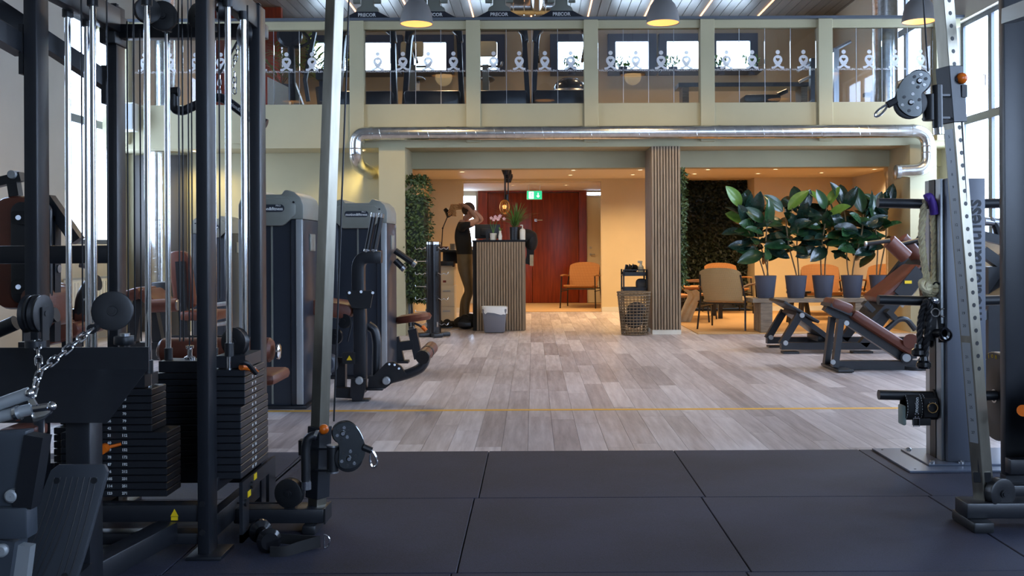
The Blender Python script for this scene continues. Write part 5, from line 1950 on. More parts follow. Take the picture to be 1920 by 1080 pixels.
# leg machine in front of the second tower
Y = 6.95
t = thing('leg_extension', 'black leg machine with tall bent upright, twin grips and brown ankle roller', 'weight machine', (XX(680, Y), Y, 0))
up = fil([P(682, 470, Y), P(672, 476, Y), P(669, 500, Y), P(672, 560, Y), P(678, 600, Y), P(677, 735, Y)], .15)
up = fil([P(716, 482, Y), P(673, 482, Y), P(672, 530, Y), P(676, 600, Y), P(676, 735, Y)], .13, 10)
MB().flat(up, .088, .085, (0, 1, 0)).build('upright', M['frame'], t, bevel=.006)
MB().beam(P(678, 476, Y), P(716, 474, Y), .05, .04).build('cross_head', M['frame'], t)
for k, (a, b) in enumerate((((688, 470), (700, 407)), ((702, 470), (714, 408)))):
    p, q = P(*a, Y - .02), P(*b, Y - .02)
    d = (q - p).normalized()
    g = MB().tube([p, q], .02, 10).build('grip', M['black'], t)
    MB().cyl(q, q + d * .03, .021).build('end_cap', M['chrome'], g)
    MB().cyl(p - d * .012, p + d * .01, .023).build('collar', M['chrome'], g)
MB().prism([(p[0] - XX(678, Y), p[1]) for p in [(XX(653, Y), ZZ(543, Y)), (XX(700, Y), ZZ(542, Y)), (XX(703, Y), ZZ(548, Y)), (XX(698, Y), ZZ(574, Y)), (XX(690, Y), ZZ(576, Y)), (XX(664, Y), ZZ(574, Y)), (XX(657, Y), ZZ(560, Y))]], mat_axes((XX(678, Y), Y - .09, 0), (1, 0, 0), (0, 0, 1), (0, -1, 0)), .02).build('gusset_plate', M['black'], t)
for px, py in ((655, 549), (699, 549), (677, 547)):
    MB().cyl(P(px, py, Y - .1), P(px, py, Y - .115), .01).build('bolt', M['steel'], t)
MB().prism([(XX(p, Y), ZZ(q, Y)) for p, q in ((662, 705), (688, 705), (688, 725), (683, 745), (665, 745), (660, 735))], mat_axes((0, Y - .09, 0), (1, 0, 0), (0, 0, 1), (0, -1, 0)), .03).build('foot_gusset', M['frame'], t)
for px, py in ((673, 714), (724, 714)):
    MB().lathe([(.001, .012), (.022, .012), (.028, .004), (.028, -.02)], P(px, py, Y - .12), (0, -1, 0)).build('pivot_cap', M['silver'], t)
for px, py, r_ in ((646, 602, .052), (629, 631, .056)):
    MB().lathe([(.001, .02), (r_ * .3, .02), (r_ * .3, .012), (r_, .012), (r_, -.012), (.001, -.012)], P(px, py, Y - .05), (-.3, -1, 0)).build('pulley_wheel', M['black'], t)
MB().tube(fil([P(634, 605, Y - .05), P(640, 590, Y - .05), P(655, 590, Y - .05), P(660, 606, Y - .05), P(652, 640, Y - .05)], .05), .006, 6).build('belt', M['cable'], t)
MB().prism(rrect(.32, .11, .05), mat_axes(P(628, 577, Y + .15), (1, 0, -.14), (.14, 0, 1), (0, -1, 0)), .42).build('seat_pad', M['leather'], t, bevel=.015)
MB().tube(fil([P(690, 610, Y + .1), P(702, 618, Y + .1), P(707, 640, Y + .1), P(706, 705, Y + .1)], .08), .035, 12).build('curved_tube', M['frame'], t)
MB().prism([(XX(p, Y), ZZ(q, Y)) for p, q in ((700, 722), (697, 705), (712, 690), (724, 678), (738, 676), (752, 685), (762, 700), (740, 712), (722, 726))], mat_axes((0, Y - .02, 0), (1, 0, 0), (0, 0, 1), (0, -1, 0)), .035).build('cam_plate', M['black'], t)
for px, py in ((730, 683), (740, 684), (748, 691)):
    MB().cyl(P(px, py, Y - .04), P(px, py, Y - .05), .008).build('bolt', M['steel'], t)
MB().tube(fil([P(722, 713, Y), P(770, 700, Y), P(793, 688, Y), P(800, 664, Y)], .1), .036, 12).build('lever_arm', M['frame'], t)
a, b = P(794, 668, Y - .12), P(809, 652, Y + .1)
MB().tube([a, b], .048, 14).build('ankle_roller', M['leather'], t)
MB().cyl(a + (a - b).normalized() * .03, a, .05).build('roller_cap', M['black'], t)
MB().cyl(a + (b - a) * .4, a + (b - a) * .5, .05).build('roller_band', M['black'], t)
MB().beam(P(630, 735, Y), P(668, 737, Y), .08, .07).build('base_rail', M['frame'], t)
MB().beam(P(640, 670, Y + .1), P(640, 733, Y + .1), .07, .07).build('inner_post', M['frame'], t)
MB().tube(fil([P(612, 672, Y + .05), P(625, 670, Y + .05), P(628, 690, Y + .05), P(612, 693, Y + .05)], .03), .03, 10).build('frame_loop', M['panelgrey'], t)
for px, py in ((678, 750), (704, 728)):
    MB().box(P(px, py, Y), (.12, .1, .02)).build('foot', M['black'], t, bevel=.004)
MB().beam(P(704, 705, Y), P(702, 728, Y), .09, .06, (0, 1, 0)).build('rear_gusset', M['frame'], t)
s = MB().prism([(-.02, -.017), (.02, -.017), (0, .017)], mat_axes(P(655, 671, Y - .1), (1, 0, 0), (0, 0, 1), (0, -1, 0)), .003).build('warning_sticker', M['yellow'], t)
MB().box(P(655, 671, Y - .06), (.09, .06, .08)).build('sticker_box', M['black'], t)

# machines behind the cable machine
Y = 11.0
t = thing('far_weight_tower', 'third shrouded weight tower with tall brown back pad, against the back wall', 'weight machine', (XX(400, Y), Y, 0))
shroud_tower(t, XX(358, Y), XX(434, Y), Y, .5, ZZ(402, Y))
Yb = 9.2
MB().prism(rrect(.2, .56, .08), mat_axes(P(343, 525, Yb), (1, 0, 0), (-.12, 0, 1), (0, -1, 0)), .1).build('back_pad', M['leather'], t, bevel=.02)
MB().beam(P(338, 490, Yb - .08), P(347, 632, Yb - .08), .08, .05, (0, 1, 0)).build('back_post', M['frame'], t)
MB().beam(P(320, 636, Yb), P(440, 636, Yb), .08, .07).build('base_rail', M['frame'], t)
MB().box(P(385, 590, Yb), (.36, .4, .09)).build('seat', M['leather'], t, bevel=.03)
MB().beam(P(385, 596, Yb), P(385, 636, Yb), .08, .08).build('seat_post', M['frame'], t)
for py in (573, 610):
    MB().tube([P(395, py, Yb - .2), P(425, py - 4, Yb - .2)], .02, 8).build('grip', M['steel'], t)

Y = 8.2
t = thing('leg_curl_bench', 'brown padded leg curl bench with round roller behind the chrome rods', 'weight machine', (XX(275, Y), Y, 0))
MB().beam(P(243, 556, Y), P(280, 545, Y), .42, .09).build('bench_pad', M['leather'], t, bevel=.03)
MB().beam(P(278, 545, Y), P(308, 572, Y), .42, .09).build('bench_pad', M['leather'], t, bevel=.03)
MB().tube([P(280, 574, Y - .25), P(332, 572, Y - .25)], .055, 14).build('roller', M['leather'], t)
MB().cyl(P(332, 572, Y - .25), P(335, 572, Y - .25), .045).build('roller_cap', M['steel'], t)
MB().beam(P(262, 560, Y), P(248, 650, Y), .08, .08).beam(P(285, 575, Y), P(300, 650, Y), .08, .08).build('legs_frame', M['frame'], t)
MB().beam(P(235, 648, Y), P(320, 648, Y), .1, .06).build('base_rail', M['frame'], t)
MB().bb(XX(283, 9.5), XX(318, 9.5), 9.5, 9.9, 0, ZZ(526, 9.5)).build('weight_box', M['black'], t, bevel=.01)
Y = 6.2
t = thing('abductor_machine', 'low red-brown seat machine with black joints beside the radiator', 'weight machine', (XX(140, Y), Y, 0))
MB().prism(rrect(.27, .09, .04), mat_axes(P(136, 622, Y), (1, 0, .35), (-.35, 0, 1), (0, -1, 0)), .4).build('seat_pad', M['leather'], t, bevel=.015)
MB().prism(rrect(.13, .3, .05), mat_axes(P(95, 575, Y), (1, 0, 0), (-.15, 0, 1), (0, -1, 0)), .35).build('back_pad', M['leather'], t, bevel=.02)
MB().tube(fil([P(152, 600, Y), P(158, 555, Y), P(172, 532, Y), P(185, 530, Y)], .08), .05, 12).build('arm_joint', M['black'], t)
MB().tube([P(162, 565, Y - .1), P(163, 590, Y - .1)], .022, 8).build('grip', M['black'], t)
MB().cyl(P(162, 563, Y - .1), P(162, 560, Y - .1), .024).build('grip_end', M['steel'], t)
MB().beam(P(105, 585, Y), P(150, 587, Y), .05, .05).build('link_arm', M['frame'], t)
MB().box(P(158, 594, Y), (.1, .1, .07)).build('knee_pad', M['leather'], t, bevel=.02)
MB().beam(P(135, 630, Y), P(135, 780, Y), .09, .09).beam(P(90, 782, Y), P(190, 782, Y), .09, .05).build('stand', M['frame'], t)
Y = 4.8
t = thing('chest_press', 'brown chest press backrest with black shell and diagonal arm behind the first upright', 'weight machine', (XX(30, Y), Y, 0))
MB().prism(rrect(.27, .56, .08), mat_axes(P(45, 474, Y), (1, 0, 0), (0, 0, 1), (0, -1, 0)), .1).build('back_pad', M['leather'], t, bevel=.03)
MB().prism(rrect(.2, .5, .05), mat_axes(P(60, 474, Y - .065), (1, 0, 0), (0, 0, 1), (0, -1, 0)), .03).build('back_shell', M['frame'], t, bevel=.01)
for py in (408, 538):
    b = MB().prism(rrect(.12, .065, .015), mat_axes(P(45, py, Y - .085), (1, 0, 0), (0, 0, 1), (0, -1, 0)), .015).build('shell_bracket', M['black'], t)
    MB().cyl(P(34, py, Y - .1), P(34, py, Y - .11), .012).build('bolt', M['steel'], b)
MB().beam(P(-15, 345, Y), P(42, 331, Y), .05, .045).build('top_arm', M['frame'], t)
MB().beam(P(24, 330, Y), P(30, 368, Y), .05, .045, (0, 1, 0)).build('pad_mount', M['frame'], t)
MB().lathe([(.001, .012), (.02, .012), (.022, 0), (.022, -.05)], P(23, 327, Y - .03), (0, -1, 0)).build('pivot_cap', M['silver'], t)
MB().beam(P(90, 372, Y), P(146, 452, Y), .06, .055).build('diagonal_arm', M['frame'], t)
MB().tube([P(92, 405, Y), P(106, 403, Y)], .01, 8).build('adjuster', M['steel'], t)
MB().tube([P(80, 507, Y), P(108, 504, Y)], .018, 8).build('grip', M['black'], t)
MB().cyl(P(107, 504, Y), P(112, 504, Y), .02).build('grip_end', M['steel'], t)
MB().tube([P(150, 497, Y), P(166, 500, Y)], .014, 8).build('pin', M['steel'], t)
MB().beam(P(98, 405, Y), P(97, 640, Y), .06, .06).build('post', M['frame'], t)
MB().prism(rrect(.12, .2, .05), mat_axes(P(88, 575, Y), (1, 0, 0), (0, 0, 1), (0, -1, 0)), .3).build('seat_pad', M['leather'], t, bevel=.02)
for a, b in (((-5, 620), (30, 605)), ((60, 600), (106, 590))):
    MB().tube([P(*a, Y - .3), P(*b, Y - .3)], .035, 12).build('foam_grip', M['black'], t)
MB().beam(P(60, 640, Y), P(60, 870, Y), .09, .09).beam(P(-20, 874, Y), P(120, 874, Y), .09, .05).build('stand', M['frame'], t)

# ------------------------------------------------------------------ right hand benches
Y = 10.15
t = thing('hack_squat', 'black hack squat machine with brown back pad and shoulder pads before the plant bench', 'weight machine', (XX(1610, Y), Y, 0))
MB().beam(P(1456, 563, Y), P(1520, 600, Y), .62, .03).build('foot_plate', M['black'], t, bevel=.006)
MB().beam(P(1480, 584, Y), P(1562, 646, Y), .5, .05).build('plate_frame', M['frame'], t)
MB().box(P(1537, 632, Y), (.16, .4, .06)).build('bump_stop', M['black'], t, bevel=.01)
for dy in (-.3, .3):
    MB().beam(P(1484, 586, Y) + V((0, dy, 0)), P(1452, 640, Y) + V((0, dy, 0)), .06, .07).build('strut', M['frame'], t)
    MB().cyl(P(1487, 587, Y) + V((0, dy - .03, 0)), P(1487, 587, Y) + V((0, dy - .05, 0)), .025).build('pivot_cap', M['silver'], t)
    MB().cyl(P(1457, 637, Y) + V((0, dy - .03, 0)), P(1457, 637, Y) + V((0, dy - .05, 0)), .025).build('pivot_cap', M['silver'], t)
    MB().beam(P(1450, 643, Y) + V((0, dy, 0)), P(1790, 643, Y) + V((0, dy, 0)), .08, .07).build('base_rail', M['frame'], t)
    MB().beam(P(1598, 641, Y) + V((0, dy, 0)), P(1768, 424, Y) + V((0, dy, 0)), .08, .085).build('guide_rail', M['frame'], t)
    MB().beam(P(1745, 455, Y) + V((0, dy, 0)), P(1765, 645, Y) + V((0, dy, 0)), .08, .08, (0, 1, 0)).build('rear_post', M['frame'], t)
    MB().box(V((XX(1466, Y), Y + dy, .012)), (.16, .12, .02)).build('foot', M['black'], t)
    MB().box(V((XX(1596, Y), Y + dy, .012)), (.2, .12, .02)).build('foot', M['black'], t)
MB().beam(P(1610, 610, Y - .1), P(1724, 490, Y - .1), .5, .05).build('carriage', M['frame'], t)
MB().beam(P(1636, 562, Y - .1), P(1716, 500, Y - .1), .5, .09, (0, 0, 1)).build('back_pad', M['leather'], t, bevel=.03)
q = MB().box(P(1703, 529, Y - .4), (.07, .004, .03)).build('warning_sticker', M['yellow'], t)
MB().beam(P(1688, 556, Y - .37), P(1728, 508, Y - .37), .02, .16).build('carriage_side', M['frame'], t)
for k, (a, b) in enumerate((((1667, 452), (1699, 482)), ((1690, 447), (1722, 484)))):
    MB().tube([P(*a, Y - .3 + k * .35), P(*b, Y - .3 + k * .35)], .075, 14).build('shoulder_pad', M['leather'], t)
for k, (a, b) in enumerate((((1625, 457), (1668, 451)), ((1690, 458), (1724, 450)))):
    MB().tube([P(*a, Y - .35 + k * .3), P(*b, Y - .35 + k * .3)], .024, 10).build('grip', M['black'], t)
    MB().cyl(P(*a, Y - .35 + k * .3), P(*a, Y - .35 + k * .3) - V((.02, 0, 0)), .025).build('grip_end', M['steel'], t)
MB().tube([P(1690, 575, Y - .3), P(1718, 540, Y - .3)], .02, 8).build('damper', M['steel'], t)
MB().tube(fil([P(1660, 620, Y - .35), P(1685, 598, Y - .35), P(1700, 598, Y - .35), P(1716, 618, Y - .35)], .08), .028, 10).build('safety_handle', M['frame'], t)
for px, py in ((1628, 575), (1670, 590)):
    MB().box(P(px, py, Y - .42), (.12, .1, .05), Matrix.Rotation(R(45), 3, 'Y')).build('roller_block', M['black'], t)

Y = 8.55
t = thing('decline_bench', 'black framed decline bench with long brown pad and small head pad', 'bench', (XX(1625, Y), Y, 0))
MB().beam(P(1551, 565, Y), P(1590, 580, Y), .3, .09).build('head_pad', M['leather'], t, bevel=.03)
MB().beam(P(1590, 585, Y), P(1703, 658, Y), .3, .085).build('long_pad', M['leather'], t, bevel=.035)
MB().beam(P(1548, 574, Y), P(1690, 668, Y), .1, .08).build('spine_beam', M['frame'], t)
MB().beam(P(1548, 570, Y), P(1588, 588, Y), .28, .03).build('head_board', M['black'], t)
for dy in (-.12, .12):
    MB().beam(P(1568, 596, Y) + V((0, dy, 0)), P(1557, 685, Y) + V((0, dy, 0)), .05, .07, (0, 1, 0)).build('front_post', M['frame'], t)
    MB().cyl(P(1576, 603, Y) + V((0, dy - .03, 0)), P(1576, 603, Y) + V((0, dy - .05, 0)), .022).build('pivot_cap', M['silver'], t)
MB().cyl(P(1562, 679, Y - .16), P(1562, 679, Y - .18), .022).build('pivot_cap', M['silver'], t)
MB().beam(P(1560, 684, Y), P(1700, 684, Y), .09, .075).build('base_rail', M['frame'], t)
MB().bb(XX(1562, Y) - .04, XX(1562, Y) + .1, Y - .25, Y + .25, .005, .03).build('front_foot', M['black'], t, bevel=.006)
MB().cyl(P(1700, 671, Y - .12), P(1700, 671, Y + .12), .05).build('hinge_drum', M['frame'], t)
MB().cyl(P(1700, 671, Y - .12), P(1700, 671, Y - .14), .035).build('pivot_cap', M['silver'], t)
MB().beam(P(1718, 700, Y), P(1765, 660, Y), .09, .14).build('rear_brace', M['frame'], t)
MB().cyl((XX(1715, Y), Y, .004), (XX(1715, Y), Y, .03), .12).build('rear_foot', M['black'], t)
MB().beam(P(1690, 680, Y), P(1790, 690, Y), .08, .07).build('rear_rail', M['frame'], t)
MB().tube([P(1708, 640, Y - .2), P(1708, 640, Y + .25)], .065, 14).build('leg_roller', M['leather'], t)
MB().beam(P(1712, 672, Y), P(1710, 640, Y), .05, .05, (0, 1, 0)).build('roller_post', M['frame'], t)

# plate loaded machine behind the storage tower
Y = 6.6
t = thing('incline_press', 'dark plate loaded press behind the storage tower by the tall window', 'weight machine', (XX(1875, Y), Y, 0))
MB().beam(P(1840, 470, Y), P(1882, 500, Y), .07, .07).build('press_arm', M['frame'], t)
MB().tube([P(1845, 415, Y), P(1880, 418, Y)], .03, 12).build('weight_horn', M['steel'], t)
MB().tube(fil([P(1855, 412, Y), P(1868, 420, Y), P(1876, 450, Y)], .05), .03, 10).build('handle_loop', M['black'], t)
MB().beam(P(1835, 440, Y), P(1880, 452, Y), .06, .06).build('cross_bar', M['frame'], t)
MB().beam(P(1850, 560, Y), P(1905, 480, Y), .4, .05).build('back_board', M['frame'], t)
MB().beam(P(1860, 500, Y), P(1860, 760, Y), .09, .09).build('post', M['frame'], t)
MB().beam(P(1840, 595, Y), P(1890, 555, Y), .05, .05).build('lower_arm', M['steel'], t)
MB().tube([P(1850, 612, Y), P(1868, 616, Y)], .022, 10).build('foot_peg', M['steel'], t)
MB().beam(P(1800, 762, Y), P(1930, 762, Y), .09, .05).build('base_rail', M['frame'], t)
# ------------------------------------------------------------------ cable machine, near the camera
YA, YB2 = 3.4, 4.03
PD = .09


def weight_stack(t, cx, cy, ax, z0, nl, nu, wl, wu, dp, labels, lab_dir, pitch=.0262, top=.045, mark=(-.05, .03)):
    """ax: unit vector along the plate length"""
    ax = V(ax)
    ay = V((0, 0, 1)).cross(ax)
    T0 = lambda z: mat_axes((cx, cy, z), ax, ay, (0, 0, 1))
    me = {}
    for i in range(nl + nu):
        w_ = wl if i < nl else wu
        z = z0 + i * pitch
        if w_ not in me:
            o = MB().box((0, 0, pitch / 2 - .0012), (w_, dp, pitch - .0024)).build('weight_plate', M['stack'], None, bevel=.0025, seg=1)
            me[w_] = o.data
        else:
            o = bpy.data.objects.new('weight_plate', me[w_])
            C.objects.link(o)
        o.parent = t
        o.matrix_basis = world(t).inverted() @ T0(z)
        if labels and i < len(labels):
            n = V(lab_dir)
            for q, s in zip(mark, labels[i]):
                c = V((cx, cy, z + pitch / 2)) + n * (dp / 2 + .0008) + ax * q
                xr = V((0, 0, 1)).cross(n)
                text(s, .0135, mat_axes(c, xr, (0, 0, 1), n), M['ink'], o, 'lettering', .0003, .0004)
    zt = z0 + (nl + nu) * pitch
    MB().box((0, 0, top / 2), (wu * .8, dp * .9, top)).build('x', M['stack'])
    o = C.objects[-1]
    o.name = 'head_plate'
    o.parent = t
    o.matrix_basis = world(t).inverted() @ T0(zt + .002)
    return zt + top


LBS = [('123', '271'), ('114', '251'), ('105', '231'), ('96', '212'), ('87', '192'), ('78', '172'), ('69', '152'), ('60', '132'), ('51', '112'), ('42', '92'), ('36', '79'), ('32', '70'), ('27', '59'), ('23', '50'), ('18', '40'), ('14', '30'), ('9', '20'), ('5', '11')]
t = thing('cable_station', 'large black multi station cable machine with four weight stacks and chrome guide rods', 'cable machine', (-1.45, 3.75, 0))
px_ = {'a': (-1.796, -1.749), 'b': (-1.19, -1.147)}
for k, (x0, x1, y0) in enumerate(((-1.796, -1.749, YA), (-1.815, -1.768, 4.1), (-1.19, -1.147, YA), (-1.186, -1.14, YB2))):
    zt = 2.45 if y0 == YA else (2.14 if k == 1 else 2.12)
    MB().bb(x0, x1, y0, y0 + PD, .012, zt).build('upright', M['frame'], t, bevel=.005)
    MB().bb(x0 - .03, x1 + .05, y0 - .035, y0 + PD + .03, .008, .022).build('foot_plate', M['frame'], t, bevel=.003)
    MB().bb(x0 - .002, x1 + .002, y0 - .004, y0 + .02, zt, zt + .004).build('end_cap', M['black'], t)
    for z in (.1, .2):
        MB().cyl((x1 - .024, y0 - .001, z), (x1 - .024, y0 - .008, z), .011, n=8).build('bolt', M['black'], t)
for x0, x1, y1 in ((-1.796, -1.749, 4.1), (-1.19, -1.147, YB2)):
    MB().bb(x0, x1, YA + PD, y1, 2.02, 2.12).build('top_side_beam', M['frame'], t, bevel=.004)
    MB().bb(x0, x1, YA + PD, y1, .06, .14).bb(x0, x1, YA + PD, y1, .22, .27).build('base_side_rail', M['frame'], t, bevel=.004)
MB().bb(-1.768, -1.14, 4.11, 4.17, 2.0, 2.06).build('top_back_beam', M['frame'], t, bevel=.004)
MB().bb(-1.749, -1.19, 3.42, 3.49, .13, .19).build('base_front_beam', M['frame'], t, bevel=.004)
MB().bb(-1.749, -1.19, 3.42, 3.49, .05, .09).build('base_front_rail', M['frame'], t, bevel=.004)
MB().bb(-1.768, -1.14, 4.11, 4.18, .1, .17).build('base_back_beam', M['frame'], t, bevel=.004)
MB().bb(-1.83, -1.76, 4.07, 4.2, 1.97, 2.1).build('corner_joint', M['black'], t, bevel=.006)
s = MB().prism([(-.014, -.012), (.014, -.012), (0, .014)], mat_axes((XX(325, 3.42), 3.418, .163), (1, 0, 0), (0, 0, 1), (0, -1, 0)), .002).build('warning_sticker', M['yellow'], t)
MB().box((XX(325, 3.42), 3.4185, .143), (.024, .002, .012)).build('warning_sticker', M['yellow'], t)
# ladder plate at the base beside the third stack with stickers
xr = -1.06
m = MB()
m.bb(xr - .012, xr, 3.5, 3.95, .2, .25).bb(xr - .012, xr, 3.5, 3.58, .03, .2).bb(xr - .012, xr, 3.85, 3.95, .03, .2).bb(xr - .012, xr, 3.5, 3.95, .03, .06)
m.build('base_frame_plate', M['frame'], t)
for y, z in ((3.58, .19), (3.66, .235)):
    MB().box((xr + .001, y, z), (.002, .035, .022)).build('warning_sticker', M['yellow'], t)
    MB().cyl((xr, y - .05, z - .02), (xr + .008, y - .05, z - .02), .014, n=10).build('bolt', M['black'], t)
# stacks
zs1 = weight_stack(t, -1.527, 3.57, (1, 0, 0), .2, 9, 6, .386, .278, .14, LBS, (0, -1, 0), mark=(-.015, .04))
zs3 = weight_stack(t, -1.13, 3.69, (0, 1, 0), .26, 10, 5, .36, .26, .125, LBS, (1, 0, 0), mark=(-.035, .005))
zs2 = weight_stack(t, -1.43, 4.0, (1, 0, 0), .2, 10, 5, .34, .26, .13, None, (0, -1, 0))
zs4 = weight_stack(t, -1.74, 3.78, (0, 1, 0), .2, 9, 5, .36, .26, .11, None, (1, 0, 0))
for (x, y, z) in ((-1.427, 3.57, .2), (-1.627, 3.57, .2), (-1.135, 3.594, .26), (-1.135, 3.79, .26), (XX(315, 4.0), 4.0, .2), (XX(315, 4.0) + .19, 4.0, .2), (XX(129, 3.74), 3.74, .2), (XX(129, 3.74), 3.9, .2)):
    MB().cyl((x, y, z), (x, y, 2.03), .0115, n=14).build('guide_rod', M['chrome'], t)
    zz = {.26: zs3}.get(z, zs1 if abs(y - 3.57) < .01 else zs2)
    MB().cyl((x, y, zz), (x, y, zz + .05), .017, n=14).build('rod_bushing', M['black'], t)
    MB().cyl((x, y, 2.0), (x, y, 2.03), .02, n=12).build('rod_collar', M['black'], t)
for (x, y, z) in ((-1.527, 3.57, zs1), (-1.13, 3.69, zs3), (XX(355, 4.0), 4.0, zs2)):
    MB().lathe([(.022, 0), (.022, .012), (.01, .018), (.01, .045), (.016, .05), (.016, .06), (.001, .06)], (x, y, z)).build('stack_bolt', M['chrome'], t)
# selector pins
for p, d in ((P(197, 840, 3.48), (0, -1, 0)), ):
    MB().cyl(p, p + V(d) * .03, .018).build('selector_pin', M['orange'], t, label='orange selector pin')
    MB().cyl(p + V((.05, .02, .01)), p + V((.0, .0, 0)), .006).build('pin_shaft', M['orange'], t)
o = MB().tube(fil([P(452, 688, 3.55), P(470, 690, 3.6), P(482, 700, 3.6)], .03), .012, 8)
o.build('selector_pin', M['orange'], t, label='orange selector pin')
MB().tube(fil([P(450, 680, 3.5), P(464, 680, 3.5), P(480, 700, 3.55)], .02), .009, 8).build('pin_cord', M['cable'], t)
# cables
for (px, y0, y1, Y) in ((152, -30, 650, 3.5), (200, -30, 640, 3.9), (238, 40, 690, 3.95), (250, -30, 640, 3.55), (262, 55, 640, 3.95), (334, -20, 640, 3.8), (341, -20, 640, 3.9), (352, -20, 668, 4.0), (358, -20, 640, 4.05), (410, -20, 560, 3.6), (464, 10, 640, 3.69)):
    a, b = P(px, y0, Y), P(px, y1, Y)
    b.x = a.x
    MB().cyl(a, b, .0032, n=6).build('cable', M['cable'], t)
# pulleys
def pulley(t, c, r_, ax, w_=.03, mt='black'):
    o = MB().lathe([(.001, w_ * .6), (r_ * .24, w_ * .6), (r_ * .26, w_ * .42), (r_ * .9, w_ * .5), (r_, w_ * .42), (r_ * .93, 0), (r_, -w_ * .42), (r_ * .9, -w_ * .5), (.001, -w_ * .5)], c, ax, 28).build('pulley_wheel', M[mt], t)
    d = V(ax).normalized()
    MB().cyl(V(c) + d * w_ * .6, V(c) + d * (w_ * .6 + .004), r_ * .14, n=10).build('hub_bolt', M['black'], o)
    return o


for (px, py, Y, r_, ax) in ((441, 641, 3.66, .055, (-.35, -1, 0)), (372, 30, 3.9, .05, (-.6, -1, 0)), (276, 20, 3.8, .05, (.9, -1, 0)), (415, 18, 3.62, .045, (-1, -.4, 0)), (458, 65, 3.85, .05, (-1, -.8, 0)), (305, 30, 3.95, .06, (.2, -1, 0))):
    pulley(t, P(px, py, Y), r_, ax)
MB().beam(P(441, 663, 3.66), P(441, 690, 3.66), .03, .02).build('pulley_yoke', M['black'], t)
# slanted press arms with end plates leaving the first two uprights
MB().beam(P(203, 155, 4.15), P(-40, -5, 3.7), .05, .07).build('pull_up_arm', M['frame'], t)
MB().beam(P(42, 88, 3.45), P(-40, 40, 3.2), .05, .07).build('pull_up_arm', M['frame'], t)
MB().bb(-1.835, -1.815, 4.1, 4.18, ZZ(190, 4.1), ZZ(118, 4.1)).build('arm_flange', M['black'], t)
MB().bb(-1.812, -1.797, YA, YA + PD, ZZ(134, YA), ZZ(40, YA)).build('arm_flange', M['black'], t)
MB().bb(-2.6, -1.815, 4.11, 4.17, ZZ(490, 4.1), ZZ(456, 4.1)).build('cross_strut', M['frame'], t, bevel=.004)
MB().cyl(P(234, 646, 3.9), P(234, 630, 3.9), .042).build('rod_cap', M['frame'], t, bevel=.004)
MB().cyl(P(234, 632, 3.9), P(234, 625, 3.9), .02).build('rod_nut', M['steel'], t)
MB().cyl((P(234, 646, 3.9)), (XX(234, 3.9), 3.9, .2), .02).build('rod_shaft', M['frame'], t)
# low row end: guard plate, post, foot plate, pulleys
YG = 3.02
m = MB()
m.prism([(XX(-30, YG), ZZ(647, YG)), (XX(278, YG), ZZ(647, YG)), (XX(278, YG), ZZ(690, YG)), (XX(-30, YG), ZZ(690, YG))], mat_axes((0, YG, 0), (1, 0, 0), (0, 0, 1), (0, -1, 0)), .006)
a, b, c, d = P(-30, 690, YG), P(278, 690, YG), P(200, 793, YG - .12), P(-30, 793, YG - .12)
m.add([a, b, c, d, a + V((0, .006, 0)), b + V((0, .006, 0)), c + V((0, .006, 0)), d + V((0, .006, 0))], [(0, 1, 2, 3), (7, 6, 5, 4), (0, 4, 5, 1), (1, 5, 6, 2), (2, 6, 7, 3), (3, 7, 4, 0)])
m.build('guard_plate', M['stack'], t)
MB().bb(XX(120, 2.95), XX(167, 2.95), 2.95, 3.04, .01, ZZ(770, 2.95)).build('low_row_post', M['frame'], t, bevel=.006)
MB().beam((XX(150, 3), 3.0, .08), (-1.3, 3.42, .1), .08, .07).build('low_row_rail', M['frame'], t, bevel=.004)
YFp = 2.72
mm = mat_axes((XX(118, YFp), YFp, ZZ(985, YFp)), (1, 0, 0), (.13, .22, 1), (0, -1, .22))
poly = [(-.17, -.2), (-.085, .08), (-.072, .155), (-.055, .176), (.06, .18), (.085, .176), (.1, .155), (.09, .08), (.0, -.2)]
poly = [(-.115, -.2), (.062, -.2), (.078, -.05), (.088, .1), (.092, .155), (.078, .176), (-.052, .176), (-.072, .158), (-.09, .05)]
fp = MB().prism(poly, mm, .018).build('tread_plate', M['footplate'], t, bevel=.004)
for k in range(8):
    q = (k - 3.5) / 3.5
    pts = []
    for i in range(8):
        v = .14 - i * .042
        u = .005 + q * .06 - .12 * (i / 7) ** 2 * (.4 + .0 * q) * (1 if q < .3 else .4)
        if u < -.1 - .0 * i or v < -.19:
            break
        pts.append(mm @ V((u, v, .0095)))
    if len(pts) > 2:
        MB().tube(pts, .0022, 5).build('groove', M['black'], fp)
for u, v in ((-.045, .13), (.06, .13), (-.075, -.13), (.035, -.13)):
    MB().cyl(mm @ V((u, v, .008)), mm @ V((u, v, .012)), .009, n=12).build('screw', M['black'], fp)
MB().beam(mm @ V((0, 0, -.02)), (XX(143, 2.98), 2.98, ZZ(985, YFp) - .05), .06, .06).build('plate_bracket', M['frame'], t)
MB().beam((XX(150, 2.98), 3.0, .1), mm @ V((.03, -.17, -.02)), .06, .06).build('plate_strut', M['frame'], t)
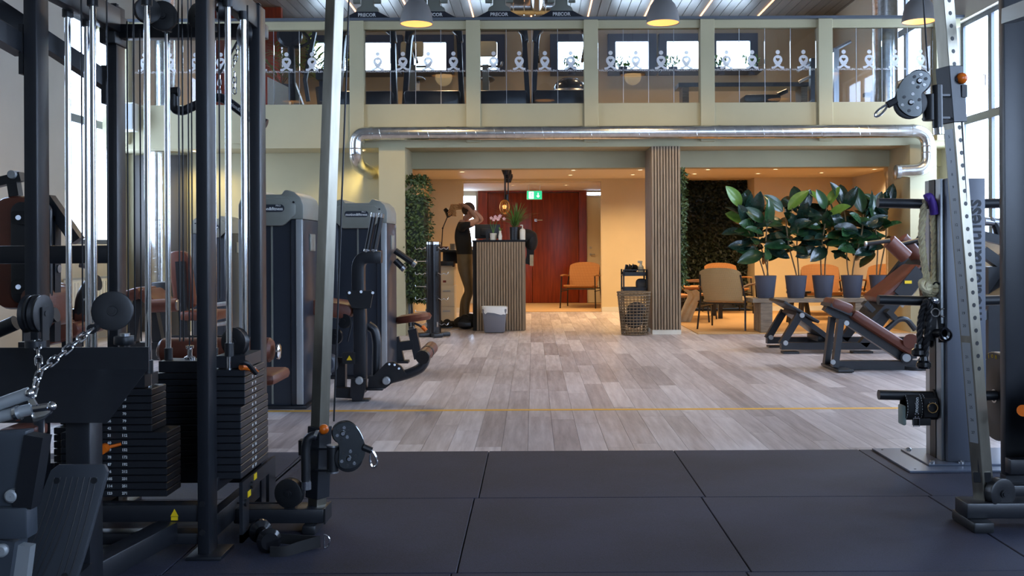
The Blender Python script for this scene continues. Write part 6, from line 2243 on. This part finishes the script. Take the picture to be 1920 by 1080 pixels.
# double pulley and drum
c = P(67, 588, 2.85)
for dx in (-.014, .014):
    pulley(t, c + V((dx, 0, 0)), .056, (1, -.05, 0), .024)
MB().bb(c.x - .03, c.x - .026, c.y - .02, c.y + .02, c.z - .08, c.z + .02).bb(c.x + .026, c.x + .03, c.y - .02, c.y + .02, c.z - .08, c.z + .02).build('pulley_yoke', M['black'], t)
MB().cyl((c.x, c.y, c.z - .08), (c.x, c.y, c.z - .1), .03).build('swivel_cup', M['frame'], t)
MB().beam((c.x - .03, c.y + .05, c.z), (-1.77, 3.42, c.z - .03), .03, .04).build('pulley_arm', M['frame'], t)
c = P(211, 583, 3.1)
for k, dy in enumerate((0, .03)):
    pulley(t, c + V((-.012 * k, dy, 0)), .063 - .004 * k, (.25, -1, .05), .022)
MB().beam(c + V((0, .04, 0)), P(206, 586, 3.5), .04, .04).build('pulley_arm', M['frame'], t)
MB().tube([c + V((-.05, -.01, -.05)), P(172, 617, 3.05)], .016, 10).build('cable_end', M['black'], t)
# left grey seat frame
t2 = thing('row_seat_frame', 'grey blue steel seat frame beside the tread plate at the picture edge', 'machine frame', P(20, 990, 2.6))
Y = 2.62
MB().prism([(XX(p, Y), ZZ(q, Y)) for p, q in ((-40, 806), (56, 800), (38, 915), (34, 948), (-40, 948))], mat_axes((0, Y, 0), (1, 0, 0), (0, 0, 1), (0, -1, 0)), .05).build('side_panel', M['seatgrey'], t2, bevel=.006)
MB().beam(P(72, 815, Y - .02), P(50, 948, Y - .02), .05, .05, (0, 1, 0)).build('slanted_tube', M['frame'], t2)
MB().beam(P(-40, 978, Y - .02), P(62, 976, Y - .02), .06, .085).build('cross_tube', M['seatgrey'], t2, bevel=.008)
MB().beam(P(10, 1005, Y), P(-10, 1140, Y), .09, .07, (0, 1, 0)).build('leg', M['seatgrey'], t2)
MB().beam(P(45, 1020, Y), P(30, 1140, Y), .05, .03, (0, 1, 0)).build('leg', M['silver'], t2)
for px, py in ((22, 930), (3, 1032)):
    MB().lathe([(.001, .01), (.012, .01), (.018, .004), (.018, -.02)], P(px, py, Y - .04), (.1, -1, 0)).build('bolt', M['silver'], t2)
MB().box(P(45, 808, Y + .1), (.09, .1, .03)).build('seat_edge', M['leather'], t2, bevel=.008)


def chain(t, a, b, n, r_=.003, L_=None, sag=0.0):
    a, b = V(a), V(b)
    d = (b - a) / n
    for i in range(n):
        c = a + d * (i + .5) - V((0, 0, sag * math.sin(math.pi * (i + .5) / n)))
        u = d.normalized()
        x, y, _ = frame_from(u)
        ang = 0.35 if i % 2 == 0 else 1.75
        s = x * math.cos(ang) + y * math.sin(ang)
        half = d.length * .62
        wd = d.length * .3
        pts = []
        for q in range(14):
            th = 2 * math.pi * q / 14
            pts.append(c + u * (half - wd) * (1 if math.cos(th) > 0.01 else (-1 if math.cos(th) < -.01 else 0)) + u * wd * math.cos(th) + s * wd * math.sin(th))
        MB().tube(pts, r_, 6, True).build('chain_link', M['chrome'], t)


YH = 2.7
t = thing('rowing_attachment', 'chrome close grip row handle hanging on chains from the double pulley', 'cable handle', P(70, 790, YH))
MB().prism([(XX(p, YH), ZZ(q, YH)) for p, q in ((50, 738), (60, 737), (72, 757), (92, 755), (100, 763), (96, 772), (82, 783), (82, 815), (88, 830), (78, 838), (70, 826), (62, 790), (54, 755))], mat_axes((0, YH, 0), (1, 0, 0), (0, 0, 1), (0, -1, 0)), .012).build('handle_plate', M['chrome'], t, bevel=.003)
for a, b, r_ in (((-30, 768), (56, 737), .018), ((-20, 786), (60, 767), .017), ((-30, 829), (74, 828), .016)):
    MB().tube([P(*a, YH - .03), P(*b, YH - .0)], r_, 14).build('grip', M['silver'], t)
MB().cyl(P(30, 776, YH - .02), P(36, 774, YH - .02), .022).build('grip_collar', M['chrome'], t)
MB().tube([P(60, 767, YH), P(96, 762, YH)], .012, 10).build('cross_pin', M['chrome'], t)
for px, py in ((97, 762), (80, 829), (55, 738)):
    MB().ball(P(px, py, YH - .012), .014, 10, 6).build('bolt', M['chrome'], t)
chain(t, P(70, 640, 2.84), P(74, 698, 2.78), 4, .0035)
chain(t, P(172, 617, 3.03), P(78, 695, 2.8), 7, .0035)
chain(t, P(74, 696, 2.78), P(60, 745, 2.71), 3, .004)

# hanging lat bar behind the uprights
Y = 4.2
t = thing('lat_bar', 'black bent lat pulldown bar hanging from a chrome chain behind the top beams', 'cable handle', P(420, 185, Y))
MB().tube(fil([P(318, 173, Y), P(336, 172, Y)], .02), .022, 12).build('bar_end', M['black'], t)
MB().tube(fil([P(326, 173, Y), P(326, 205, Y), P(342, 209, Y), P(372, 195, Y), P(405, 182, Y), P(420, 185, Y), P(470, 222, Y), P(500, 232, Y)], .06), .02, 12).build('bar', M['frame'], t)
chain(t, P(411, 178, Y), P(412, 140, Y), 4, .003)
chain(t, P(440, 175, Y), P(440, 135, Y), 4, .003)
chain(t, P(438, 125, Y), P(452, 62, Y), 6, .003)
MB().tube([P(411, 140, Y), P(455, 60, Y)], .005, 6).build('strap', M['cable'], t)
text('motion&fitness', .022, mat_axes(P(446, 204, Y - .022), (.8, 0, -.6), (.6, 0, .8), (0, -1, 0)), M['ink'], t, 'lettering', .0004)


def bean(t, pts, Y, thick=.012, gap=.03, holes=(), tilt=0.0):
    c = P(sum(p[0] for p in pts) / len(pts), sum(p[1] for p in pts) / len(pts), Y)
    rot = Matrix.Rotation(tilt, 4, 'Z')
    base = Matrix.Translation(c) @ rot
    poly = []
    for p in pts:
        w_ = P(*p, Y) - c
        poly.append((w_.x, w_.z))
    # smooth the outline
    for _ in range(2):
        poly = [q for i in range(len(poly)) for q in ((poly[i][0] * .75 + poly[(i + 1) % len(poly)][0] * .25, poly[i][1] * .75 + poly[(i + 1) % len(poly)][1] * .25), (poly[i][0] * .25 + poly[(i + 1) % len(poly)][0] * .75, poly[i][1] * .25 + poly[(i + 1) % len(poly)][1] * .75))]
    out = []
    for dy in (0, gap):
        T = base @ Matrix.Translation((0, dy, 0)) @ mat_axes((0, 0, 0), (1, 0, 0), (0, 0, 1), (0, -1, 0))
        o = MB().prism(poly, T, .006).build('pulley_cheek', M['pulley'], t, bevel=.0015, seg=1)
        out.append(o)
    for (hx, hy, rr) in holes:
        w_ = P(hx, hy, Y) - c
        for k in range(6):
            a = k * math.pi / 3 + .3
            p = base @ V((w_.x + rr * math.cos(a), -.004, w_.z + rr * math.sin(a)))
            MB().cyl(p, p + rot.to_3x3() @ V((0, -.002, 0)), .0065, n=6).build('cut_out', M['chrome' if k % 2 else 'black'], out[0])
        p = base @ V((w_.x, -.003, w_.z))
        MB().lathe([(.001, .01), (.007, .01), (.011, .003), (.011, 0)], p, rot.to_3x3() @ V((0, -1, 0))).build('axle_bolt', M['chrome'], out[0])
        p2 = base @ V((w_.x, gap / 2, w_.z))
        pulley(t, p2, rr * 1.9, rot.to_3x3() @ V((0, -1, 0)), gap * .7)


def carabiner(t, a, b, wd, r_=.0045):
    a, b = V(a), V(b)
    u = (b - a).normalized()
    s = V((u.z, 0, -u.x))
    L_ = (b - a).length
    pts = []
    for i in range(18):
        th = 2 * math.pi * i / 18
        k = .5 - .5 * math.cos(th)
        pts.append(a + u * L_ * k + s * wd * math.sin(th) * (.45 + .55 * k))
    MB().tube(pts, r_, 7, True).build('carabiner', M['chrome'], t)


def diamond(t, p0, p1, a, name, mt, bev=.002, rot=None):
    r_ = R(CROT if rot is None else rot)
    MB().sweep([p0, p1], [(a * math.cos(r_ + q * math.pi / 2), a * math.sin(r_ + q * math.pi / 2)) for q in range(4)], (0, 1, 0)).build(name, M[mt], t, bevel=bev, seg=1)


# adjustable column on the cable machine's open side
YCOL = 3.76
CROT = 12.5
b0, b1 = V((XX(592, YCOL), YCOL, .09)), V((XX(636, YCOL), YCOL, 2.45))
b1.x = b0.x + (XX(630, YCOL) - XX(592, YCOL)) * (2.45 - .09) / (ZZ(0, YCOL) - .09)
t = thing('pulley_column', 'leaning worn chrome pulley column with black carriage parked low, beside the weight stacks', 'cable column', (b0.x, YCOL, 0), 0, 'pulley columns of the cable machine')
diamond(t, b0, b1, .036, 'column', 'column')
at_ = lambda z: b0 + (b1 - b0) * ((z - b0.z) / (b1.z - b0.z))
MB().bb(XX(442, 3.74), XX(610, 3.74), 3.69, 3.8, .045, .1).build('base_beam', M['frame'], t, bevel=.006)
MB().bb(XX(572, 3.74), XX(612, 3.74) - .03, 3.66, 3.84, .008, .045).build('base_foot', M['black'], t, bevel=.008)
MB().bb(XX(610, 3.74), XX(610, 3.74) + .006, 3.688, 3.802, .043, .102).build('beam_cap', M['black'], t)
pulley(t, P(543, 924, 3.7), .056, (-.2, -1, 0), .035)
MB().bb(XX(533, 3.72), XX(553, 3.72), 3.7, 3.76, .1, .13).build('pulley_yoke', M['black'], t)
MB().tube([P(445, 943, 3.72), P(530, 943, 3.72)], .0035, 6).tube([P(505, 912, 4.1), P(563, 862, 3.74)], .0035, 6).tube([P(655, -20, 3.7), P(626, 790, 3.68)], .0035, 6).build('cable', M['cable'], t)
diamond(t, at_(ZZ(930, YCOL)), at_(ZZ(797, YCOL)), .047, 'carriage_sleeve', 'frame')
MB().ball(P(607, 805, YCOL - .03), .02, 14, 9).build('pull_knob', M['orange'], t, label='orange pull knob')
MB().tube(fil([P(594, 816, YCOL - .06), P(578, 820, YCOL - .07), P(573, 838, YCOL - .07), P(574, 905, YCOL - .07)], .05), .018, 12).build('carriage_handle', M['black'], t)
MB().cyl(P(574, 902, YCOL - .07), P(574, 917, YCOL - .07), .021).cyl(P(590, 815, YCOL - .06), P(596, 817, YCOL - .06), .021).build('handle_collar', M['chrome'], t)
for py in (840, 880):
    MB().beam(P(598, py, YCOL - .03), P(625, py, YCOL - .07), .05, .008).build('swivel_arm', M['frame'], t)
MB().cyl(P(624, 836, YCOL - .07), P(624, 884, YCOL - .07), .023).build('swivel_drum', M['black'], t)
MB().cyl(P(624, 834, YCOL - .07), P(624, 837, YCOL - .07), .024).cyl(P(624, 883, YCOL - .07), P(624, 886, YCOL - .07), .024).build('drum_ring', M['steel'], t)
pts = [(622, 807), (630, 795), (645, 790), (659, 792), (673, 806), (683, 828), (686, 850), (677, 870), (659, 881), (639, 878), (634, 867), (636, 845), (635, 830), (626, 823)]
bean(t, pts, YCOL - .09, holes=((643, 812, .022), (654, 860, .028)), tilt=.25)
MB().tube([P(681, 838, YCOL - .08), P(697, 845, YCOL - .08)], .013, 10).build('cable_stop', M['black'], t)
carabiner(t, P(697, 845, YCOL - .08), P(702, 876, YCOL - .08), .017)
MB().bb(XX(560, YCOL), XX(566, YCOL), YCOL - .02, YCOL + .02, ZZ(850, YCOL), ZZ(822, YCOL)).build('cable_anchor', M['black'], t)

# strap handle on the rubber floor
c = V((XX(498, 3.5), 3.45, .008))
t = thing('stirrup_attachment', 'black stirrup cable handle with webbing strap lying on the rubber tiles', 'cable handle', c)
a, b = P(490, 1012, 3.55), P(508, 1036, 3.42)
a.z = b.z = .055
d = (b - a).normalized()
MB().lathe([(.001, -.012), (.03, -.012), (.044, 0), (.042, .012), (.022, .025), (.019, .07), (.022, .115), (.042, .128), (.044, .14), (.03, .152), (.001, .152)], a - d * .02, d).build('grip', M['blackgloss'], t)
st = [b + V((.02, 0, -.01)), P(560, 1028, 3.45), P(600, 1016, 3.5)]
st[1].z, st[2].z = .03, .035
MB().sweep(fil([b + V((0, -.01, -.03)), b + V((.05, -.015, -.03)), st[1], st[2]], .06), [(-.002, -.02), (.002, -.02), (.002, .02), (-.002, .02)], (0, 0, 1)).build('strap', M['tee'], t)
MB().sweep(fil([a + V((.0, .01, -.02)), a + V((.08, 0, -.025)), st[2] + V((-.03, .01, 0)), st[2]], .06), [(-.002, -.018), (.002, -.018), (.002, .018), (-.002, .018)], (0, 0, 1)).build('strap', M['tee'], t)
c2 = st[2] + V((.015, 0, 0))
MB().tube([c2 + V((.02 * math.cos(q) + (.0 if math.cos(q) > 0 else .02 * -math.cos(q)), 0, .024 * math.sin(q))) for q in [2 * math.pi * i / 16 for i in range(16)]], .0032, 6, True).build('d_ring', M['chrome'], t)

# ------------------------------------------------------------------ opposite cable column and tower
CROT = -22
b0, b1 = V((XX(1843, YCOL), YCOL, .1)), V((XX(1771, YCOL), YCOL, ZZ(0, YCOL)))
b1 = b0 + (b1 - b0) * ((2.45 - .1) / (b1.z - .1))
t = thing('pulley_column', 'leaning worn chrome pulley column with black carriage raised high, beside the storage tower', 'cable column', (b0.x, YCOL, 0), 0, 'pulley columns of the cable machine')
diamond(t, b0, b1, .039, 'column', 'column')
at_ = lambda z: b0 + (b1 - b0) * ((z - b0.z) / (b1.z - b0.z))
ud = (b1 - b0).normalized()
nr = V((math.sin(R(45 + CROT)), -math.cos(R(45 + CROT)), 0))
nl = V((math.sin(R(CROT - 45)), -math.cos(R(CROT - 45)), 0))
z = .62
k = 0
while z < 2.2:
    if not (1.56 < z < 1.8):
        p = at_(z) + nr * .0278
        MB().cyl(p - nr * .004, p + nr * .0008, .0085, n=12).build('pin_hole', M['black'], t)
    z += .0492
tx_ = (V((0, 0, 1)).cross(nl))
for z0, z1 in ((.33, .72), (.745, 1.55)):
    p = at_((z0 + z1) / 2) + nl * .0281
    yv = ud
    xv = yv.cross(nl).normalized()
    MB().prism([(-.02, -(z1 - z0) / 2), (.02, -(z1 - z0) / 2), (.02, (z1 - z0) / 2), (-.02, (z1 - z0) / 2)], mat_axes(p, xv, yv, nl), .0008).build('scale_strip', M['silver'], t)
    z = z0 + .04
    while z < z1 - .02:
        k += 1
        text(str(28 - k), .016, mat_axes(at_(z) + nl * .0288, xv, yv, nl), M['darkink'], t, 'lettering', .0002)
        z += .049
diamond(t, at_(ZZ(235, YCOL)), at_(ZZ(130, YCOL)), .05, 'carriage_sleeve', 'frame')
MB().ball(P(1803, 147, YCOL - .03), .022, 14, 9).build('pull_knob', M['orange'], t, label='orange pull knob')
MB().tube([P(1790, 150, YCOL - .03), P(1800, 148, YCOL - .03)], .01, 8).build('knob_stem', M['black'], t)
for py in (180, 222):
    MB().beam(P(1738, py, YCOL - .07), P(1772, py, YCOL - .03), .05, .008).build('swivel_arm', M['frame'], t)
MB().cyl(P(1745, 178, YCOL - .07), P(1745, 226, YCOL - .07), .029).build('swivel_drum', M['black'], t)
MB().tube([P(1757, 160, YCOL - .09), P(1758, 240, YCOL - .09)], .019, 12).build('carriage_handle', M['black'], t)
MB().cyl(P(1759, 240, YCOL - .09), P(1760, 252, YCOL - .09), .021).build('handle_collar', M['chrome'], t)
pts = [(1717, 131), (1733, 133), (1744, 143), (1743, 160), (1733, 171), (1727, 176), (1728, 188), (1729, 218), (1710, 220), (1697, 213), (1685, 200), (1682, 183), (1685, 163), (1697, 143)]
bean(t, pts, YCOL - .09, holes=((1723, 152, .024), (1708, 192, .032)), tilt=-.2)
MB().tube([P(1680, 188, YCOL - .08), P(1664, 197, YCOL - .08)], .014, 10).build('cable_stop', M['black'], t)
carabiner(t, P(1665, 196, YCOL - .08), P(1641, 218, YCOL - .08), .012)
MB().tube([P(1730, -20, YCOL - .08), P(1740, 134, YCOL - .08)], .0035, 6).tube([P(1803, 220, YCOL - .02), P(1826, 640, YCOL - .02), P(1836, 900, YCOL - .02)], .0035, 6).build('cable', M['cable'], t)
MB().bb(XX(1799, YCOL), XX(1809, YCOL), YCOL - .03, YCOL, ZZ(188, YCOL), ZZ(165, YCOL)).build('cable_anchor', M['black'], t)
MB().bb(XX(1800, 3.74), 2.25, 3.69, 3.8, .05, .11).build('base_beam', M['frame'], t, bevel=.006)
MB().bb(XX(1802, 3.74), XX(1840, 3.74), 3.64, 3.84, .008, .05).build('base_foot', M['black'], t, bevel=.008)
diamond(t, at_(.22), at_(.18), .045, 'column_collar', 'black')
pulley(t, P(1875, 924, 3.72), .058, (.3, -1, 0), .04)
pulley(t, P(1862, 924, 3.76), .056, (.3, -1, 0), .03)
MB().bb(XX(1866, 3.72), XX(1886, 3.72), 3.7, 3.76, .105, .14).build('pulley_yoke', M['black'], t)
t = thing('cable_tower', 'dark upright of the far cable machine frame with weight stack at the picture edge', 'cable machine', (2.05, 4.0, 0))
MB().bb(XX(1884, 4.0), XX(1960, 4.0), 4.0, 4.05, ZZ(896, 4.0), 2.45).build('upright', M['frame'], t, bevel=.006)
MB().bb(XX(1893, 3.95), 2.4, 3.95, 4.0, ZZ(895, 3.95), ZZ(866, 3.95)).bb(XX(1893, 3.95), 2.4, 3.95, 4.0, ZZ(945, 3.95), ZZ(915, 3.95)).build('base_rail', M['frame'], t, bevel=.004)
MB().bb(XX(1884, 4.0), XX(1960, 4.0), 4.0, 4.05, .008, ZZ(896, 4.0)).build('upright_foot', M['frame'], t)
weight_stack(t, 2.15, 3.82, (1, 0, 0), ZZ(862, 3.8), 9, 0, .36, .28, .12, None, (0, -1, 0), .027)
MB().cyl(P(1918, 770, 3.7), P(1918, 770, 3.66), .022).build('selector_pin', M['orange'], t, label='orange selector pin')
MB().beam(P(1890, 30, 3.9), P(1960, 5, 3.4), .05, .06).build('top_brace', M['frame'], t)

# ------------------------------------------------------------------ accessory storage tower
YS = 4.8
t = thing('storage_tower', 'blue grey accessory storage tower with black pegs on a floor plate', 'rack', (2.14, 4.9, 0))
MB().bb(1.8, 2.5, 4.62, 5.14, .0098, .018).build('floor_plate', M['greyplate'], t)
MB().bb(1.93, 2.42, 4.72, 5.08, .018, .026).build('foot_flange', M['greyplate'], t, bevel=.002, seg=1)
for (x, y) in ((1.96, 4.75), (1.96, 5.05), (2.38, 4.75), (2.1, 4.745)):
    MB().lathe([(.014, 0), (.014, .008), (.008, .014), (.001, .014)], (x, y, .026)).build('bolt', M['chrome'], t)
for (x, y) in ((1.84, 4.66), (1.84, 5.1), (2.46, 4.66)):
    MB().cyl((x, y, .018), (x, y, .0195), .006).build('screw', M['black'], t)
x0, x1 = XX(1775, 4.77), XX(1848, 4.77)
MB().bb(x0, x1, 4.77, 5.02, .026, ZZ(338, 4.77)).build('tower_body', M['panelgrey'], t, bevel=.004)
MB().bb(x0 - .018, x0, 4.8, 4.99, .026, ZZ(338, 4.77)).build('side_channel', M['silver'], t, bevel=.003)
MB().bb(x0 - .022, x0 - .016, 4.86, 4.93, .026, ZZ(338, 4.77)).build('slot', M['black'], t)
yv = V((0, 0, 1))
text('motion&fitness', .115, mat_axes((XX(1826, 4.77), 4.7685, ZZ(492, 4.77)), (0, 0, 1), (-1, 0, 0), (0, -1, 0)), M['darkink'], t, 'lettering', .0006, .002, .86)
for py in (386, 569, 748):
    z = ZZ(py, 4.85)
    MB().cyl((x0 - .02, 4.88, z), (XX(1650, 4.85), 4.88, z + .008), .025, n=18).build('peg', M['black'], t)
    MB().cyl((x0 - .03, 4.88, z), (x0 - .018, 4.88, z), .036, n=18).build('peg_collar', M['black'], t)
    MB().cyl((x1, 4.88, z), (x1 + .33, 4.88, z + .008), .025, n=18).build('peg', M['black'], t)
# manila rope with knot
def twisted(t, pts, r_, name, mt, n=3, turns=26):
    pts = [V(p) for p in pts]
    # resample
    Ls = [0]
    for i in range(1, len(pts)):
        Ls.append(Ls[-1] + (pts[i] - pts[i - 1]).length)
    N_ = max(24, int(Ls[-1] / .012))
    res = []
    for i in range(N_ + 1):
        q = Ls[-1] * i / N_
        k = max(j for j in range(len(Ls)) if Ls[j] <= q + 1e-9)
        k = min(k, len(pts) - 2)
        f = (q - Ls[k]) / max(1e-9, Ls[k + 1] - Ls[k])
        res.append(pts[k] * (1 - f) + pts[k + 1] * f)
    for s in range(n):
        out = []
        for i, p in enumerate(res):
            d = (res[min(i + 1, N_)] - res[max(i - 1, 0)]).normalized()
            x, y, _ = frame_from(d, (0, 1, .01))
            a = 2 * math.pi * (s / n + i * .012 / (r_ * 5.5))
            out.append(p + (x * math.cos(a) + y * math.sin(a)) * r_ * .5)
        MB().tube(out, r_ * .6, 7).build(name, M[mt], t)


Yr = 4.86
t = thing('climbing_rope', 'thick cream rope loop with knot and purple tape hanging on the top peg', 'rope', P(1742, 390, Yr))
top = P(1742, 371, Yr)
lp = fil([P(1740, 535, Yr), P(1732, 490, Yr), P(1727, 440, Yr), P(1731, 395, Yr), P(1735, 376, Yr), P(1743, 374, Yr), P(1749, 395, Yr), P(1753, 450, Yr), P(1752, 500, Yr), P(1750, 530, Yr)], .06)
twisted(t, lp, .017, 'strand', 'rope')
MB().tube(fil([P(1736, 372, Yr - .03), P(1743, 368, Yr - .03), P(1749, 383, Yr - .035), P(1752, 402, Yr - .03)], .03, 8), .021, 18).build('purple_tape', M['purple'], t)
m = MB()
kc = P(1743, 539, Yr)
for k in range(7):
    a = k * .9
    ring = [kc + V((.034 * math.cos(q) * (1 if k % 2 else .7) + (k - 3) * .008, .02 * math.sin(q + a) - .01, .024 * math.sin(q) + .012 * math.cos(a))) for q in [2 * math.pi * i / 14 for i in range(14)]]
    m.tube(ring, .014, 8, True)
m.build('knot', M['rope'], t)
MB().tube([kc + V((-.0 + .03 * q / 6, -.045, .028 - .004 * (q - 3) ** 2 / 3)) for q in range(7)], .004, 6).build('cord_tie', M['cable'], t)
# black triceps ropes and strap handles on the middle peg
t = thing('triceps_rope', 'black twisted triceps rope with rubber ends on the middle peg', 'rope', P(1735, 575, Yr))
pk = P(1742, 566, Yr)
twisted(t, fil([P(1726, 655, Yr - .06), P(1724, 620, Yr - .06), P(1728, 585, Yr - .05), P(1738, 560, Yr - .04), P(1744, 575, Yr - .07), P(1740, 620, Yr - .08), P(1733, 680, Yr - .08)], .05), .016, 'strand', 'blackrope')
for p in (P(1722, 660, Yr - .06), P(1732, 683, Yr - .08)):
    MB().lathe([(.001, .0), (.03, 0), (.036, .01), (.034, .03), (.022, .04), (.018, .06), (.001, .06)], p - V((0, 0, .02))).build('rubber_end', M['blackgloss'], t)
MB().lathe([(.012, -.012), (.02, -.012), (.022, 0), (.02, .012), (.012, .012)], pk + V((0, -.06, .01)), (1, 0, 0)).build('link_ring', M['chrome'], t)
carabiner(t, pk + V((-.02, -.05, .02)), pk + V((.03, -.05, 0)), .012, .004)
for i, (px, py, q) in enumerate(((1756, 625, 0), (1772, 628, 1))):
    t = thing('strap_attachment', ['black strap handle with round grip opening, first on the middle peg', 'black strap handle hanging beside the tower body on the middle peg'][i], 'cable handle', P(px, 570, Yr), 0, 'strap handles on the middle peg')
    yy = Yr - .09 + q * .03
    MB().lathe([(.019, -.05), (.03, -.055), (.034, -.045), (.024, -.03), (.022, .03), (.034, .045), (.03, .055), (.019, .05), (.018, 0), (.019, -.05)], P(px, py, yy), (.5 - q * .9, -1, .1)).build('grip', M['blackgloss'], t)
    MB().sweep(fil([P(px - 10 + 4 * q, py + 14, yy), P(px - 6, 600, yy), P(px - 4, 566, Yr), P(px + 3, 566, Yr), P(px + 8, 600, yy + .03), P(px + 12, py + 10, yy + .03)], .04), [(-.017, -.002), (.017, -.002), (.017, .002), (-.017, .002)], (0, 1, 0)).build('strap', M['tee'], t)
    MB().tube([P(px - 2, 586, yy - .01) + V((.02 * math.cos(a), 0, .02 * math.sin(a))) for a in [2 * math.pi * k / 16 for k in range(16)]], .0032, 6, True).build('d_ring', M['chrome'], t)
t = thing('bar_bundle', 'black rubber gripped bar hanging behind the triceps rope', 'cable handle', P(1745, 620, Yr + .05))
MB().tube(fil([P(1742, 640, Yr + .05), P(1735, 610, Yr + .05), P(1742, 570, Yr + .04), P(1752, 566, Yr + .04), P(1758, 610, Yr + .05), P(1752, 650, Yr + .05), P(1742, 640, Yr + .05)], .05), .018, 10).build('bar', M['black'], t)
# ankle cuff on the lowest peg
c = P(1727, 752, 4.86)
t = thing('ankle_cuff', 'black ankle cuff with white stitching, buckles and pale lining on the lowest peg', 'ankle strap', c)
m = MB()
a = .085
rx, rz_ = .052, .066
prof = []
for j in range(28):
    q = 2 * math.pi * j / 28
    prof.append((math.cos(q) * rx, math.sin(q) * rz_ - .03))
vs, fs = [], []
for k, (xx, sc) in enumerate(((-a, 1), (a, 1))):
    for s in (1, .86):
        vs += [V((c.x + xx, c.y + .01 + p[0] * s, c.z + (p[1] + .03) * s - .03)) for p in prof]
n = 28
for j in range(n):
    j2 = (j + 1) % n
    fs += [(j, j2, 2 * n + j2, 2 * n + j), (n + j, 3 * n + j, 3 * n + j2, n + j2), (j, n + j, n + j2, j2), (2 * n + j, 2 * n + j2, 3 * n + j2, 3 * n + j)]
m.add(vs, fs)
cuff = m.build('cuff', M['tee'], t)
m = MB()
for xx in (-.083, -.01, .006, .083):
    for j in range(28):
        q0, q1 = 2 * math.pi * j / 28, 2 * math.pi * (j + .55) / 28
        p0 = V((c.x + xx, c.y + .01 + math.cos(q0) * rx * 1.01, c.z + math.sin(q0) * rz_ * 1.01 - .03))
        p1 = V((c.x + xx, c.y + .01 + math.cos(q1) * rx * 1.01, c.z + math.sin(q1) * rz_ * 1.01 - .03))
        m.tube([p0, p1], .0012, 4)
m.build('stitching', M['ink'], cuff)
MB().bb(c.x - .1, c.x - .08, c.y - .02, c.y + .05, c.z - .12, c.z - .02).build('lining', mat('pale_green_lining', lin((150, 164, 156)), .9), t, bevel=.008)
yy = c.y + .01 - rx - .003
MB().bb(c.x - .005, c.x + .065, yy - .004, yy + .02, c.z - .075, c.z + .02).build('ring_patch', M['tee'], t, bevel=.004)
MB().tube([V((c.x + .035 + .024 * math.cos(q), yy - .012, c.z - .025 + .024 * math.sin(q))) for q in [2 * math.pi * k / 18 for k in range(18)]], .0032, 6, True).build('d_ring', M['gold'], t)
for dx, dz in ((.02, .0), (.05, .0), (.02, -.015), (-.05, -.055), (-.035, -.055), (-.05, -.07), (-.035, -.07)):
    MB().cyl((c.x + dx, yy - .006, c.z + dz), (c.x + dx, yy - .008, c.z + dz), .0035, n=8).build('rivet', M['chrome'], t)
MB().bb(c.x - .06, c.x + .03, yy - .004, yy + .01, c.z - .115, c.z - .08).build('buckle_strap', M['tee'], t, bevel=.003)
MB().tube([V((c.x - .06 + dx, yy - .008, c.z - .097 + dz)) for dx, dz in ((0, .02), (.03, .02), (.03, -.02), (0, -.02))], .003, 6, True).build('buckle', M['chrome'], t)
text('motion', .026, mat_axes((c.x - .04, yy - .0005, c.z - .012), (0, 0, 1), (-1, 0, 0), (0, -1, .2)), M['ink'], cuff, 'lettering', .0004)
# bumper plate on the far lowest peg
c = V((x1 + .13, 4.9, ZZ(748, 4.88)))
t = thing('bumper_plate', 'black rubber bumper plate with yellow lettering behind the storage tower foot', 'weight plate', c)
MB().lathe([(.03, -.03), (.12, -.026), (.15, -.022), (.19, -.03), (.22, -.03), (.225, -.022), (.225, .022), (.22, .03), (.19, .03), (.15, .022), (.12, .026), (.03, .03), (.03, -.03)], c, (1, 0, 0), 40).build('disc', M['black'], t)
for i, ch in enumerate('motion & fitness'):
    if ch == ' ':
        continue
    a = math.radians(158 - i * 11 - 20)
    p = c + V((-.0315, math.cos(a) * .205 * -1, math.sin(a) * .205))
    n_ = V((-1, 0, 0))
    up_ = V((0, -math.cos(a), math.sin(a)))
    xr_ = up_.cross(n_)
    text(ch, .04, mat_axes(p, xr_, up_, n_), M['yellow'], t, 'lettering', .0005)
MB().lathe([(.026, -.032), (.034, -.032), (.034, .032), (.026, .032)], c, (1, 0, 0)).build('hub_ring', M['steel'], t)
